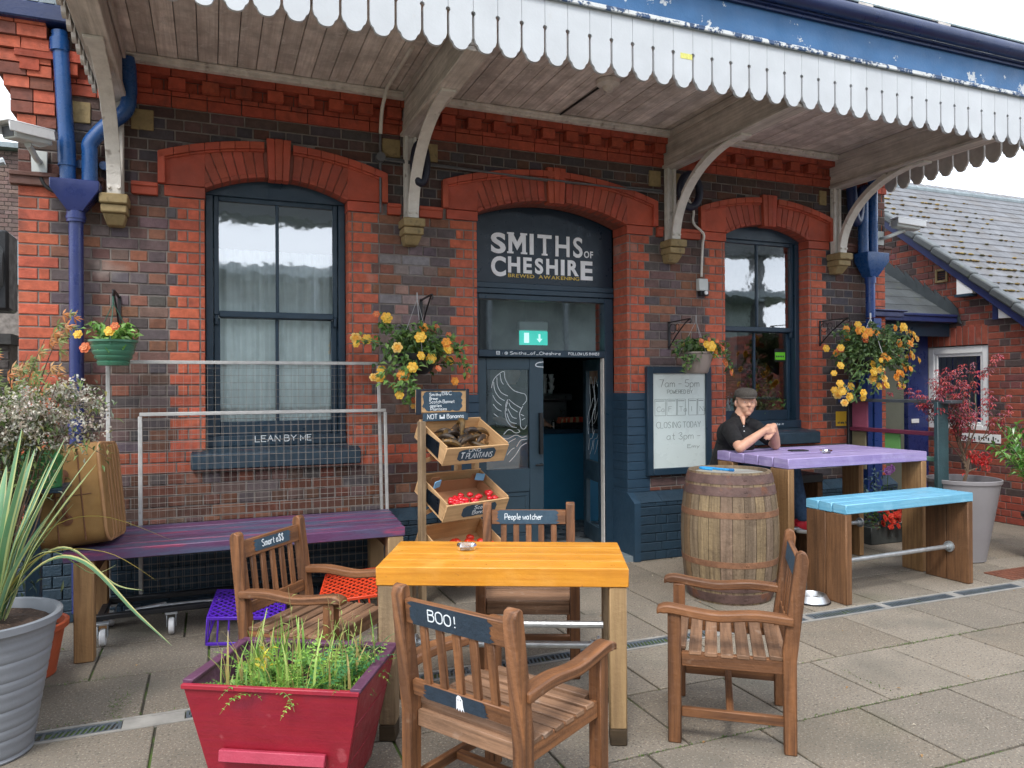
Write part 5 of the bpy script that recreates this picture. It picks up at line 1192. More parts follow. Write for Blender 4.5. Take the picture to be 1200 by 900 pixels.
# ------------------------------------------------------------------ overhead line mast and left-hand background
K = Kit('catenary_mast', 'thin grey railway mast with cantilever arm in the sky above the slate roof', 'mast', (17.5, 14, 0))
def pt(x, y, z): return (x, y, z)
t = MB(); t.tube([(16.4, 14, 0), (16.4, 14, 7.4)], .06, 8); K.part(t, 'mast', M_GALV)
t = MB(); t.tube([(16.45, 14, 6.7), (18.6, 14, 6.25)], .02, 6); t.tube([(16.9, 14, 5.5), (18.6, 14, 6.0)], .02, 6); t.tube([(18.6, 14, 6.25), (18.9, 14, 6.15), (18.6, 14, 6.0)], .02, 6); K.part(t, 'cantilever_arm', M_GALV)
t = MB(); t.tube([(16.5, 14, 6.68), (17.1, 14, 6.56)], .05, 8); t.tube([(16.95, 14, 5.52), (17.5, 14, 5.68)], .05, 8); K.part(t, 'insulator', M_LEAD)
K = Kit('garden_wall', 'dark brick pier and wall beyond the left end of the station', 'wall', (-2.2, 9, 0))
t = MB(); brickwall(t, lambda u, w, v: (u, 7.6+w, v), -3.6, -1.62, 0, 1.9, (), lambda u, v: jit((.05, .04, .04), .3), quoin=False); t.box(-3.6, -1.62, 7.61, 7.9, 0, 1.9, c=(.1, .09, .08)); t.box(-3.65, -1.6, 7.56, 7.95, 1.9, 1.99, c=(.05, .05, .05)); K.part(t, 'brickwork', M_BRICK, smooth=0)
K = Kit('distant_shed', 'grey brown brick outbuilding far behind the left corner', 'building', (-5, 16, 0))
t = MB(); brickwall(t, lambda u, w, v: (u, 16+w, v), -9, -3.0, 4.2, 5.85, (), lambda u, v: jit((.14, .09, .08), .3), quoin=False); K.part(t, 'wall', M_BRICK, smooth=0)
t = MB(); t.box(-9, -3.0, 16.02, 20, 0, 5.85); K.part(t, 'body', M_MORTAR)
t = MB(); t.box(-9.2, -2.9, 15.8, 20, 5.86, 5.95); t.box(-8, -3.1, 15.9, 16.0, 3.4, 4.2); K.part(t, 'roof', M_LEAD)
K = Kit('ventilation_unit', 'round dark grey ventilation unit behind the left edge of the station', 'ventilation unit', (-1.55, 6.6, 1.9))
t = MB(); t.lathe([(.001, -.16), (.20, -.16), (.24, -.10), (.25, .10), (.20, .15), (.001, .16)], (-1.58, 6.7, 2.42), 28, M=roty(pi/2)); K.part(t, 'drum', mat('grey_drum', (.09, .10, .11), .4, var=.1)); t = MB(); t.box(-1.60, -1.40, 6.55, 6.85, 2.1, 2.7); K.part(t, 'housing', M_BLACKPL, bevel=.02)
t = MB(); t.tube([(-1.62, 6.7, 0), (-1.62, 6.7, 2.2)], .025, 8); t.tube(crom([(-1.6, 6.9, 2.7), (-1.65, 6.9, 3.2), (-1.5, 6.9, 3.3)], 5), .03, 8); K.part(t, 'pole', M_GALV)
# opposite platform: what the windows reflect
K = Kit('reflection_slab', 'long dark slab added high behind the view, unseen, to darken the reflections in the window tops', 'reflected slab', (2, -13, 0))
t = MB(); t.box(-16, 22, -13.6, -12.6, 6.75, 8.4); K.part(t, 'deck', M_DKSLATE)  # unseen slab added to put a dark band into the window-top reflections
t = MB(); [t.box(x-.2, x+.2, -13.4, -12.9, 0, 6.75) for x in (-15, -5, 9, 21)]; K.part(t, 'pier', M_DKSLATE)
K = Kit('opposite_platform_building', 'long grey platform shelter across the tracks, seen only as a reflection', 'building', (2, -14, 0))
t = MB(); t.box(-16, 22, -15, -14.5, 0, 5.0, c=(1, 1, 1)); K.part(t, 'wall', mat('shelter_grey', (.36, .43, .43), .8, var=.3, nscale=1))
t = MB(); t.box(-17, 23, -15.5, -12.5, 5.0, 5.3); K.part(t, 'roof', M_LEAD)
t = MB()
for i in range(12): t.box(-15+i*3, -14.85+i*3, -12.8, -12.65, 0, 5.0)
K.part(t, 'column', M_LEAD)
# ------------------------------------------------------------------ teak armchairs
def make_chair(label):
    t = thing('garden_armchair', label, 'armchair', (0, 0, 0), 0, 'brown wooden armchairs round the orange table')
    W_ = .245; fx, bx = .235, -.225
    for s in (-1, 1):
        m = MB(); m.box(fx-.03, fx+.025, s*W_-.026, s*W_+.026, 0, .548); m.build('leg', M_CHAIR, t, bevel=.004)
        m = MB()                                            # rear leg: straight below the seat, raked above it, rounded top
        P = [(bx-.008, 0), (bx-.006, .40), (bx-.055, .80)]; w = .052
        pl_ = [(P[0][0]-.024, 0), (P[0][0]+.026, 0), (P[1][0]+.028, .42), (P[2][0]+.024, .80), (P[2][0]+.020, .822), (P[2][0]+.002, .834), (P[2][0]-.018, .826), (P[2][0]-.026, .80), (P[1][0]-.026, .38)]
        m.prism([(a, b) for a, b in pl_], s*W_-.025, s*W_+.025)
        # per-face grain for the prism: run it up the post
        for k in range(len(m.uv)): m.uv[k] = [(v_[2]+s, v_[0]+v_[1]) for v_ in [m.v[i] for i in m.f[k]]]
        m.build('leg', M_CHAIR, t, bevel=.004)
        m = MB(); prof = crom([(bx-.02, .565), (-.10, .575), (.05, .562), (.16, .572), (.26, .585), (.305, .57)], 4)   # shaped arm
        n = len(prof); bot = [(a, b-.036 if a < .28 else b-.028) for a, b in prof]
        i0 = len(m.v); hw = .031
        for (a, b), (c, d) in zip(prof, bot):
            m.v += [(a, s*(W_+.008)-hw, b), (a, s*(W_+.008)+hw, b), (c, s*(W_+.008)+hw, d), (c, s*(W_+.008)-hw, d)]
        for k in range(n-1):
            a = i0+k*4
            for j in range(4):
                q = (j+1) % 4; m.f.append((a+j, a+q, a+4+q, a+4+j)[::-1]); m.uv.append([(prof[k][0], j*.03+s), (prof[k][0], q*.03+s), (prof[k+1][0], q*.03+s), (prof[k+1][0], j*.03+s)][::-1]); m.c.append((1, 1, 1))
        m.f.append((i0, i0+1, i0+2, i0+3)); m.uv.append([(0, 0)]*4); m.c.append((1, 1, 1)); e = i0+(n-1)*4; m.f.append((e+3, e+2, e+1, e)); m.uv.append([(0, 0)]*4); m.c.append((1, 1, 1))
        m.build('arm', M_CHAIR, t, bevel=.008, bseg=2)
        m = MB(); m.box(bx+.02, fx-.031, s*W_-.014, s*W_+.014, .325, .385); m.build('seat_rail', M_CHAIR, t, bevel=.003)
        m = MB(); m.box(bx+.005, fx-.031, s*W_-.013, s*W_+.013, .11, .148); m.build('stretcher', M_CHAIR, t, bevel=.003)
    m = MB(); m.box(-.01, .02, -W_+.014, W_-.014, .115, .145); m.build('stretcher', M_CHAIR, t, bevel=.003)
    m = MB()
    for xx in (fx-.014, bx+.012): m.box(xx-.014, xx+.014, -W_+.027, W_-.027, .325, .383)
    for i in range(7):
        xx = -.178+i*.065; dip = -.012*cos((xx-.02)/.25*pi/2); m.obox((xx, 0, .394+dip), (.052, 2*W_+.035 if i < 6 else 2*W_-.056, .018), roty(-.06+.02*i), tint=.18)
    m.build('seat', M_CHAIRSEAT, t, bevel=.003)
    m = MB(); rk = lambda z: bx-.006-.049*(z-.40)/.40
    m.obox((rk(.745), 0, .745), (.024, 2*W_-.052, .085), roty(-.12)); m.obox((rk(.47), 0, .47), (.022, 2*W_-.052, .055), roty(-.12))
    for i in range(5):
        yy = (-2+i)*.0735; m.bar((rk(.495), yy, .495), (rk(.704), yy, .704), .034, .014, upv=(1, 0, 0), tint=.18)
    m.build('backrest', M_CHAIR, t, bevel=.003)
    return t
def place(o, x, y, ang, label): o.location = (x, y, 0); o.rotation_euler = (0, 0, radians(ang)); o['label'] = label; return o
chA = make_chair('x'); chB = dup(chA); chC = dup(chA); chD = dup(chA)
place(chA, .48, 3.76, -41, 'wooden armchair with a blue patch reading Smart a$$, left of the orange table')
place(chB, 1.62, 3.79, 246, 'wooden armchair marked People watcher behind the orange table, back to the doorway')
place(chC, .975, 2.49, 31, 'wooden armchair lettered BOO! with a small white ghost, nearest the camera')
place(chD, 2.165, 2.755, 143, 'wooden armchair seen from the side, alone at the right of the orange table')
rkz = lambda z: -.231-.049*(z-.40)/.40
M_SLATEDK = mat('dark_blue_chalk_paint', (.016, .032, .052), .6, var=.2, nscale=20, bump=.3, bscale=80)
def patch(chair, text, z, hh, y0, y1, front, h, st, wid, off=0, ghost=False, matp=None, col=None):
    """ragged painted patch on a back rail; front=True is the face towards the sitter."""
    t = MB(); n = 14; f_ = 1 if front else -1
    up_ = Vector((-.1197, 0, .9928)); nn = Vector((.9928, 0, .1197))*f_; ey = up_; ex = Vector((0, f_, 0))
    o = Vector((rkz(z), 0, z))+nn*.0125
    top = [(y0+(y1-y0)*i/n, hh/2-.001-(.010*rnd.random() if i in (0, n) else .0)) for i in range(n+1)]
    poly = [(y0+(y1-y0)*i/n, -hh/2) for i in range(n+1)]+[(y1+.012*(k%2)+rnd.uniform(-.004, .012), -hh/2+hh*k/9) for k in range(1, 9)]+[(y0+(y1-y0)*i/n, hh/2) for i in range(n, -1, -1)]+[(y0-.012*(k%2)-rnd.uniform(-.004, .012), hh/2-hh*k/9) for k in range(1, 9)]
    P = [o+ex*a+ey*b+nn*.0006 for a, b in poly]
    t.face(P); pa = t.build('painted_patch', matp or M_SLATEBL, chair, smooth=0)
    if text:
        t = MB(); write(t, text, o+nn*.0007+ex*(off-wid/2)-ey*(h*.42), ex, ey, nn, h, st, wid=wid, depth=.0009); t.build('lettering', M_CHALK, pa, smooth=0)
    if ghost:
        t = MB(); g = [(-.017, -.028), (-.010, -.020), (-.006, -.030), (.0, -.020), (.006, -.031), (.010, -.020), (.018, -.030), (.014, -.006), (.014, .012), (.006, .024), (-.004, .026), (-.012, .018), (-.014, .0)]
        g2 = [o+ex*(off+a)+ey*b+nn*.0014 for a, b in g]; ce = o+ex*off+nn*.0014
        for i in range(len(g2)): t.face([ce, g2[i], g2[(i+1) % len(g2)]])
        gh = t.build('ghost_drawing', M_LETTER, pa, smooth=0); t = MB()
        for a in (-.005, .006): t.sphere(o+ex*(off+a)+ey*.010+nn*.0016, .0022, 8, sc=(1, 1, 1))
        t.build('ghost_eye', M_INK, pa)
patch(chA, 'Smart a$$', .747, .056, -.135, .13, True, .034, .0036, .17)
patch(chB, 'People watcher', .745, .080, -.17, .16, True, .034, .0034, .22, -.03)
patch(chC, 'BOO!', .745, .081, -.185, .15, False, .038, .004, .12, -.05, matp=M_SLATEDK)
patch(chC, None, .47, .052, -.15, .10, False, .0, .0, 1, off=-.0, ghost=True, matp=M_SLATEDK)
patch(chD, None, .745, .08, -.19, .19, True, 0, 0, 1)

# ------------------------------------------------------------------ plank tables and benches
def frameM(ang): return rotz(radians(ang))
def pipe_rail(mb, a, b, r=.0165, fl=True):
    mb.tube([a, b], r, 12)
    if fl:
        d = (Vector(b)-Vector(a)).normalized()
        for p, s in ((a, 1), (b, -1)):
            p = Vector(p); mb.tube([p, p+d*s*.012], .042, 16); mb.tube([p+d*s*.011, p+d*s*.045], .024, 12)
# orange table, local x along the long side
T = thing('orange_table', 'orange painted plank table with timber legs and steel foot rail, in the foreground', 'table', (1.245, 3.185, 0), radians(-24.9))
m = MB(); L_, D_ = 1.075, .53
for i in range(4): m.box(-L_/2, L_/2, -D_/2+i*D_/4+.0018, -D_/2+(i+1)*D_/4-.0018, .668, .75-rnd.uniform(0, .002), tint=.06)
m.build('tabletop', M_ORANGE, T, bevel=.004)
for sx_ in (-1, 1):
    for sy in (-1, 1):
        m = MB(); m.box(sx_*(L_/2-.045)-.036, sx_*(L_/2-.045)+.036, sy*(D_/2-.052)-.045, sy*(D_/2-.052)+.045, .07, .667); lg = m.build('leg', M_GREYPOST if (sx_ < 0 or sy > 0) else M_POSTL if 'M_POSTL' in globals() else mat('pale_softwood', (.38, .25, .12), .7, attr=True, var=.12, nscale=5, bump=.3, wood=((.2, .12, .06), .6)), T, bevel=.005)
        m = MB(); m.box(sx_*(L_/2-.045)-.0357, sx_*(L_/2-.045)+.0357, sy*(D_/2-.052)-.0447, sy*(D_/2-.052)+.0447, 0, .0698); m.build('leg_foot', M_POSTDKF if 'M_POSTDKF' in globals() else mat('dark_leg_wood', (.07, .045, .022), .8, attr=True, var=.3, wood=((.03, .02, .01), .7)), lg, bevel=.004)  # lowest piece of each leg in darker wood
m = MB(); pipe_rail(m, (-L_/2+.1, .10, .30), (L_/2-.1, .10, .30)); m.tube([(-L_/2+.12, -.16, .46), (-L_/2+.12, .16, .46)], .0165, 10); m.tube([(L_/2-.098, -.10, .46), (-.10, -.10, .46)], .0165, 10)
m.build('foot_rail', M_GALV, T)
m = MB()
for sx_ in (-1, 1): m.box(sx_*(L_/2-.052)-.02, sx_*(L_/2-.052)+.02, -D_/2+.10, D_/2-.10, .60, .665)
m.build('cross_rail', M_POST, T, bevel=.003)

# purple high table
def high_table(name, label, cat, x0, x1, y0, y1, zt, th, n, topm, legm, skew=0, group=None, legt=.058, split=2, rails=(), ang=0):
    cx_, cy_ = (x0+x1)/2, (y0+y1)/2; T = thing(name, label, cat, (cx_, cy_, 0), radians(ang), group); L_, D_ = x1-x0, y1-y0
    m = MB()
    for i in range(n): m.box(-L_/2+rnd.uniform(0, .004), L_/2-rnd.uniform(0, .004), -D_/2+i*D_/n+.004, -D_/2+(i+1)*D_/n-.004, zt-th, zt-rnd.uniform(0, .002), tint=.05)
    m.build('top', topm, T, bevel=.005)
    for sx_ in (-1, 1):
        xx = sx_*(L_/2-.004-legt/2)
        if split == 'pair':
            for sy in (-1, 1):
                m = MB(); yy = sy*(D_/2-.10); m.box(xx-legt/2, xx+legt/2, yy-.095, yy+.095, 0, zt-th-.001); m.build('leg', legm, T, bevel=.005)
        else:
            m = MB(); w = (D_-.01)/split
            for k in range(split): m.box(xx-legt/2, xx+legt/2, -D_/2+.005+k*w+.0015, -D_/2+.005+(k+1)*w-.0015, 0, zt-th-.001)
            m.build('end_panel', legm, T, bevel=.005)
    if rails:
        m = MB()
        for (yy, z) in rails: pipe_rail(m, (-L_/2+.065, yy, z), (L_/2-.065, yy, z))
        m.build('foot_rail', M_GALV, T)
    return T
pt_ = high_table('high_table', 'tall lilac plank table with brown board legs where the man is sitting', 'table', 3.915, 5.36, 4.32, 5.14, .97, .078, 5, M_LILAC, M_POST, split='pair', rails=[(.20, .30)], ang=.8)
m = MB(); m.tube([(.1, .2, .30), (.1, -.2, .30)], .0165, 10); m.tube([(.1, .2, .30), (.1, .2, .34)], .03, 10); m.build('rail_fitting', M_GALV, pt_)
bb_ = high_table('high_bench', 'sky blue plank bench with brown board ends and steel rail at the right', 'bench', 4.01, 5.35, 3.90, 4.265, .69, .068, 3, M_SKY, M_POSTDK, split=2, rails=[(-.03, .26)], ang=2.6)
M_BLKTOP = mat('charcoal_paint', (.035, .045, .055), .45, attr=True, var=.2, nscale=8, bump=.25, wood=((.09, .10, .11), .6))
high_table('high_bench', 'dark grey plank bench behind the lilac table, under the window', 'bench', 3.72, 4.90, 4.96, 5.30, .745, .07, 2, M_BLKTOP, M_POSTDK, split=3, rails=[(-.03, .30)])

# long mauve bench at the left, posts at both ends
T = thing('long_bench', 'long mauve and purple streaked plank bench against the left wall', 'bench', (.2, 5.1, 0))
m = MB(); bz = .62; bx0, bx1, by0, by1 = -.76, 1.15, 4.70, 5.42; nb_ = 5
M_ = [(-.76, 1.15)]
for i in range(nb_):
    ya = by0+i*(by1-by0)/nb_; yb = ya+(by1-by0)/nb_-.006
    m.box(bx0-.2, bx1+.012*i-.2, ya-5.1, yb-5.1, bz-.062, bz-rnd.uniform(0, .003), tint=.15)
m.build('seat', M_MAUVE, T, bevel=.004)
for x in (-.66, 1.09):
    for y in (4.75, 5.34):
        m = MB(); m.box(x-.2-.05, x-.2+.05, y-5.1-.045, y-5.1+.045, 0, bz-.063); m.build('leg', M_POST if x < 0 else mat('tan_post', (.33, .22, .11), .7, attr=True, var=.15, wood=((.2, .12, .06), .5)), T, bevel=.005)
    m = MB(); m.box(x-.2-.012, x-.2+.04, 4.80-5.1, 5.29-5.1, bz-.18, bz-.064); m.build('cross_rail', M_POSTDK, T, bevel=.003)

# ------------------------------------------------------------------ mesh roll cages behind the bench
def cage(label, x0, x1, y, z0, z1, lean, posts, px=.05):
    K = Kit('mesh_panel', label, 'mesh screen', ((x0+x1)/2, y, 0), 'galvanised mesh screens behind the mauve bench')
    t = MB(); r = .013
    t.box(x0-.004, x1+.004, y-.012, y+.012, z1-.024, z1); t.box(x0-.012, x0+.012, y-.010, y+.010, z0, z1-.0245)
    t.bar((x1+lean, y, z0), (x1, y, z1-.0245), .022, .024, upv=(0, 1, 0))
    K.part(t, 'frame', M_OFFGALV, bevel=.003)
    t = MB(); x = x0+px
    while x < x1-.01: t.tube([(x, y+.004, z0+.02), (x, y+.004, z1-.02)], .0010, 4, cap=False); x += px
    z = z1-px
    while z > z0+.02: t.tube([(x0+.01, y-.002, z), (x1-.01+lean*(z1-z)/(z1-z0), y-.002, z)], .0010, 4, cap=False); z -= px
    K.part(t, 'wire_grid', M_WIRE, smooth=0)
M_OFFGALV = mat('grey_painted_tube', (.44, .44, .43), .5, metal=.2, var=.15, nscale=15, bump=.15, speck=[((.2, .17, .14), 22, .68, .76, .5)])
cage('tall mesh screen whose white top bar crosses the left window', -.625, 1.145, 5.485, .14, 1.70, .03, 0)
cage('lower mesh screen standing in front of the taller one', -.435, 1.185, 5.44, .14, 1.355, .02, 0)
K = Kit('roll_cage_base', 'dark wheeled base frame with white castors beneath the mauve bench', 'trolley base', (.3, 5.2, 0))
t = MB(); t.bar((-.70, 5.02, .155), (.55, 5.12, .155), .05, .03); t.bar((-.70, 5.40, .155), (1.1, 5.40, .155), .05, .03); t.bar((-.62, 5.0, .15), (-.62, 5.42, .15), .04, .03); t.bar((.40, 5.1, .15), (.40, 5.42, .15), .04, .03); K.part(t, 'frame', M_BLACKPL, bevel=.004)
t = MB(); t.tube([(-.3, 5.14, .15), (.05, 5.08, .165)], .018, 10); t.tube([(-.5, 5.2, .12), (-.28, 5.3, .12)], .018, 10); K.part(t, 'cross_tube', M_GALV)
for x, y in ((-.60, 4.98), (-.235, 5.06), (.42, 5.3), (-.6, 5.38)):
    t = MB(); t.box(x-.035, x+.035, y-.03, y+.03, .125, .138); t.box(x-.028, x-.024, y-.03, y+.025, .05, .125); t.box(x+.024, x+.028, y-.03, y+.025, .05, .125); cf = K.part(t, 'castor', M_GALV, bevel=.002)
    t = MB(); t.lathe([(.001, -.016), (.045, -.016), (.05, -.010), (.05, .010), (.045, .016), (.001, .016)], (x, y-.005, .051), 20, M=roty(pi/2)); K.part(t, 'wheel', M_WHITEPL, cf)
# plastic crates
def crate(label, loc, rot, size, m, grp='plastic crates under the long bench'):
    T = thing('plastic_crate', label, 'crate', loc, 0, grp); T.rotation_euler = rot
    w, d, h = size; t = MB(); r = .006
    # lattice base (shown upward), rim, and barred sides
    for i in range(-8, 16):
        for sgn in (1, -1):
            a = -w/2+i*.05; pts = []
            x0_, x1_ = a, a+sgn*d
            lo, hi = (-w/2, w/2)
            P0 = Vector((x0_, -d/2, h)); P1 = Vector((x1_, d/2, h)); D = P1-P0
            ts = [0, 1]
            if abs(D.x) > 1e-6:
                for L__ in (lo, hi): ts.append((L__-P0.x)/D.x)
            ts = sorted(max(0, min(1, q)) for q in ts); ms = [(ts[k]+ts[k+1])/2 for k in range(3)]
            for k in range(3):
                mx_ = P0.x+D.x*ms[k]
                if lo < mx_ < hi and ts[k+1]-ts[k] > .02: t.bar(P0+D*ts[k], P0+D*ts[k+1], .009, .005+.0006*(sgn+1), tint=0)
    t.build('lattice', m, T)
    t = MB()
    for z in (h-.006, .008, h*.5) if h > .3 else (h-.006, .008):
        for (a, b) in (((-w/2, -d/2), (w/2, -d/2)), ((w/2, -d/2), (w/2, d/2)), ((w/2, d/2), (-w/2, d/2)), ((-w/2, d/2), (-w/2, -d/2))): t.bar((*a, z), (*b, z), .010, .018, tint=0)
    for k in range(8):
        x = -w/2+k*w/7
        for y in (-d/2, d/2): t.bar((x, y, .008), (x, y, h-.006), .010, .006, upv=(0, 1, 0), tint=0)
    for k in range(6):
        y = -d/2+k*d/5
        for x in (-w/2, w/2): t.bar((x, y, .008), (x, y, h-.006), .006, .010, upv=(0, 1, 0), tint=0)
    t.build('side_bars', m, T, bevel=.002)
    return T
crate('purple lattice plastic crate tipped on the ground under the bench', (.20, 4.86, .03), (radians(8), radians(4), radians(-8)), (.42, .40, .17), M_PURPLE)
crate('orange red lattice plastic crate behind the armchair marked Smart a$$', (.86, 4.72, .12), (radians(10), radians(-6), radians(-16)), (.42, .40, .17), M_ORCRATE)

# ------------------------------------------------------------------ fruit stand with three tilted boxes and sign boards
SA = 19; SO = Vector((1.415, 4.86, 0)); SM = rotz(radians(SA))
S = thing('crate_stand', 'pale timber stand with three tilted fruit crates beside the doorway', 'display stand', tuple(SO), radians(SA))
def sbar(x0, x1, y0, y1, z0, z1, mb, **k): mb.box(x0, x1, y0, y1, z0, z1, **k)
for (x, y) in ((-.02, .16), (.59, .34), (.47, .40)):
    t = MB(); t.box(x-.022, x+.022, y-.022, y+.022, 0, 1.275 if x < .5 else 1.1); t.build('post', M_CRATEW if x > 0 else M_GREYPOST, S, bevel=.003)
t = MB()
for z in (.25, .62, .98):
    for x in (.57,): t.bar((x, .18, z+.03), (x, .36, z+.10), .015, .03)
    t.bar((0, .16, z+.02), (.5, .34, z+.09), .015, .03)
t.build('rail', M_CRATEW, S, bevel=.002)
def tray(z, label, fill):
    """tilted wooden box: local frame x right, y back, tilted forward."""
    T = thing('fruit_crate', label, 'fruit crate', tuple(SO+SM @ Vector((.305, 0, z))), 0, 'tilted crates on the fruit stand'); T.rotation_euler = (radians(27), 0, radians(SA))
    w, d, h = .55, .36, .14; t = MB(); e = .012
    t.box(-w/2, w/2, 0, d, 0, .012); t.box(-w/2, w/2, -.012, 0, -.004, h*.93); t.box(-w/2, w/2, d, d+.012, 0, h*1.05); t.box(-w/2, -w/2+e, 0, d, .0125, h); t.box(w/2-e, w/2, 0, d, .0125, h)
    t.build('box', M_CRATEW, T, bevel=.002)
    return T
T1 = tray(.985, 'top crate of the stand, holding blackened plantains, front lettered PLANTAINS', 0)
T2 = tray(.60, 'middle crate of the stand, holding red peppers, front lettered Scotch Bonnet', 0)
T3 = tray(.235, 'lowest crate of the stand, holding tomatoes, half hidden by the orange table', 0)
def sidepatch(T, w=.30, x=0, z=.075, hh=.075, lines=()):
    t = MB(); n = 12; y = -.0128; P = []
    for i in range(n+1): P.append((x-w/2+w*i/n, y, z-hh/2+rnd.uniform(-.004, .004)+(.018 if i in (0, n) else 0)))
    for i in range(n+1): P.append((x+w/2-w*i/n, y, z+hh/2+rnd.uniform(-.004, .004)-(.018 if i in (0, n) else 0)))
    t.face(P); pa = t.build('painted_patch', M_SLATEBL, T, smooth=0)
    t = MB()
    for s_, xx, zz, hh_, st_, wd in lines: write(t, s_, (xx, y-.0006, zz), EX, EZ, NY, hh_, st_, wid=wd, depth=.0008)
    t.build('lettering', M_CHALK, pa, smooth=0)
sidepatch(T1, .33, .0, .07, .088, [('UNO', -.08, .095, .022, .0035, .10), ('PLANTAINS', -.09, .042, .040, .0045, .23), ('T', -.14, .045, .045, .008, .03)])
sidepatch(T2, .30, .02, .065, .095, [('Scotch', -.03, .075, .030, .0042, .14), ('Bonnet', -.035, .035, .030, .0042, .14)])
for T in (T1, T2):                                       # black flap on the side of each crate
    t = MB(); t.raw([(-.2765, .05, .02), (-.2765, .26, .025), (-.2765, .24, .11), (-.2765, .08, .125), (-.2795, .05, .02), (-.2795, .26, .025), (-.2795, .24, .11), (-.2795, .08, .125)], [(4, 5, 6, 7), (7, 6, 5, 4), (0, 1, 5, 4), (1, 2, 6, 5), (2, 3, 7, 6), (3, 0, 4, 7)]); t.build('side_label', M_DARKNAVY, T, smooth=0)
# plantains: curved dark brown fruit
for i in range(22):
    T = thing('plantain', 'blackened overripe plantain lying in the top crate', 'plantain', (0, 0, 0), 0, 'plantains heaped in the top crate')
    t = MB(); a = rnd.uniform(-.9, .9); L_ = rnd.uniform(.15, .20); c_ = Vector((-.17+.34*((i*7) % 22)/21, .08+.2*((i*5) % 22)/21, .065+rnd.uniform(0, .035))); dz = .045*rnd.choice((1, 1, -.3))
    if i == 5: c_ = Vector((-.02, .22, .12)); dz = .10; a = 1.2
    pts = []
    for k in range(9):
        q = k/8*2-1; pts.append(tuple(c_+rotz(a) @ Vector((q*L_/2, 0, dz*(1-q*q)-.01))))
    t.tube(pts, [.004, .012, .018, .020, .021, .020, .018, .011, .005], 8, c=jit(rnd.choice([(.035, .022, .015), (.05, .03, .018), (.10, .055, .015)]), .3))
    o = t.build('skin_body', mat('plantain_skin', None, .5, attr=True, var=.5, nscale=30, bump=.4, bscale=50, speck=[((.42, .22, .05), 26, .62, .7, .7)]), T)
    T.location = T1.location; T.rotation_euler = T1.rotation_euler
# cardboard tray and scotch bonnets in the middle crate
T = thing('cardboard_tray', 'brown cardboard tray with blue corners inside the middle crate', 'cardboard tray', tuple(T2.location)); T.rotation_euler = T2.rotation_euler
t = MB(); t.box(-.215, .235, .03, .31, .014, .018); t.box(-.215, .235, .306, .311, .0185, .11); t.box(-.2195, -.2155, .03, .31, .014, .10); t.box(.2355, .2395, .03, .31, .014, .10); t.box(-.215, -.14, .300, .3055, .11, .15); t.box(.15, .235, .300, .3055, .11, .15); t.build('tray', mat('cardboard', (.34, .16, .075), .8, var=.1, bump=.1), T)
t = MB(); t.obox((-.20, .24, .135), (.07, .006, .055), rotz(.3)); t.obox((.20, .27, .14), (.07, .006, .055), rotz(-.3)); t.build('blue_corner', mat('pale_blue_card', (.22, .50, .78), .6), T)
def fruits(T0, n, rad, base, label, name, cat, grp, colf, xr, yr):
    for i in range(n):
        T = thing(name, label, cat, tuple(T0.location), 0, grp); T.rotation_euler = T0.rotation_euler
        t = MB(); p = (rnd.uniform(*xr), rnd.uniform(*yr), base+rad*.8+rnd.uniform(0, .012)); t.sphere(p, rad*rnd.uniform(.85, 1.1), 12, c=colf(), sc=(1, 1, .85)); t.sphere((p[0]+rad*.5, p[1]-rad*.3, p[2]+.002), rad*.6, 10, c=colf())
        t.build('fruit', mat('pepper_skin', None, .22, attr=True, var=.1, bump=.15, bscale=14, spec=.6), T)
fruits(T2, 16, .022, .075, 'red scotch bonnet pepper in the middle crate', 'pepper', 'pepper', 'red peppers in the middle crate', lambda: jit((.62, .012, .02), .2), (-.19, -.04), (.03, .13))
fruits(T2, 12, .022, .075, 'red scotch bonnet pepper in the middle crate', 'pepper', 'pepper', 'red peppers in the middle crate', lambda: jit((.62, .012, .02), .2), (.0, .2), (.03, .13))
fruits(T3, 14, .030, .085, 'red tomato in the lowest crate', 'tomato', 'tomato', 'tomatoes in the lowest crate', lambda: jit((.68, .035, .015), .15), (-.12, .2), (.05, .2))
# sign boards on top
T = thing('chalk_sign', 'blue chalk sign listing produce on top of the fruit stand', 'chalk sign', tuple(SO+SM @ Vector((.22, .24, 1.33))), radians(SA))
t = MB(); t.box(-.225, .22, 0, .022, .0, .162); t.build('board', M_CRATEW, T, bevel=.003)
t = MB()
for a_, b_, c_, d_ in ((-.235, -.19, -.012, .168), (.205, .235, -.012, .168), (-.19, .205, .155, .168)): t.box(a_, b_, -.006, -.0005, c_, d_)
t.build('frame', M_DARKNAVY, T, bevel=.002)
t = MB(); n = 16; P = [(-.165+.33*i/n, -.0012, .012+rnd.uniform(-.006, .006)+(.022 if i in (0, n) else 0)) for i in range(n+1)]+[(.175+rnd.uniform(-.014, .01), -.0012, .03+.014*i) for i in range(8)]+[(.165-.33*i/n, -.0012, .148+rnd.uniform(-.004, .004)-(.01 if i in (0, n) else 0)) for i in range(n+1)]+[(-.17+rnd.uniform(-.012, .012), -.0012, .13-.014*i) for i in range(8)]
t.face(P); pa = t.build('painted_patch', M_SLATEBL, T, smooth=0)
t = MB()
for s_, x, z, h, w_ in (('Smiths', -.12, .118, .022, .10), ('B&C', -.01, .125, .026, .085), ('Brown', -.118, .092, .018, .07), ('Scotch Bonnet', -.12, .066, .024, .22), ('apples', -.115, .040, .021, .10), ('Plantains', -.11, .015, .021, .14)): write(t, s_, (x, -.0018, z), EX, EZ, NY, h, .0034, wid=w_, depth=.0007)
t.build('lettering', M_CHALK, pa, smooth=0)
T = thing('chalk_sign', 'narrow blue sign reading NOT Bananas just above the plantains', 'chalk sign', tuple(SO+SM @ Vector((.25, .235, 1.268))), radians(SA))
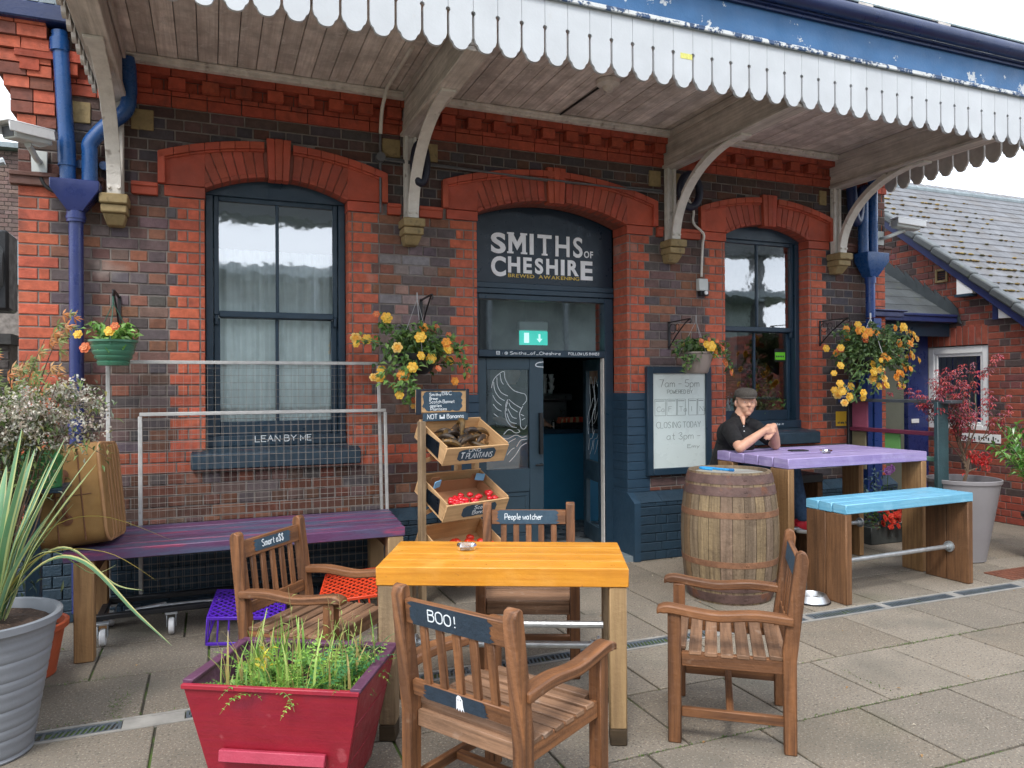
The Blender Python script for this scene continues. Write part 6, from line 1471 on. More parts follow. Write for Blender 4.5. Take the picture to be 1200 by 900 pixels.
t = MB(); t.box(-.20, .195, 0, .018, 0, .058); t.build('board', M_SLATEBL, T, bevel=.003)
t = MB(); write(t, 'NOT', (-.17, -.0005, .017), EX, EZ, NY, .032, .005, wid=.085); write(t, 'Bananas', (.0, -.0005, .018), EX, EZ, NY, .03, .0042, wid=.15); t.box(-.065, -.02, -.002, -.0005, .016, .030); t.box(-.065, -.055, -.002, -.0006, .0305, .044); t.box(-.03, -.02, -.002, -.0006, .0305, .046); t.build('lettering', M_CHALK, T, smooth=0)
# ------------------------------------------------------------------ whisky barrel
BX, BY = 3.475, 4.42; BH = .905
T = thing('oak_barrel', 'weathered grey-brown oak barrel with rusty hoops between the doorway and the lilac table', 'barrel', (BX, BY, 0))
def brad(z): return .288+.055*(1-((z-BH/2)/(BH/2))**2)**.9
t = MB(); ns = 26; zs = [BH*i/16 for i in range(17)]
for s_ in range(ns):
    w_ = 2*pi/ns; a0 = w_*s_+.006; a1 = w_*(s_+1)-.006; c = jit(rnd.choice([(1, 1, 1), (1.15, 1.1, 1.0), (.85, .85, .88), (1.2, .98, .78)]), .12); o = rnd.random()*9
    for i in range(16):
        for q in range(2):
            b0 = a0+(a1-a0)*q/2; b1 = a0+(a1-a0)*(q+1)/2; r0, r1 = brad(zs[i]), brad(zs[i+1])
            t.face([(r0*cos(b0), r0*sin(b0), zs[i]), (r0*cos(b1), r0*sin(b1), zs[i]), (r1*cos(b1), r1*sin(b1), zs[i+1]), (r1*cos(b0), r1*sin(b0), zs[i+1])], uv=[(zs[i]+o, b0*.3), (zs[i]+o, b1*.3), (zs[i+1]+o, b1*.3), (zs[i+1]+o, b0*.3)], c=c)
t.lathe([(brad(z)-.006, z) for z in zs], seg=52, c=(.25, .22, .2))
t.lathe([(brad(BH), BH), (brad(BH)-.024, BH+.001), (brad(BH)-.028, BH-.03)], seg=52, c=(.8, .8, .8)); t.lathe([(brad(0), 0), (.001, .001)], seg=40)
t.build('staves', M_STAVE, T)
t = MB(); nb_ = 7; rr = brad(BH)-.026
for i in range(nb_):
    y0, y1 = -rr+2*rr*i/nb_+.0015, -rr+2*rr*(i+1)/nb_-.0015; x0 = sqrt(max(rr*rr-max(abs(y0), abs(y1))**2, 0)); o = rnd.random()*5; c = jit((1, 1, 1), .15)
    xa, xb = sqrt(max(rr*rr-y0*y0, 0)), sqrt(max(rr*rr-y1*y1, 0)); t.face([(-xa, y0, BH-.022), (xa, y0, BH-.022), (xb, y1, BH-.022), (-xb, y1, BH-.022)], uv=[(-xa+o, y0), (xa+o, y0), (xb+o, y1), (-xb+o, y1)], c=c)
t.build('barrel_head', M_BARRELTOP, T, smooth=0)
for z0, z1, m, d in ((BH-.075, BH-.012, M_HOOP, .003), (BH-.155, BH-.092, M_HOOP, .003), (BH-.305, BH-.262, M_HOOPR, .002), (.262, .305, M_HOOPR, .002), (.092, .15, M_HOOP, .003), (.012, .075, M_HOOP, .003)):
    t = MB(); t.lathe([(brad(z0)-.001, z0), (brad(z0)+d, z0+.001), (brad((z0+z1)/2)+d, (z0+z1)/2), (brad(z1)+d, z1-.001), (brad(z1)-.001, z1)], seg=64)
    for a in (-1.9, -1.86, 1.0, 1.05): t.sphere(((brad((z0+z1)/2)+d)*cos(a), (brad((z0+z1)/2)+d)*sin(a), (z0+z1)/2), .006, 6)
    t.build('hoop', m, T)
K = Kit('rope_end', 'short bright blue rope lying on top of the barrel', 'rope', (3.4, 4.5, .905))
t = MB(); P = crom([(BX-.17, BY-.03, BH+.010), (BX-.205, BY+.03, BH+.012), (BX-.19, BY+.08, BH+.012), (BX-.15, BY+.05, BH+.012), (BX-.13, BY-.06, BH+.013), (BX-.10, BY-.13, BH+.013)], 5)
t.tube(P, .009, 10); K.part(t, 'rope', mat('blue_rope', (.02, .30, .68), .6, var=.2, nscale=90, bump=.4, bscale=220))
t = MB(); t.tube([P[-1], (BX-.085, BY-.16, BH+.013)], .011, 10); K.part(t, 'rope_tip', mat('dark_blue_tip', (.01, .16, .42), .5))

# ------------------------------------------------------------------ steel dog bowl, ashtrays, phone
K = Kit('dog_bowl', 'steel dog bowl on the paving by the drain', 'dog bowl', (3.88, 4.04, 0))
t = MB(); t.lathe([(.118, .002), (.122, .006), (.098, .048), (.094, .054), (.088, .053), (.082, .044), (.075, .022), (.001, .018)], (3.885, 4.05, 0), 40); K.part(t, 'bowl', M_STEELB)
t = MB(); t.tube([(3.885+.119*cos(a*pi/18), 4.05+.119*sin(a*pi/18), .006) for a in range(37)], .006, 8, cap=False); K.part(t, 'rubber_ring', M_BLACKPL)
def ashtray(x, y, z, label):
    K = Kit('ashtray', label, 'ashtray', (x, y, z)); t = MB(); t.lathe([(.001, z+.004), (.030, z+.006), (.040, z+.024), (.046, z+.025), (.048, z+.018), (.045, z+.001), (.001, z+.0005)], (x, y, 0), 12); K.part(t, 'dish', M_CLEAR, smooth=20)
    t = MB(); t.lathe([(.001, z+.0065), (.026, z+.0075), (.001, z+.010)], (x, y, 0), 10); t.tube([(x-.01, y, z+.012), (x+.02, y+.01, z+.013)], .004, 6); K.part(t, 'ash', mat('cigarette_ash', (.35, .2, .13), .9, var=.4, nscale=90))
ashtray(1.11, 3.335, .751, 'glass ashtray on the orange table'); ashtray(4.52, 4.55, .971, 'glass ashtray on the lilac table')
K = Kit('mobile_phone', 'black mobile phone lying on the lilac table by the man', 'phone', (4.45, 4.80, .971)); t = MB(); t.obox((4.45, 4.78, .976), (.15, .072, .009), rotz(-.25), tint=0); K.part(t, 'phone', M_BLACKPL, bevel=.004, bseg=2); t = MB(); t.obox((4.45, 4.78, .9812), (.136, .064, .0008), rotz(-.25), tint=0); K.part(t, 'screen', mat('phone_glass', (.004, .004, .005), .08, bump=0))

# ------------------------------------------------------------------ tan suitcase standing on the bench end
T = thing('suitcase', 'old tan canvas suitcase with leather trim standing on the left end of the bench', 'suitcase', (-.70, 4.96, .625)); T.rotation_euler = (radians(-4), radians(-6), radians(-5))
W_, D_, H_ = .385, .50, .56      # thickness (x), length (y), height (z)
t = MB(); bmv = []
def rbx(mb, w, d, h, r, z0=0):
    """rounded upright slab: outline with rounded corners in y-z, extruded in x with softened edges."""
    pts = []
    for cy_, cz_, a0 in ((d/2-r, h-r, 0), (-d/2+r, h-r, 90), (-d/2+r, r, 180), (d/2-r, r, 270)):
        for k in range(7): a = radians(a0+90*k/6); pts.append((cy_+r*cos(a), cz_+z0+r*sin(a)))
    n = len(pts); cyy = 0; czz = h/2+z0; rings = []
    for x, s in ((-w/2, .955), (-w/2+.012, .985), (-w/2+.035, 1.0), (w/2-.035, 1.0), (w/2-.012, .985), (w/2, .955)):
        rings.append([(x, cyy+(y-cyy)*s, czz+(z-czz)*s) for y, z in pts])
    i0 = len(mb.v)
    for rg in rings: mb.v += rg
    for k in range(len(rings)-1):
        for j in range(n):
            a = i0+k*n+j; b = i0+k*n+(j+1) % n; mb.f.append((b, a, a+n, b+n)); mb.uv.append([(0, 0)]*4); mb.c.append((1, 1, 1))
    mb.f.append(tuple(i0+j for j in range(n))); mb.uv.append([(0, 0)]*n); mb.c.append((1, 1, 1))
    mb.f.append(tuple(reversed([i0+(len(rings)-1)*n+j for j in range(n)]))); mb.uv.append([(0, 0)]*n); mb.c.append((1, 1, 1))
    return pts
outl = rbx(t, W_, D_, H_, .085); t.build('case', M_CANVAS, T, bevel=.01, bseg=2)
for xx in (-.182, .182):                                    # piping round the two big panels
    t = MB(); P = [(xx, y*.985, H_/2+(z-H_/2)*.985) for (y, z) in outl]; P.append(P[0]); t.tube(P, .009, 8, cap=False); t.build('piping', M_STRAP, T)
def strap(yv, w_, off, nm, m):
    t = MB(); P = []; hw_, hh_, r = W_/2+off, H_/2+off, .035
    for cx_, cz_, a0 in ((hw_-r, hh_-r, 0), (-hw_+r, hh_-r, 90), (-hw_+r, -hh_+r, 180), (hw_-r, -hh_+r, 270)):
        for k in range(6): a = radians(a0+18*k); P.append((cx_+r*cos(a), H_/2+cz_+r*sin(a)))
    P.append(P[0]); i0 = len(t.v); n = len(P)
    for (x, z) in P:
        for dy_, k in ((-w_/2, 0), (-w_/2, 1), (w_/2, 1), (w_/2, 0)):
            d = Vector((x, z-H_/2)).normalized()*.006*k; t.v.append((x+d.x, yv+dy_, z+d.y))
    for k in range(n-1):
        for j in range(4): q = (j+1) % 4; a = i0+k*4; t.f.append((a+j, a+q, a+4+q, a+4+j)); t.uv.append([(0, 0)]*4); t.c.append((1, 1, 1))
    t.build(nm, m, T)
for yv, w_ in ((-.13, .02), (-.06, .028), (.03, .02), (.10, .028), (.18, .02)): strap(yv, w_, .001, 'leather_band', M_STRAP)
t = MB(); yy = -D_/2-.004
t.tube(crom([(.0, yy, .17), (.0, yy-.035, .20), (0, yy-.04, .30), (0, yy-.035, .36), (0, yy, .39)], 5), .013, 8)
for z in (.15, .40): t.lathe([(.001, 0), (.028, .001), (.030, .008), (.001, .012)], (0, yy+.004, z), 14, M=rotx(pi/2))
t.build('handle', M_LEATHER, T)
t = MB(); t.tube([(-.05, -D_/2-.001, .03), (-.05, -D_/2-.001, H_-.03)], .004, 6); t.tube([(.08, -D_/2-.001, .03), (.08, -D_/2-.001, H_-.03)], .004, 6); t.tube([(-.13, -D_/2-.001, H_*.5), (.13, -D_/2-.001, H_*.5)], .003, 6); t.build('seam', M_LEATHER, T)
for (y, z) in ((-D_/2+.03, .03), (-D_/2+.03, H_-.03)):
    for x in (-.10, .10):
        t = MB(); t.sphere((x*1.25, y+.022, z+(.012 if z < .2 else -.012)), .036, 12, sc=(1.1, .8, .8)); t.build('corner_patch', M_LEATHER, T)

# ------------------------------------------------------------------ red planter
PA = -29
T = thing('red_planter', 'tapered red wooden planter with plum rim in the foreground', 'planter', (.30, 3.0, 0), radians(PA))
PC = Vector((.30, 2.98, 0)); w1, d1, w0, d0, ph = .33, .235, .245, .165, .425
t = MB(); th2 = .018
def wallface(p0, p1, p2, p3, nrm):
    a, b, c, d = (Vector(p) for p in (p0, p1, p2, p3)); n_ = Vector(nrm)*th2
    o = rnd.random()*5; V = [a, b, c, d, a-n_, b-n_, c-n_, d-n_]
    t.raw(V, [(0, 1, 2, 3), (7, 6, 5, 4), (0, 4, 5, 1), (1, 5, 6, 2), (2, 6, 7, 3), (3, 7, 4, 0)], jit((1, 1, 1), .08), uvs=[[(v_[0]+v_[1]+o, v_[2]) for v_ in (V[i] for i in f)] for f in ((0, 1, 2, 3), (7, 6, 5, 4), (0, 4, 5, 1), (1, 5, 6, 2), (2, 6, 7, 3), (3, 7, 4, 0))])
nb_ = 3
for i in range(nb_):
    f0, f1 = i/nb_+.003, (i+1)/nb_-.003; L_ = lambda f: (w0+(w1-w0)*f, d0+(d1-d0)*f, .015+ph*f)
    (wa, da, za), (wb, db, zb) = L_(f0), L_(f1)
    if i == 0: wallface((-wa, -da, za), (wa, -da, za), (L_(.997)[0], -L_(.997)[1], L_(.997)[2]), (-L_(.997)[0], -L_(.997)[1], L_(.997)[2]), (0, -1, 0)); 
    wallface((wa, -da+.02, za), (wa, da, za), (wb, db, zb), (wb, -db+.02, zb), (1, 0, 0)); wallface((wa, da, za), (-wa, da, za), (-wb, db, zb), (wb, db, zb), (0, 1, 0)); wallface((-wa, da, za), (-wa, -da+.02, za), (-wb, -db+.02, zb), (-wb, db, zb), (-1, 0, 0))
t.box(-w0+.01, w0-.01, -d0+.01, d0-.01, .012, .03); t.build('box', M_RED, T, bevel=.003)
t = MB(); zt = .015+ph
for a, b in (((-w1-.004, d1+.004), (w1+.004, d1+.004)), ((w1+.004, d1-.02), (w1+.004, -d1-.004)), ((-w1-.004, -d1+.016), (-w1-.004, d1-.02))): 
    a = Vector((*a, zt+.008)); b = Vector((*b, zt+.008)); m_ = (a+b)/2; inn = Vector((-m_.x, -m_.y, 0)); inn.normalize(); t.bar(a+inn*.014, b+inn*.014, .040, .016)
t.build('rim', M_PLUM, T, bevel=.003)
t = MB(); t.box(-w1-.004, w1+.004, -d1-.008, -d1+.012, zt-.012, zt+.006); t.build('front_rim', M_RED, T, bevel=.003)
t = MB(); e = .0195
for q0, q1 in (((-w1+e, -d1+e), (w1-e, -d1+e)), ((w1-e, -d1+e), (w1-e, d1-e)), ((w1-e, d1-e), (-w1+e, d1-e)), ((-w1+e, d1-e), (-w1+e, -d1+e))):
    k = .86; t.face([(q0[0]*k, q0[1]*k, .30), (q1[0]*k, q1[1]*k, .30), (*q1, .438), (*q0, .438)])
t.build('lining', M_PLUM, T)
t = MB(); t.obox((.0, -.214, .185), (.40, .022, .042), rotx(-.15)); t.build('front_batten', mat('pink_red_paint', (.42, .05, .09), .4, var=.1, bump=.2), T, bevel=.003)
t = MB(); 
for s_ in (-1, 1): t.box(-w0+.03 if s_ < 0 else w0-.07, -w0+.07 if s_ < 0 else w0-.03, -d0+.02, d0-.02, 0, .012)
t.build('foot', M_POSTDK, T)
t = MB(); n = 14
for i in range(n):
    for j in range(n):
        q = []
        for a, b in ((i, j), (i+1, j), (i+1, j+1), (i, j+1)):
            x = -w1*.93+2*w1*.93*a/n; y = -d1*.93+2*d1*.93*b/n; q.append((x, y, .365+.012*sin(a*2.3+b*1.7)+.008*sin(a*5.1)))
        t.face(q)
t.build('soil', M_SOIL, T)
# ferns and weeds filling it
T2_ = thing('fern_clump', 'bright green ferny weeds growing in the red planter', 'plant', (.30, 3.0, 0), radians(PA))
def frond(mb, p, d, L_, w, c, n=12, droop=.5, curl=0):
    """one pinnate frond: arching stem with paired leaflets."""
    p = Vector(p); d = Vector(d).normalized(); seg = L_/n; pts = [p.copy()]
    for i in range(n):
        t_ = (i+1)/n; d = (d+Vector((0, 0, -droop*t_*.16))+Vector((curl, 0, 0))*.05).normalized(); p = p+d*seg; pts.append(p.copy())
        s = d.cross(Vector((0, 0, 1)))
        if s.length < .1: s = Vector((1, 0, 0))
        s.normalize(); u = s.cross(d); wl = w*sin(pi*min(t_*.92+.08, 1))**.7*(1-.5*t_)
        for k in (-1, 1): leaf(mb, p, s*k+d*.35+u*rnd.uniform(-.1, .25), u, wl, wl*.42, jit(c, .12), .1)
    mb.tube(pts, [.0018*(1-.7*i/n) for i in range(n+1)], 4, c=tuple(k*.9 for k in c))
t = MB()
for i in range(150):
    x = rnd.uniform(-w1*.72, w1*.85); y = rnd.uniform(-d1*.78, d1*.78); a = rnd.uniform(0, 2*pi); up_ = rnd.uniform(.9, 2.2)
    c = rnd.choice([(.24, .46, .07), (.18, .38, .06), (.30, .50, .09), (.14, .32, .07)]); frond(t, (x, y, .36), (cos(a), sin(a), up_*rnd.uniform(.4, 1.1)), rnd.uniform(.07, .24)*(1.15 if abs(x-.05) < .12 else .9), .035, c, 11, rnd.uniform(.4, 2.4), rnd.uniform(-1, 1))
for i in range(16): frond(t, (rnd.uniform(.05, .25), rnd.uniform(-.15, .15), .385), (rnd.uniform(.2, 1), rnd.uniform(-.6, .6), .9), rnd.uniform(.16, .26), .035, (.06, .22, .07), 13, 1.0)
frond(t, (-.16, -.15, .40), (-1, -.1, .25), .16, .03, (.12, .26, .05), 12, .3)
t.build('fronds', M_LEAF, T2_)
t = MB()
for i in range(170):
    x = rnd.uniform(-w1*.75, w1*.85); y = rnd.uniform(-d1*.8, d1*.8); a = rnd.uniform(0, 2*pi); h = rnd.uniform(.07, .24); b_ = rnd.uniform(.02, .09)
    P = crom([(x, y, .36), (x+cos(a)*b_*.3, y+sin(a)*b_*.3, .36+h*.6), (x+cos(a)*b_, y+sin(a)*b_, .36+h)], 3); w_ = rnd.uniform(.003, .008); c = jit(rnd.choice([(.24, .42, .08), (.16, .34, .06), (.36, .46, .12), (.42, .34, .12)]), .2)
    for q in range(len(P)-1):
        f0, f1 = 1-q/len(P), 1-(q+1)/len(P); s_ = Vector((-sin(a), cos(a), 0))*w_; p0, p1 = Vector(P[q]), Vector(P[q+1]); t.face([p0-s_*f0, p0+s_*f0, p1+s_*f1, p1-s_*f1], c=c)
t.build('grass_blades', M_LEAF, T2_)
t = MB()
for (x, y, h) in ((-.02, .0, .36), (.16, .06, .32), (.20, .1, .24), (.30, .02, .22), (-.16, .05, .20), (.1, .1, .30)):
    P = [(x, y, .36), (x+.01, y, .38+h*.5), (x-.01, y, .38+h)]; t.tube(P, [.0028, .002, .001], 5, c=(.30, .22, .10))
    for k in range(9):
        z = .38+h*(.25+.08*k); a = k*2.4; leaf(t, (x, y, z), (cos(a), sin(a), .8), (0, 0, 1), .05*(1-k*.05), .008, jit((.30, .34, .10), .2))
t.build('tall_weed', M_LEAF, T2_)
t = MB(); foliage(t, 14, lambda: jit((.60, .50, .05), .2), lambda: (-.10+rnd.gauss(0, .012), -.05, .42+rnd.uniform(0, .10)), (.03, .06), .35); t.build('yellow_leaves', M_LEAF, T2_)

# ------------------------------------------------------------------ big pots and their plants
def ribbed_pot(name, label, x, y, r0, r1, h, m, ribs, soil=.05, lip=.012):
    T = thing(name, label, 'plant pot', (x, y, 0)); t = MB(); prof = [(.001, .002), (r0, .002), (r0+.004, .01)]
    for i in range(60):
        z = .012+(h-.05)*i/60; r = r0+(r1-r0)*z/h; k = (z-.02)/(h-.05)*ribs if ribs else 0
        prof.append((r-(.0045*(max(0, cos(2*pi*k)))**6 if ribs else 0), z))
    prof += [(r1-.002, h-.035), (r1+lip, h-.032), (r1+lip+.002, h-.004), (r1+lip-.006, h), (r1-.008, h-.003), (r1-.014, h-.03), (r1-.02, h-soil-.02)]
    t.lathe(prof, seg=48); t.build('pot', m, T)
    t = MB(); n = 18
    for i in range(n):
        for j in range(6):
            a0, a1 = 2*pi*i/n, 2*pi*(i+1)/n; ra, rb = (r1-.018)*j/6, (r1-.018)*(j+1)/6; hz = lambda a, r: h-soil+.008*sin(3*a+r*40)+.01*(1-r/r1)
            t.face([(ra*cos(a0), ra*sin(a0), hz(a0, ra)), (rb*cos(a0), rb*sin(a0), hz(a0, rb)), (rb*cos(a1), rb*sin(a1), hz(a1, rb)), (ra*cos(a1), ra*sin(a1), hz(a1, ra))])
    t.build('soil', M_SOIL, T); return T
PX, PY = -.885, 3.70
ribbed_pot('large_pot', 'large blue-grey ribbed plastic pot at the left edge', PX, PY, .175, .272, .575, M_GREYPOT, 13)
T = thing('striped_flax', 'spiky flax with cream-edged green sword leaves in the big left pot', 'plant', (PX, PY, .55))
def sword(mb, base, pts, w, c0, c1):
    """sword leaf along pts (local), central green stripe and pale margins, folded along the middle."""
    P = [Vector(p) for p in crom(pts, 6)]; n = len(P); rows = []
    for i, p in enumerate(P):
        d = (P[min(i+1, n-1)]-P[max(i-1, 0)]).normalized(); s = d.cross(base); s.normalize(); u = s.cross(d); t_ = i/(n-1); ww = w*1.2*(min(1, .55+t_*1.8))*(1-t_**3.2)+.0006
        rows.append([p-s*ww/2+u*ww*.18, p-s*ww*.34+u*ww*.1, p, p+s*ww*.34+u*ww*.1, p+s*ww/2+u*ww*.18])
    i0 = len(mb.v)
    for r in rows: mb.v += [tuple(q) for q in r]
    for i in range(n-1):
        for j in range(4): a = i0+i*5+j; mb.f.append((a, a+1, a+6, a+5)); mb.uv.append([(0, 0)]*4); mb.c.append(c1 if j in (0, 3) else jit(c0, .05))
t = MB(); GC, CC = (.15, .30, .16), (.54, .57, .26)
tips = [((.33, -.05, .72), .046), ((.42, -.02, .64), .042), ((.19, -.1, .73), .04), ((.28, .12, .75), .04), ((.12, .1, .80), .042), ((.05, -.1, .82), .05), ((-.02, .12, .86), .045), ((-.12, 0, .85), .045), ((.20, .02, .50), .034), ((.37, .1, .58), .036), ((.26, -.14, .45), .03),
        ((-.2, -.12, .75), .045), ((-.3, .1, .7), .045), ((.08, -.22, .66), .04), ((.15, .2, .7), .038), ((.33, .0, .47), .028), ((.24, .02, .66), .044), ((-.1, -.25, .5), .04), ((.02, .3, .62), .04), ((.43, -.0, .72), .03)]
for tip, w in tips:
    tx, ty, tz = tip; b = Vector((tx*.18, ty*.18, 0)); sd_ = Vector((tx, ty, .001)).normalized(); sd_ = sd_ if sd_.length else Vector((1, 0, 0))
    sword(t, sd_, [tuple(b), (tx*.40, ty*.40, tz*.42), (tx*.72, ty*.72, tz*.76), tip], w, jit(GC, .15), jit(CC, .1))
for tip, w in (((.72, -.12, -.16), .036), ((.60, .02, .06), .034), ((.50, -.05, .20), .012)):
    tx, ty, tz = tip; sword(t, Vector((0, 0, -1)) if False else Vector((tx, ty, 3)).normalized().cross(Vector((tx, ty, 0)).normalized()).cross(Vector((0, 0, 1))) if False else Vector((tx*.2, ty, 1)).normalized(), [(.03, 0, 0), (tx*.30, ty*.3, .22), (tx*.52, ty*.5, .22 if tz < 0 else .27), (tx*.80, ty*.8, tz*.5+.07), tip], w, jit(GC, .1), (.62, .58, .25))
for q in ([(.02, 0, 0), (.20, -.02, .25), (.45, -.05, .26), (.66, -.08, .12)], [(.0, 0, 0), (.2, .03, .33), (.42, .05, .40), (.72, .08, .26)], [(.0, -.2, 0), (.04, -.3, .3), (.06, -.36, .22), (.10, -.38, -.10)]):
    sword(t, Vector((0, .2, 1)).normalized(), q, .015 if q[1][1] > -.1 else .03, (.42, .36, .10), (.55, .42, .10))
t.build('leaves', M_LEAF, T)
ribbed_pot('terracotta_pot', 'orange red terracotta pot standing behind the left table leg of the mauve bench', -.93, 4.62, .15, .20, .28, M_TERRAPOT, 0)
RX, RY = 6.03, 4.52
ribbed_pot('tall_pot', 'tall tapered taupe-grey pot to the right of the blue bench', RX, RY, .165, .285, .70, M_GREYPOT2, 0, .06, .004)
# acer: twisted stem, fine twigs, small drooping red leaves
T = thing('red_acer', 'small Japanese maple with wine red leaves in the tall grey pot', 'tree', (RX, RY, .66))
t = MB(); ends = []
def twig(p, d, L_, r, lv):
    pts = [p]; q = Vector(p); dd = Vector(d).normalized(); n = 4
    for i in range(n): dd = (dd+rvec()*.22+Vector((0, 0, .05))).normalized(); q = q+dd*L_/n; pts.append(tuple(q))
    t.tube(pts, [r*(1-.55*i/n) for i in range(n+1)], 6 if r > .004 else 4, c=(1, 1, 1))
    if lv == 0: ends.append((q.copy(), dd.copy())); return
    for k in range(3 if lv > 1 else 3):
        j = rnd.randint(2, n); e = Vector(pts[j]); twig(tuple(e), (dd+rvec()*.75+Vector((0, 0, .12))).normalized(), L_*rnd.uniform(.55, .85), r*.55, lv-1)
        if lv <= 2: ends.append((e, dd.copy()))
twig((0, 0, -.02), (.1, .05, 1), .24, .016, 1); t2_ = None
for k in range(7):
    a = k*.9; twig((.02, 0, .10+.03*k), (cos(a)*.75, sin(a)*.75, 1.1), .34, .008, 3)
t.build('trunk', M_BARK, T)
t = MB(); REDS = [(.28, .025, .04), (.38, .04, .055), (.19, .04, .06), (.42, .07, .06), (.28, .09, .12)]
for e, d in ends:
    if rnd.random() < .45: continue
    if rnd.random() < .40 and e.z < .5 and not (e.x > .08 and e.z < .35): continue
    for k in range(4 if e.z > .35 else 2):
        c = jit(rnd.choice(REDS if not (e.z < .3) else [(.55, .035, .03), (.45, .03, .03)]), .3); o = e+rvec()*.03
        for f in range(4): leaf(t, o, Vector((cos(f*1.2+k), sin(f*1.2+k), -.35-.3*rnd.random())), (0, 0, 1), rnd.uniform(.025, .05), .012, c, .1)
for c0 in ((.16, -.06, .16), (.10, -.02, .22), (.2, -.05, .21)):
    for k in range(100):
        o = Vector(c0)+rvec()*.07*rnd.random(); leaf(t, o, rvec(), (0, 0, 1), rnd.uniform(.02, .045), .012, jit((.55, .03, .03), .3), .1)
t.build('crown', M_LEAF, T)
# glossy evergreen in a black pot, right edge
ribbed_pot('black_pot', 'black plastic pot cut off by the right edge of the photo', 6.62, 4.18, .14, .19, .40, M_BLACKPL, 0)
T = thing('laurel_shrub', 'glossy bright green laurel-like shrub at the right edge', 'shrub', (6.62, 4.18, .4))
t = MB(); st_ = MB()
for k in range(26):
    a = rnd.uniform(0, 2*pi); L_ = rnd.uniform(.4, .95); d = Vector((cos(a)*.45, sin(a)*.45, 1)).normalized(); p = Vector((0, 0, 0)); pts = [tuple(p)]
    for i in range(10):
        d = (d+rvec()*.08+Vector((cos(a)*.03, sin(a)*.03, 0))).normalized(); p = p+d*L_/10; pts.append(tuple(p))
        if i > 3:
            for q in range(3): leaf(t, p, d*.5+rvec()+Vector((0, 0, .2)), (0, 0, 1), rnd.uniform(.06, .11), .034, jit(rnd.choice([(.09, .24, .035), (.13, .32, .05), (.05, .15, .03), (.22, .38, .10)]), .2))
    st_.tube(pts, .004, 5)
st_.build('stems', M_STEM, T); t.build('crown', leafmat('glossy_leaf', (1, 1, 1), .25, .2), T)

# ------------------------------------------------------------------ pale-flowered shrub and companions at the left
T = thing('white_flowered_shrub', 'tall arching shrub with sprays of tiny faded white flowers beside the left downpipe', 'shrub', (-1.0, 4.25, 0))
t = MB(); lf = MB(); fl = MB()
for k in range(60):
    a = rnd.uniform(-1.5, 2.3); reach = rnd.uniform(.15, .58); h = rnd.uniform(1.45, 1.86); pts = []; n = 14
    for i in range(n+1):
        s = i/n; pts.append((cos(a)*reach*s**1.6+rnd.gauss(0, .006), -abs(sin(a))*reach*.5*s**1.6+.1, h*s*(1.22-.22*s) if s < .8 else h*(.8*(1.22-.176))+h*.02-(s-.8)*rnd.uniform(.35, .8)*reach*1.2))
    if k % 2 == 0: t.tube(pts, [.006*(1-.8*i/n) for i in range(n+1)], 5)
    for i in range(6, n+1):
        p = Vector(pts[i])
        if p.z < 1.0 and reach > .3: continue
        for _ in range(4): leaf(lf, p+rvec()*.05, rvec()+Vector((.3, 0, -.1)), (0, 0, 1), rnd.uniform(.03, .06), .014, jit(rnd.choice([(.10, .16, .05), (.16, .22, .07), (.26, .25, .08), (.20, .22, .16)]), .25))
        if i > 6:
            for _ in range(14):
                if p.z < 1.24+.12*rnd.random(): continue
                o = p+rvec()*.05*rnd.random()+Vector((0, 0, -rnd.random()*.05)); c = jit(rnd.choice([(.66, .62, .54), (.52, .48, .41), (.74, .70, .63), (.40, .33, .26)]), .12)
                for f in range(2): leaf(fl, o, rvec(), rvec(), rnd.uniform(.011, .020), .013, c)
t.build('stems', M_BARK, T); lf.build('foliage', M_LEAF, T); fl.build('blossom', M_PETAL, T)
ribbed_pot('shrub_pot', 'dark pot hidden behind the flax, holding the arching shrub', -1.0, 4.25, .16, .22, .3, M_BLACKPL, 0)
T = thing('young_maple', 'sprigs of a young maple with orange-tipped leaves before the left corner bricks', 'tree', (-1.12, 4.6, 0))
t = MB(); lf = MB()
for (x, y, z) in ((-.95+1.12, 0, 1.62), (.42, .05, 1.93), (.30, 0, 1.78), (.20, .1, 1.70), (.05, 0, 1.75), (-.1, 0, 1.80), (.36, -.05, 1.66), (.12, .05, 1.55), (-.2, .05, 1.6), (-.02, 0, 1.86)):
    pts = crom([(0, 0, 0), (x*.3, y, z*.5), (x*.7, y, z*.85), (x, y, z)], 4); t.tube(pts, [.006*(1-.8*i/len(pts)) for i in range(len(pts))], 5)
    for k in range(26):
        s = rnd.uniform(.45, 1); p = Vector(pts[int(s*(len(pts)-1))])+rvec()*.04; c = jit(rnd.choice([(.55, .20, .06), (.42, .22, .08), (.20, .24, .07), (.15, .22, .06)]) if z > 1.6 and s > .8 else rnd.choice([(.14, .20, .05), (.20, .24, .08)]), .2)
        for f in range(5): leaf(lf, p, Vector((cos(f*.7-1.4), rnd.uniform(-.3, .3), sin(f*.7-1.4)*.5-.1)), (0, -1, .6), rnd.uniform(.03, .055), .010, c, .05)
t.build('trunk', M_BARK, T); lf.build('crown', M_LEAF, T)
T = thing('dark_conifer', 'dense dark feathery evergreen filling the left edge behind the flax', 'shrub', (-1.15, 4.5, 0))
lf = MB(); t = MB(); t.tube([(0, 0, 0), (0, 0, 1.3)], .018, 6); t.build('stem', M_BARK, T)
foliage(lf, 2600, lambda: jit(rnd.choice([(.03, .055, .035), (.05, .08, .035), (.02, .04, .03), (.10, .12, .04)]), .3), lambda: (rnd.gauss(0, .14), rnd.gauss(0, .10), rnd.uniform(.1, 1.38)), (.03, .07), .22, .3)
lf.build('foliage', M_LEAF, T)
T = thing('watering_can', 'green plastic watering can half hidden behind the flax leaves', 'watering can', (-.83, 4.55, 1.0)); t = MB()
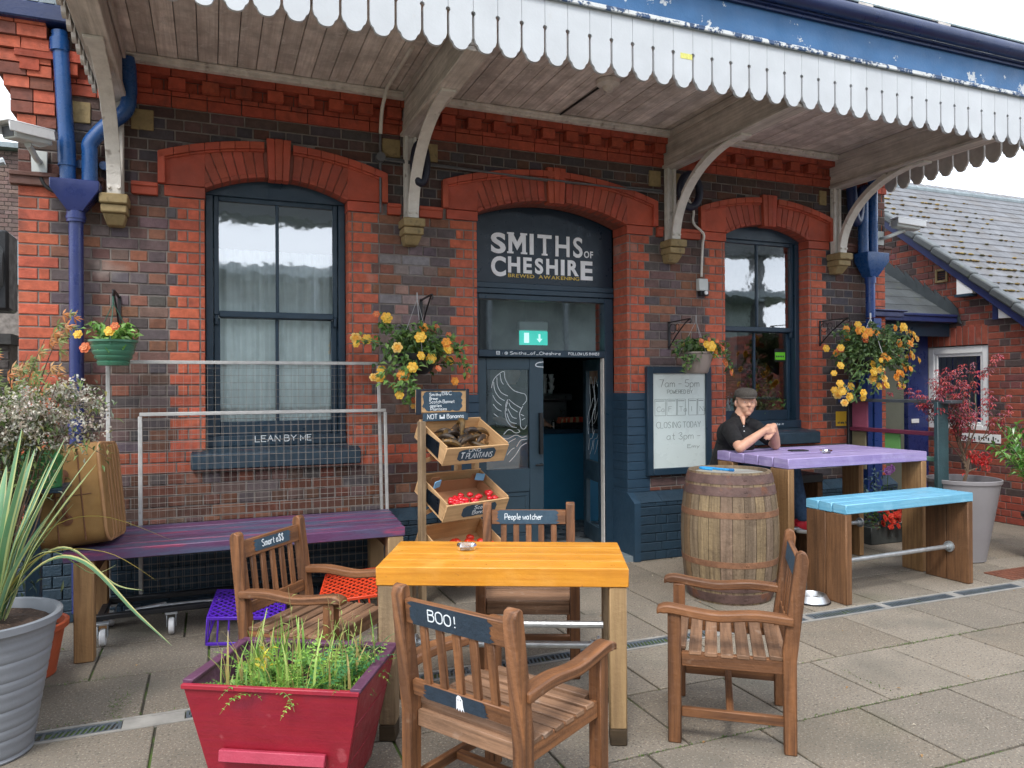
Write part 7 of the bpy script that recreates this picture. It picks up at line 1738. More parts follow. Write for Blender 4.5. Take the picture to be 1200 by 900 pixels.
t.lathe([(.001, 0), (.095, .0), (.10, .16), (.07, .19), (.001, .195)], seg=20, sx=1.0, sy=.75); t.build('body', mat('garden_green', (.03, .17, .05), .4), T)
t = MB(); t.tube(crom([(.06, 0, .18), (.02, 0, .26), (-.08, 0, .25), (-.11, 0, .12)], 4), .011, 8); t.build('handle', MATS['garden_green'], T)
t = MB(); t.tube([(-.09, 0, .05), (-.2, 0, .2)], .014, 8); t.build('spout', MATS['garden_green'], T)
K = Kit('utility_post', 'navy timber post behind the shrub that carries the watering can shelf', 'post', (-.90, 4.75, 0)); t = MB(); t.box(-.94, -.87, 4.72, 4.79, 0, 1.32); K.part(t, 'post', M_NAVY, bevel=.004); t = MB(); t.box(-.96, -.72, 4.46, 4.78, .975, .998); K.part(t, 'shelf', M_NAVY, bevel=.003)

# ------------------------------------------------------------------ hanging baskets
def petal_flower(colour, inner):
    """double begonia-like bloom about 5 cm across, facing +Z."""
    m = MB()
    for ring, (n, r, tilt, c) in enumerate(((6, .028, .30, colour), (5, .020, .75, inner), (4, .012, 1.2, inner))):
        for k in range(n):
            a = 2*pi*k/n+ring*.5; d = Vector((cos(a)*cos(tilt), sin(a)*cos(tilt), sin(tilt))); s = Vector((-sin(a), cos(a), 0)); u = d.cross(s)*-1
            b = Vector((0, 0, .003*ring)); w = r*.75; cc = jit(c, .1)
            V = [b, b+d*r*.45+s*w*.55, b+d*r*.9+s*w*.45+u*.002, b+d*r*1.05+u*.004, b+d*r*.9-s*w*.45+u*.002, b+d*r*.45-s*w*.55, b+d*r*.55+u*-.004]
            m.raw(V, [(0, 1, 6), (1, 2, 6), (2, 3, 6), (3, 4, 6), (4, 5, 6), (5, 0, 6)], cc)
    return m
FLM = {}
for nm, c, i_ in (('y', (.86, .50, .05), (.88, .60, .10)), ('o', (.84, .30, .04), (.86, .42, .06)), ('l', (.82, .56, .16), (.80, .42, .06)), ('c', (.70, .16, .05), (.74, .28, .12)), ('d', (.72, .05, .03), (.70, .08, .04)), ('p', (.45, .16, .5), (.5, .25, .55))):
    o = petal_flower(c, i_).build('flower', M_PETAL, None); FLM[nm] = o.data; bpy.data.objects.remove(o)
def flower(parent, p, n, sc, kind):
    o = bpy.data.objects.new('flower', FLM[kind]); COL.objects.link(o); o.parent = parent; o.location = p
    o.rotation_euler = Vector(n).to_track_quat('Z', 'Y').to_euler(); o.scale = (sc*1.18,)*3; return o
def basket(label, x, z, potm, potprof, spread, nleaf, flowers, chains, greens, hookx=0, Y=5.34, wire='g', droop=.5, hb=.30):
    loc = (x, Y, z); T = thing('hanging_basket', label, 'hanging basket', loc, 0, 'flower baskets hung along the wall')
    t = MB(); t.lathe(potprof, seg=28); t.build('pot', potm, T)
    t = MB(); top = potprof[-1][1]; r = max(p[0] for p in potprof); hz = hb; hk = Vector((hookx, 0, hz))
    for k in range(3): a = .5+2*pi*k/3; t.tube([(r*cos(a), r*sin(a), top-.004), tuple(hk)], chains, 5)
    t.tube([tuple(hk), (hk.x, hk.y, hk.z+.05)], chains*2, 6)
    t.build('hanger', mat('hanger_'+wire, {'g': (.35, .35, .36), 'n': (.03, .10, .07), 'w': (.65, .65, .66)}[wire], .6), T)
    t = MB(); st_ = MB(); sx_, sz0, sz1 = spread
    for k in range(nleaf//9):
        a = rnd.uniform(0, 2*pi); R_ = sx_*rnd.uniform(.3, 1)**.6; end = Vector((cos(a)*R_, sin(a)*min(R_, .22)*.9, top+rnd.uniform(sz0, sz1)*(1 if R_ < sx_*.8 else .8)))
        if end.y > .26: end.y = .26
        pts = crom([(cos(a)*.03, sin(a)*.03, top-.01), (end.x*.5, end.y*.5, top+.05+max(0, end.z-top)*.8), tuple(end)], 4); st_.tube(pts, .0022, 4, c=(1, 1, 1))
        for j in range(9):
            p = Vector(pts[rnd.randint(2, len(pts)-1)])+rvec()*.02; leaf(t, p, rvec()+Vector((cos(a)*.5, -.2, -.15)), (rnd.uniform(-.3, .3), -.5, .9), rnd.uniform(.035, .07), .030, jit(rnd.choice(greens), .25))
    st_.build('stems', M_STEM, T); t.build('foliage', M_LEAF, T)
    for (fx, fz, sc, kd) in flowers:
        yy = -min(.22, .10+.10*rnd.random()) if abs(fx) < sx_*.7 else rnd.uniform(-.12, .04)
        flower(T, (fx, yy, fz), (fx*1.2+rnd.uniform(-.4, .4), -1, rnd.uniform(0, .5)), sc, kd)
    return T
def wallhook(label, x, z, reach=.31, drop=.26, orn=True):
    T = thing('basket_bracket', label, 'bracket', (x, WY, z), 0, 'iron brackets for the flower baskets'); t = MB()
    t.bar((0, -.006, -drop), (0, -.006, .01), .022, .008, upv=(0, 1, 0)); t.bar((0, -.008, 0), (0, -reach, 0.01), .016, .008); t.tube(crom([(0, -.012, -drop+.02), (0, -reach*.35, -drop*.52), (0, -reach*.8, -.02), (0, -reach, .008)], 5), .006, 6)
    if orn:
        for c_, r_ in (((0, -.06, -.06), .045), ((0, -.13, -.05), .03)): t.tube([(0, c_[1]+r_*cos(a*pi/8), c_[2]+r_*sin(a*pi/8)) for a in range(17)], .0035, 5, cap=False)
    t.tube(crom([(0, -reach, .008), (0, -reach-.015, .0), (0, -reach-.012, -.025), (0, -reach+.008, -.025)], 4), .005, 6); t.build('bracket', M_BLACK, T)
# 1 green pot at the left
basket('green plastic hanging pot with one yellow begonia, left of the left window', -.575, 1.695, M_GREENPOT, [(.001, -.035), (.088, -.035), (.094, -.02), (.096, -.012), (.090, -.006), (.108, .012), (.110, .022), (.106, .026), (.120, .045), (.122, .056), (.118, .060), (.128, .078), (.130, .088), (.126, .092), (.133, .108), (.142, .112), (.142, .126), (.13, .126), (.12, .10)], (.15, -.02, .12), 200,
       [(.0, .17, 1.0, 'y'), (.03, .20, .8, 'c'), (-.20, .16, .9, 'y'), (-.155, .075, 1.1, 'c')], .003, [(.16, .34, .05), (.10, .22, .04), (.22, .42, .09)], 0, wire='n', Y=5.32, hb=.36)
wallhook('dark green iron bracket holding the green pot at the left', -.575, 2.13, .34, .24, False)
F2 = [(-.33, .45, 1.3, 'y'), (-.41, .48, .8, 'c'), (-.55, .28, 1.2, 'l'), (-.46, .27, 1.2, 'y'), (-.56, .22, .8, 'y'), (-.27, .19, 1.2, 'l'), (-.09, .28, 1.35, 'y'), (-.05, .37, 1.1, 'o'), (.12, .24, 1.1, 'o'), (.13, .18, 1.2, 'y'), (.18, .19, 1.1, 'o'), (.0, .10, 1.2, 'y'), (-.09, .12, 1.0, 'y'), (.21, .09, 1.1, 'y'), (-.35, .0, 1.1, 'y'), (-.22, -.08, 1.5, 'o'), (-.16, .02, 1.2, 'y'),
      (-.38, -.11, 1.2, 'y'), (-.44, -.11, .9, 'l'), (-.28, -.24, .7, 'c'), (-.25, -.37, 1.0, 'y'), (-.05, -.36, 1.0, 'y'), (-.13, -.45, .7, 'c'), (-.14, -.54, .6, 'l'), (.24, -.17, 1.0, 'o'), (.20, .32, .8, 'c'), (.34, .20, .7, 'c'), (.36, -.09, .6, 'c'), (.06, .38, .7, 'c'), (.05, .01, .8, 'c')]
BK = [(.001, 0), (.06, .0), (.10, .03), (.135, .08), (.155, .13), (.16, .15), (.15, .15), (.14, .13)]
T = basket('large yellow begonia basket in a black bowl, just left of the doorway', 1.40, 1.605, M_BLACKPL, BK, (.30, -.12, .22), 640, [(a*.92+.06, b*(.82 if b > 0 else .48)+.03, c, d) for a, b, c, d in F2], .0022, [(.10, .20, .04), (.06, .13, .035), (.16, .28, .07), (.05, .10, .03)], wire='g', Y=5.32, hb=.55)
def sprays(T, lst, greens):
    t = MB(); st_ = MB()
    for P in lst:
        pts = crom(P, 5); st_.tube(pts, .0028, 5)
        for j in range(34):
            i = rnd.randint(3, len(pts)-1); p = Vector(pts[i])+rvec()*.03; leaf(t, p, rvec()+Vector((0, -.2, -.2)), (0, -.6, .8), rnd.uniform(.035, .07), .030, jit(rnd.choice(greens), .25))
    st_.build('trailing_stems', M_STEM, T); t.build('trailing_foliage', M_LEAF, T)
GR = [(.10, .20, .04), (.06, .13, .035), (.16, .28, .07)]
sprays(T, [[(-.05, -.02, .14), (-.2, -.06, .28), (-.28, -.06, .40)], [(-.05, -.05, .13), (-.25, -.08, .2), (-.42, -.08, .25)], [(-.05, -.1, .13), (-.2, -.14, .1), (-.28, -.14, -.05)], [(-.05, -.1, .13), (-.15, -.17, .02), (-.18, -.15, -.12)], [(-.05, -.1, .13), (-.1, -.17, -.02), (-.05, -.15, -.12)], [(.05, -.05, .14), (.25, -.08, .2), (.36, -.06, .02)], [(.05, -.05, .14), (.2, -.06, .25), (.3, -.06, .2)], [(0, -.1, .14), (-.1, -.18, -.0), (-.12, -.16, -.20)]], GR)
wallhook('plain black bracket above the begonia basket left of the doorway', 1.52, 2.19, .32, .26, False)
TP = [(.001, 0), (.09, 0), (.10, .012), (.125, .10), (.138, .165), (.146, .168), (.146, .182), (.136, .182), (.128, .165)]
T = basket('small taupe pot of orange begonias above the whiteboard', 3.855, 1.615, M_TAUPE, TP, (.20, -.05, .13), 230, [(.03, .225, 1.5, 'y'), (.08, .22, 1.0, 'o'), (-.02, .24, 1.0, 'y'), (.14, .20, 1.2, 'o'), (.17, .16, .9, 'y'), (-.06, .27, .7, 'c'), (.10, .27, .6, 'c'), (.19, .21, .8, 'c'), (.26, .10, 1.0, 'c'), (.31, .08, 1.0, 'o'), (.33, .02, .9, 'o'), (.30, .0, .8, 'c'), (-.14, .24, .7, 'c'), (.0, .28, .6, 'c')], .002, [(.06, .12, .04), (.10, .18, .05), (.05, .08, .03), (.14, .24, .06)], wire='g', Y=5.33, hb=.45)
sprays(T, [[(.05, -.05, .18), (.2, -.08, .2), (.30, -.06, .06)], [(-.05, -.05, .18), (-.15, -.06, .25), (-.25, -.04, .18)], [(0, -.05, .18), (.15, -.08, .27), (.26, -.06, .22)], [(-.05, -.06, .16), (-.16, -.1, .12), (-.17, -.08, .03)]], [(.05, .12, .04), (.12, .2, .05)])
wallhook('ornate black scroll bracket above the whiteboard', 3.80, 2.075, .32, .24, True)
F4 = []
rnd.seed(21)
for (fx, fz, kd) in ((-.42, .34, 'o'), (-.36, .32, 'o'), (-.30, .33, 'y'), (-.25, .30, 'o'), (-.40, .26, 'o'), (-.36, .38, 'y'), (-.08, .30, 'o'), (-.24, .24, 'c'), (-.62, .14, 'y'), (-.50, .12, 'o'), (-.55, .12, 'c'), (-.60, -.04, 'y'), (.0, .06, 'o'), (-.12, -.02, 'y'), (-.16, -.10, 'y'), (-.08, -.08, 'l'), (.02, .0, 'y'), (-.12, -.18, 'l'), (-.03, -.17, 'l'), (-.05, -.25, 'y'), (.02, -.24, 'y'), (-.38, -.25, 'y'), (-.44, -.27, 'l'), (-.34, -.32, 'y'), (-.62, -.22, 'y'), (-.57, -.30, 'y'), (-.52, -.34, 'l'), (-.46, -.36, 'y'), (.24, .36, 'y'), (.38, .36, 'y'), (.30, .20, 'o'), (.35, .19, 'o'), (.52, .18, 'o'), (.56, .16, 'y'), (.55, .32, 'y'), (.60, .34, 'l'), (.70, .27, 'o'), (.50, .06, 'l'), (.55, .07, 'o'), (.62, .02, 'y'), (.34, -.08, 'o'), (.40, -.04, 'o'), (.28, -.12, 'o'), (.22, -.16, 'o'), (.38, -.14, 'y'), (.50, -.06, 'l'), (.20, -.24, 'y'), (.44, .08, 'c')):
    F4.append((fx*.80, fz*.9+.10, rnd.uniform(1.0, 1.35), kd))
    if rnd.random() < .45: F4.append((fx*.80+rnd.gauss(0, .05), fz*.9+.10+rnd.gauss(0, .05), rnd.uniform(.7, 1.1), kd))
T = basket('largest begonia basket, orange and yellow, at the right corner of the station', 5.80, 1.62, M_BLACKPL, BK, (.42, -.14, .32), 1500, F4, .004, [(.07, .14, .04), (.045, .09, .03), (.12, .20, .06), (.16, .24, .10)], wire='w', Y=5.28, hb=.52)
sprays(T, [[(-.1, -.05, .14), (-.3, -.08, .3), (-.38, -.06, .36)], [(-.1, -.05, .13), (-.35, -.08, .2), (-.48, -.06, .15)], [(-.1, -.1, .13), (-.3, -.12, .02), (-.42, -.1, -.16)], [(-.1, -.1, .13), (-.25, -.14, -.05), (-.34, -.1, -.24)], [(.1, -.05, .14), (.3, -.08, .35), (.46, -.06, .32)], [(.1, -.05, .14), (.35, -.08, .25), (.52, -.04, .22)], [(.1, -.1, .13), (.25, -.12, .0), (.3, -.1, -.12)], [(0, -.1, .13), (-.06, -.16, -.0), (-.1, -.12, -.2)], [(0, -.1, .14), (.1, -.12, .3), (.18, -.06, .38)], [(.1, -.1, .1), (.3, -.12, .1), (.44, -.06, .02)]], [(.07, .14, .04), (.10, .18, .05)])
wallhook('ornate black scroll bracket above the largest basket', 5.55, 2.13, .36, .24, True)

# ------------------------------------------------------------------ painted railing screen at the right
K = Kit('railing_screen', 'open painted timber screen with black, maroon and green rails beside the lilac table', 'screen', (5.78, 5.1, 0))
x = 5.80
t = MB(); t.box(x-.05, x+.05, 5.50, 5.53, 0, 1.345); K.part(t, 'post', M_BLACKPL, bevel=.003)
t = MB(); t.box(x-.10, x+.03, 4.50, 4.54, 0, 1.36); K.part(t, 'end_post', mat('slate_teal_paint', (.028, .062, .072), .5, var=.25, nscale=5, bump=.3), bevel=.004)
t = MB(); t.box(x-.07, x+.07, 4.40, 5.56, 1.348, 1.375); K.part(t, 'top_rail', M_BLKTOP, bevel=.003)
t = MB(); t.box(x-.04, x+.04, 4.541, 5.50, 1.065, 1.10); K.part(t, 'maroon_rail', mat('maroon_paint', (.12, .02, .045), .5, var=.15), bevel=.003)
t = MB(); t.box(x-.04, x+.04, 4.541, 5.05, .845, .88); K.part(t, 'sage_rail', mat('sage_paint', (.10, .22, .16), .5, var=.1), bevel=.003)
t = MB(); t.box(x-.008, x+.012, 5.32, 5.498, 1.10, 1.347); K.part(t, 'magenta_panel', mat('dusky_magenta', (.27, .07, .115), .5, var=.15, nscale=3, bump=.15), bevel=.002)
t = MB(); t.box(x-.008, x+.012, 4.96, 5.12, .88, 1.063); K.part(t, 'green_panel', mat('leaf_green_paint', (.12, .30, .09), .5, var=.15, nscale=3, bump=.15), bevel=.002)
t = MB(); t.box(x-.01, x+.01, 5.34, 5.498, .70, 1.063); K.part(t, 'olive_panel', mat('olive_paint', (.16, .14, .08), .5, var=.15, nscale=3, bump=.15), bevel=.002)

# ------------------------------------------------------------------ flower trough under the table
T = thing('flower_trough', 'small grey trough of red busy lizzies and a mauve flower under the lilac table', 'trough', (5.95, 5.33, 0))
t = MB(); t.raw([(-.21, -.10, 0), (.21, -.10, 0), (.21, .10, 0), (-.21, .10, 0), (-.23, -.12, .17), (.23, -.12, .17), (.23, .12, .17), (-.23, .12, .17)], [(0, 3, 2, 1), (4, 5, 6, 7), (0, 1, 5, 4), (1, 2, 6, 5), (2, 3, 7, 6), (3, 0, 4, 7)]); t.build('trough', mat('slate_trough', (.06, .07, .07), .7, var=.2, bump=.3), T, bevel=.006)
lf = MB(); foliage(lf, 520, lambda: jit(rnd.choice([(.05, .12, .03), (.10, .2, .05), (.08, .05, .03)]), .3), lambda: (rnd.uniform(-.24, .26), rnd.uniform(-.16, .12), .15+abs(rnd.gauss(.13, .10))), (.03, .055), .5, .3)
foliage(lf, 60, lambda: jit((.08, .14, .16), .2), lambda: (rnd.gauss(-.05, .05), 0, rnd.uniform(.45, .68)), (.04, .07), .4, .3); lf.build('foliage', M_LEAF, T)
for k in range(26): flower(T, (rnd.uniform(-.2, .26), rnd.uniform(-.2, -.12), rnd.uniform(.12, .44)), (rnd.uniform(-.4, .4), -1, .4), rnd.uniform(.8, 1.15), 'd')
for k in range(3): flower(T, (.02+.03*k, -.08, .68+.015*k), (rnd.uniform(-.4, .4), -1, .4), 1.2, 'p')
t = MB(); t.tube([(.03, -.05, .15), (.04, -.07, .68)], .003, 5); t.build('stem', M_STEM, T)

# a little litter: dead leaves and grit on the slabs
t = MB()
for _ in range(46): leaf(t, (rnd.uniform(-.6, 6), rnd.uniform(2.2, 5.3), .003), (rnd.uniform(-1, 1), rnd.uniform(-1, 1), rnd.uniform(0, .15)), (0, 0, 1), rnd.uniform(.012, .03), .012, jit(rnd.choice([(.30, .17, .06), (.4, .25, .1), (.5, .45, .35)]), .3))
tag(t.build('leaf_litter', M_LEAF), label='scattered dead leaf scraps and petals on the paving', cat='leaf litter', kind='stuff')
# ------------------------------------------------------------------ seated man: one continuous body, clothes as parts
MX, MY = 4.20, 5.14
T = thing('person', 'man in grey flat cap and black polo shirt sitting at the lilac table, hands clasped', 'person', (MX, MY, 0))
def fuse(mb, name, m, parent, vox, sm=4, cut=None):
    """join overlapping volumes into one continuous skin (voxel remesh, then smoothing)."""
    o = mb.build(name, m, None); r = o.modifiers.new('r', 'REMESH'); r.mode = 'VOXEL'; r.voxel_size = vox
    s = o.modifiers.new('s', 'SMOOTH'); s.factor = .5; s.iterations = sm
    dg = bpy.context.evaluated_depsgraph_get(); me = bpy.data.meshes.new_from_object(o.evaluated_get(dg)); me.name = name
    bpy.data.objects.remove(o); n = bpy.data.objects.new(name, me); COL.objects.link(n); n.parent = parent
    me.polygons.foreach_set('use_smooth', [True]*len(me.polygons)); me.materials.clear(); me.materials.append(m)
    return n
V3 = lambda *a: Vector(a)
# joints (local to the base point under the seat); he faces right (+X) and a little to the camera
HC = V3(.005, -.02, 1.365)                                # head centre
neck = V3(-.035, .01, 1.235); chest = V3(-.06, .04, 1.06); hip = V3(-.10, .08, .82)
shR = V3(-.195, -.05, 1.15); shL = V3(.135, .02, 1.15)      # near (his right) and far shoulder
elR = V3(-.265, -.27, 1.008); haR = V3(-.03, -.29, 1.145)
elL = V3(.185, -.17, 1.008); haL = V3(.085, -.265, 1.175)
FA_ = radians(-114)                                          # direction the face looks in
fwd = Vector((cos(FA_), sin(FA_), 0)); side = Vector((-fwd.y, fwd.x, 0))
b = MB()
def hp(f, s, z): return tuple(HC+fwd*f+side*s+Vector((0, 0, z)))
b.sphere(hp(-.005, 0, .03), .088, 20, sc=(.92, .92, 1.0)); b.sphere(hp(.02, 0, .0), .078, 18, sc=(.92, .92, 1.15)); b.sphere(hp(.035, 0, -.05), .056, 16, sc=(1, 1, .95)); b.sphere(hp(.062, 0, -.088), .026, 12)
b.sphere(hp(.058, .03, -.028), .030, 12); b.sphere(hp(.058, -.03, -.028), .030, 12)      # cheeks
b.capsule(hp(.085, 0, .012), hp(.103, 0, -.022), .009, .0135, 10); b.sphere(hp(.092, .012, -.025), .0085, 8); b.sphere(hp(.092, -.012, -.025), .0085, 8)   # nose
b.capsule(hp(.078, .038, .028), hp(.085, .012, .026), .009, .008, 8); b.capsule(hp(.078, -.038, .028), hp(.085, -.012, .026), .009, .008, 8)                # brow
b.capsule(hp(.076, -.022, -.057), hp(.079, .022, -.057), .0075, .0075, 8)                  # lips
for s_ in (-1, 1): b.sphere(hp(-.008, s_*.082, -.008), .026, 12, sc=(.55, .45, 1.15))    # ears
b.capsule(tuple(HC+Vector((-.012, .012, -.05))), tuple(neck), .056, .060, 14); b.capsule(tuple(neck), tuple(chest), .062, .10, 14)
b.capsule(tuple(chest+V3(-.06, -.02, .04)), tuple(chest+V3(.07, .02, .04)), .10, .10, 14); b.capsule(tuple(chest), tuple(hip), .14, .145, 16)
for sh, el, ha, r0 in ((shR, elR, haR, .050), (shL, elL, haL, .047)):
    b.capsule(tuple(sh), tuple(el), r0, .040, 14); b.capsule(tuple(el), tuple(el.lerp(ha, .35)), .040, .040, 14); b.capsule(tuple(el.lerp(ha, .35)), tuple(ha), .040, .026, 14)
# thighs and calves
kR = V3(.33, -.20, .80); aR = V3(.44, -.22, .37); kL = V3(.36, -.02, .80); aL = V3(.50, -.06, .36)
for s_, k_, a_ in ((-1, kR, aR), (1, kL, aL)):
    b.capsule(tuple(hip+V3(.02, s_*.08, 0)), tuple(k_), .082, .058, 14); b.capsule(tuple(k_), tuple(a_), .056, .036, 12); b.capsule(tuple(a_), tuple(a_+V3(.12, -.03, -.05)), .034, .028, 10)
# hands: palm, four fingers and a thumb each, clasped one over the other
def hand(w, dir_, across, palm_n, sgn, curl):
    d = dir_.normalized(); a = across.normalized(); n_ = palm_n.normalized()
    b.capsule(tuple(w), tuple(w+d*.03), .027, .030, 12)
    for k, q in enumerate((-.027, -.009, .009, .027)): b.capsule(tuple(w+a*q*.8+d*.02), tuple(w+a*q+d*.078), .0155, .0125, 10)
    for k, (q, L_) in enumerate(((-.028, .062), (-.010, .072), (.009, .068), (.027, .054))):
        p0 = w+a*q+d*.078; d1_ = (d*cos(curl)+n_*sin(curl)); p1 = p0+d1_*L_*.45; d2_ = (d*cos(curl*2)+n_*sin(curl*2)); p2 = p1+d2_*L_*.32; d3_ = (d*cos(curl*2.8)+n_*sin(curl*2.8)); p3 = p2+d3_*L_*.25
        b.capsule(tuple(p0), tuple(p1), .0100, .0092, 8); b.capsule(tuple(p1), tuple(p2), .0092, .0084, 8); b.capsule(tuple(p2), tuple(p3), .0084, .0070, 8)
    p0 = w+a*sgn*.022+d*.022; p1 = p0+a*sgn*.026+d*.032+n_*.008; p2 = p1+a*sgn*.004+d*.032+n_*.010; b.capsule(tuple(p0), tuple(p1), .0145, .0115, 8); b.capsule(tuple(p1), tuple(p2), .0112, .0085, 8)
hand(haR, V3(.93, -.05, .10), V3(-.12, -.55, -.8), V3(.1, .75, -.6), -1, .42)
hand(haL, V3(-.62, -.30, -.42), V3(.45, -.5, -.72), V3(-.2, .6, -.75), -1, .35)
body = fuse(b, 'body', M_SKIN, T, .0052, 4)
# polo shirt: torso and short sleeves slightly larger than the body
s = MB()
s.capsule(tuple(chest+V3(-.07, -.025, .035)), tuple(chest+V3(.09, .025, .035)), .118, .115, 18); s.capsule(tuple(chest), tuple(hip+V3(0, 0, -.02)), .145, .165, 20); s.capsule(tuple(chest+V3(0, -.04, -.03)), tuple(hip+V3(.03, -.03, .04)), .135, .15, 18)
s.capsule(tuple(neck+V3(0, .005, -.035)), tuple(neck+V3(-.005, .01, -.01)), .078, .070, 16)
s.capsule(tuple(neck+V3(-.02, 0, -.05)), tuple(shR), .072, .070, 14); s.capsule(tuple(neck+V3(.02, .01, -.05)), tuple(shL), .072, .066, 14)
s.capsule(tuple(shR), tuple(shR.lerp(elR, .50)), .068, .064, 16); s.capsule(tuple(shR.lerp(elR, .50)), tuple(shR.lerp(elR, .66)), .064, .062, 16)
s.capsule(tuple(shL), tuple(shL.lerp(elL, .50)), .066, .060, 16); s.capsule(tuple(shL.lerp(elL, .50)), tuple(shL.lerp(elL, .66)), .060, .058, 16)
# folds
for k in range(7):
    z = -.02-.035*k; s.capsule(tuple(chest+V3(-.10+.01*k, -.13, z)), tuple(chest+V3(.06, -.135+.01*k, z-.03+.01*(k % 3))), .022, .012, 8)
fuse(s, 'polo_shirt', M_SHIRT, T, .0075, 5)
c = MB()
nk = neck+V3(.0, -.012, -.002)
for s_ in (-1, 1):
    pts = [nk+fwd*-.06+Vector((0, 0, .022)), nk+side*s_*.062+fwd*-.01+Vector((0, 0, .014)), nk+side*s_*.050+fwd*.045+Vector((0, 0, -.012)), nk+side*s_*.022+fwd*.075+Vector((0, 0, -.040))]
    c.tube(crom([tuple(p) for p in pts], 5), [.012]*16, 8)
c.build('collar', M_SHIRT, T)
c = MB(); o = nk+fwd*.088+Vector((0, 0, -.065)); c.sphere(o, .0055, 8); c.sphere(o+fwd*.014+Vector((0, 0, -.04)), .0055, 8); c.build('shirt_button', M_WHITEPL, T)
c = MB()                                                   # open neck: a wedge of chest skin
a = nk+fwd*.060+Vector((0, 0, .002)); c.capsule(tuple(a), tuple(a+fwd*.026+Vector((0, 0, -.048))), .022, .010, 10); c.build('chest_skin', M_SKIN, T)
# jeans
j = MB()
for s_, k_, a_ in ((-1, kR, aR), (1, kL, aL)):
    j.capsule(tuple(hip+V3(.02, s_*.08, 0)), tuple(k_), .098, .072, 16); j.capsule(tuple(k_), tuple(k_.lerp(a_, .88)), .070, .056, 16); j.capsule(tuple(k_.lerp(a_, .80)), tuple(k_.lerp(a_, .90)), .060, .060, 14)
j.capsule(tuple(hip+V3(0, -.08, -.02)), tuple(hip+V3(0, .08, -.02)), .12, .12, 16); fuse(j, 'jeans', M_JEANS, T, .009, 4)
# trainers
for a_ in (aR, aL):
    toe = a_+V3(.175, -.05, -.075); heel = a_+V3(-.045, .012, -.070); d = (toe-heel).normalized()
    t = MB(); t.capsule(tuple(heel+V3(.012, 0, .030)), tuple(heel.lerp(toe, .45)+V3(0, 0, .020)), .036, .038, 12); t.capsule(tuple(heel.lerp(toe, .4)+V3(0, 0, .012)), tuple(toe+V3(0, 0, .004)), .042, .030, 12); t.capsule(tuple(a_+V3(0, 0, -.02)), tuple(heel.lerp(toe, .3)+V3(0, 0, .03)), .040, .040, 12)
    sh = fuse(t, 'shoe', M_SHOE, T, .007, 3)
    t = MB(); t.capsule(tuple(heel+V3(0, 0, -.004)), tuple(heel.lerp(toe, .5)+V3(0, 0, -.012)), .036, .038, 12); t.capsule(tuple(heel.lerp(toe, .5)+V3(0, 0, -.012)), tuple(toe+V3(.004, 0, -.016)), .038, .032, 12)
    for i in range(len(t.v)): t.v[i] = (t.v[i][0], t.v[i][1], min(t.v[i][2], heel.z+(toe.z-heel.z)*.5+.004-.012))
    t.build('sole', M_WHITEPL, sh)
# flat cap, sitting forward, with short peak
c = MB(); M_ = Matrix((fwd, side, Vector((0, 0, 1)))).transposed() @ roty(radians(6))
prof = [(.099, -.004), (.104, .012), (.104, .030), (.096, .050), (.076, .066), (.045, .076), (.001, .079)]
c.lathe([(a*.96, b*.9) for a, b in prof], tuple(HC+Vector((0, 0, .054))-fwd*.004), 28, sx=1.08, sy=.92, M=M_)
c.build('flat_cap', M_CAP, T)
c = MB(); n = 16; i0 = len(c.v)
for k in range(n+1):
    a = -1.15+2.3*k/n; 
    for r, z in ((.085, .012), (.122 if abs(a) < .8 else .122-.037*(abs(a)-.8)/.35, .000), (.120 if abs(a) < .8 else .120-.035*(abs(a)-.8)/.35, -.005), (.085, .005)):
        c.v.append(tuple(M_ @ Vector((r*cos(a)*1.08, r*sin(a)*.78, z))+HC+Vector((0, 0, .052))))
for k in range(n):
    for q in range(4): a = i0+k*4; c.f.append((a+q, a+(q+1) % 4, a+4+(q+1) % 4, a+4+q)); c.uv.append([(0, 0)]*4); c.c.append((1, 1, 1))
c.build('cap_peak', M_CAP, T)
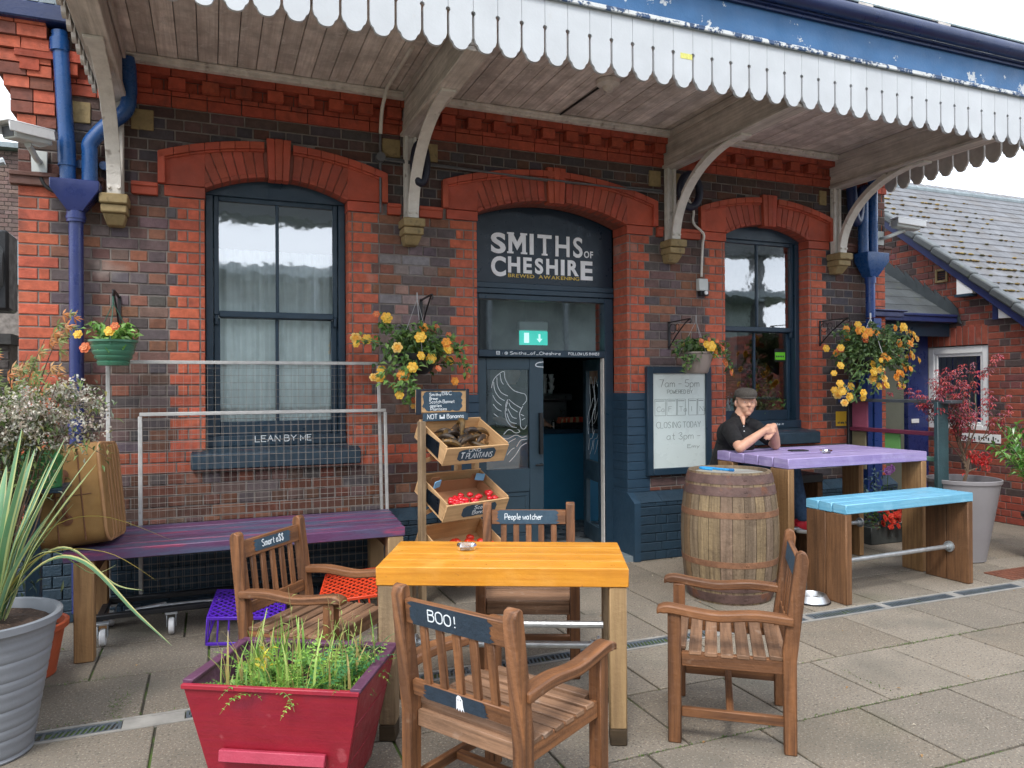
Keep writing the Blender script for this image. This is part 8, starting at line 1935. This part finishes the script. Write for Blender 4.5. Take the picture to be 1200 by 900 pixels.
# short grey hair below the cap, eyes, eyebrows, mouth line
h = MB(); hr = MB()
for k in range(240):
    a = rnd.uniform(1.25, 2*pi-1.25); z = rnd.uniform(-.035, .05); r = .086; p = HC+fwd*(r*cos(a))+side*(r*sin(a)*.96)+Vector((0, 0, z)); leaf(h, p, Vector((0, 0, -1))+rvec()*.3, (p-HC).normalized(), .016, .006, (1, 1, 1))
h.build('hair', M_HAIR, T)
e = MB(); e2 = MB()
for s_ in (-1, 1):
    e.sphere(hp(.074, s_*.030, .006), .0100, 10, sc=(1, 1, .6)); e2.sphere(hp(.0815, s_*.029, .005), .0046, 8)
e.build('eyes', mat('eye_white', (.6, .55, .5), .3, bump=0), T); e2.build('pupils', M_BLACK, T)
m_ = MB(); m_.tube(crom([hp(.074, -.032, -.042), hp(.082, -.018, -.054), hp(.087, 0, -.058), hp(.082, .018, -.054), hp(.074, .032, -.042)], 4), .0025, 6); m_.build('mouth', mat('lip', (.38, .10, .08), .5, bump=0), T)
m_ = MB()
for s_ in (-1, 1): m_.tube([hp(.083, s_*.016, .029), hp(.084, s_*.030, .033), hp(.074, s_*.044, .029)], .0035, 6)
m_.build('eyebrows', M_HAIR, T)

# barista: only an arm and shoulder show past the door leaf
T = thing('person', 'barista in black at the counter inside, only a forearm visible past the door leaf', 'person', (3.22, 7.95, 0))
b = MB(); b.capsule((-.02, 0, 1.0), (-.02, 0, 1.35), .15, .17, 14); b.capsule((-.02, 0, 1.45), (-.02, 0, 1.52), .06, .06, 12); b.sphere((-.02, -.02, 1.66), .11, 16, sc=(.85, .95, 1.15))
b.capsule((.14, -.02, 1.42), (.21, -.18, 1.18), .06, .045, 12); b.capsule((.21, -.18, 1.18), (.24, -.36, 1.09), .045, .03, 12); b.capsule((.24, -.36, 1.09), (.25, -.43, 1.075), .032, .02, 10)
for q in range(4): b.capsule((.222+.018*q, -.42, 1.075), (.226+.018*q, -.485, 1.062), .009, .007, 8)
b.capsule((.215, -.38, 1.08), (.20, -.425, 1.066), .011, .008, 8)
b.capsule((-.18, -.02, 1.42), (-.24, -.1, 1.15), .06, .045, 12); b.capsule((-.24, -.1, 1.15), (-.15, -.35, 1.08), .045, .03, 12)
b.capsule((-.10, 0, .98), (-.10, 0, .06), .09, .05, 12); b.capsule((.08, 0, .98), (.08, 0, .06), .09, .05, 12)
fuse(b, 'body', M_SKIN, T, .009, 3)
b = MB(); b.capsule((-.02, 0, .95), (-.02, 0, 1.36), .175, .185, 16); b.capsule((.14, -.02, 1.42), (.20, -.16, 1.21), .075, .062, 12); b.capsule((-.18, -.02, 1.42), (-.23, -.1, 1.2), .075, .062, 12); fuse(b, 'black_top', M_SHIRT, T, .012, 3)
b = MB(); b.capsule((-.10, 0, .95), (-.10, 0, .12), .105, .07, 12); b.capsule((.08, 0, .95), (.08, 0, .12), .105, .07, 12); fuse(b, 'trousers', M_SHIRT, T, .015, 2)
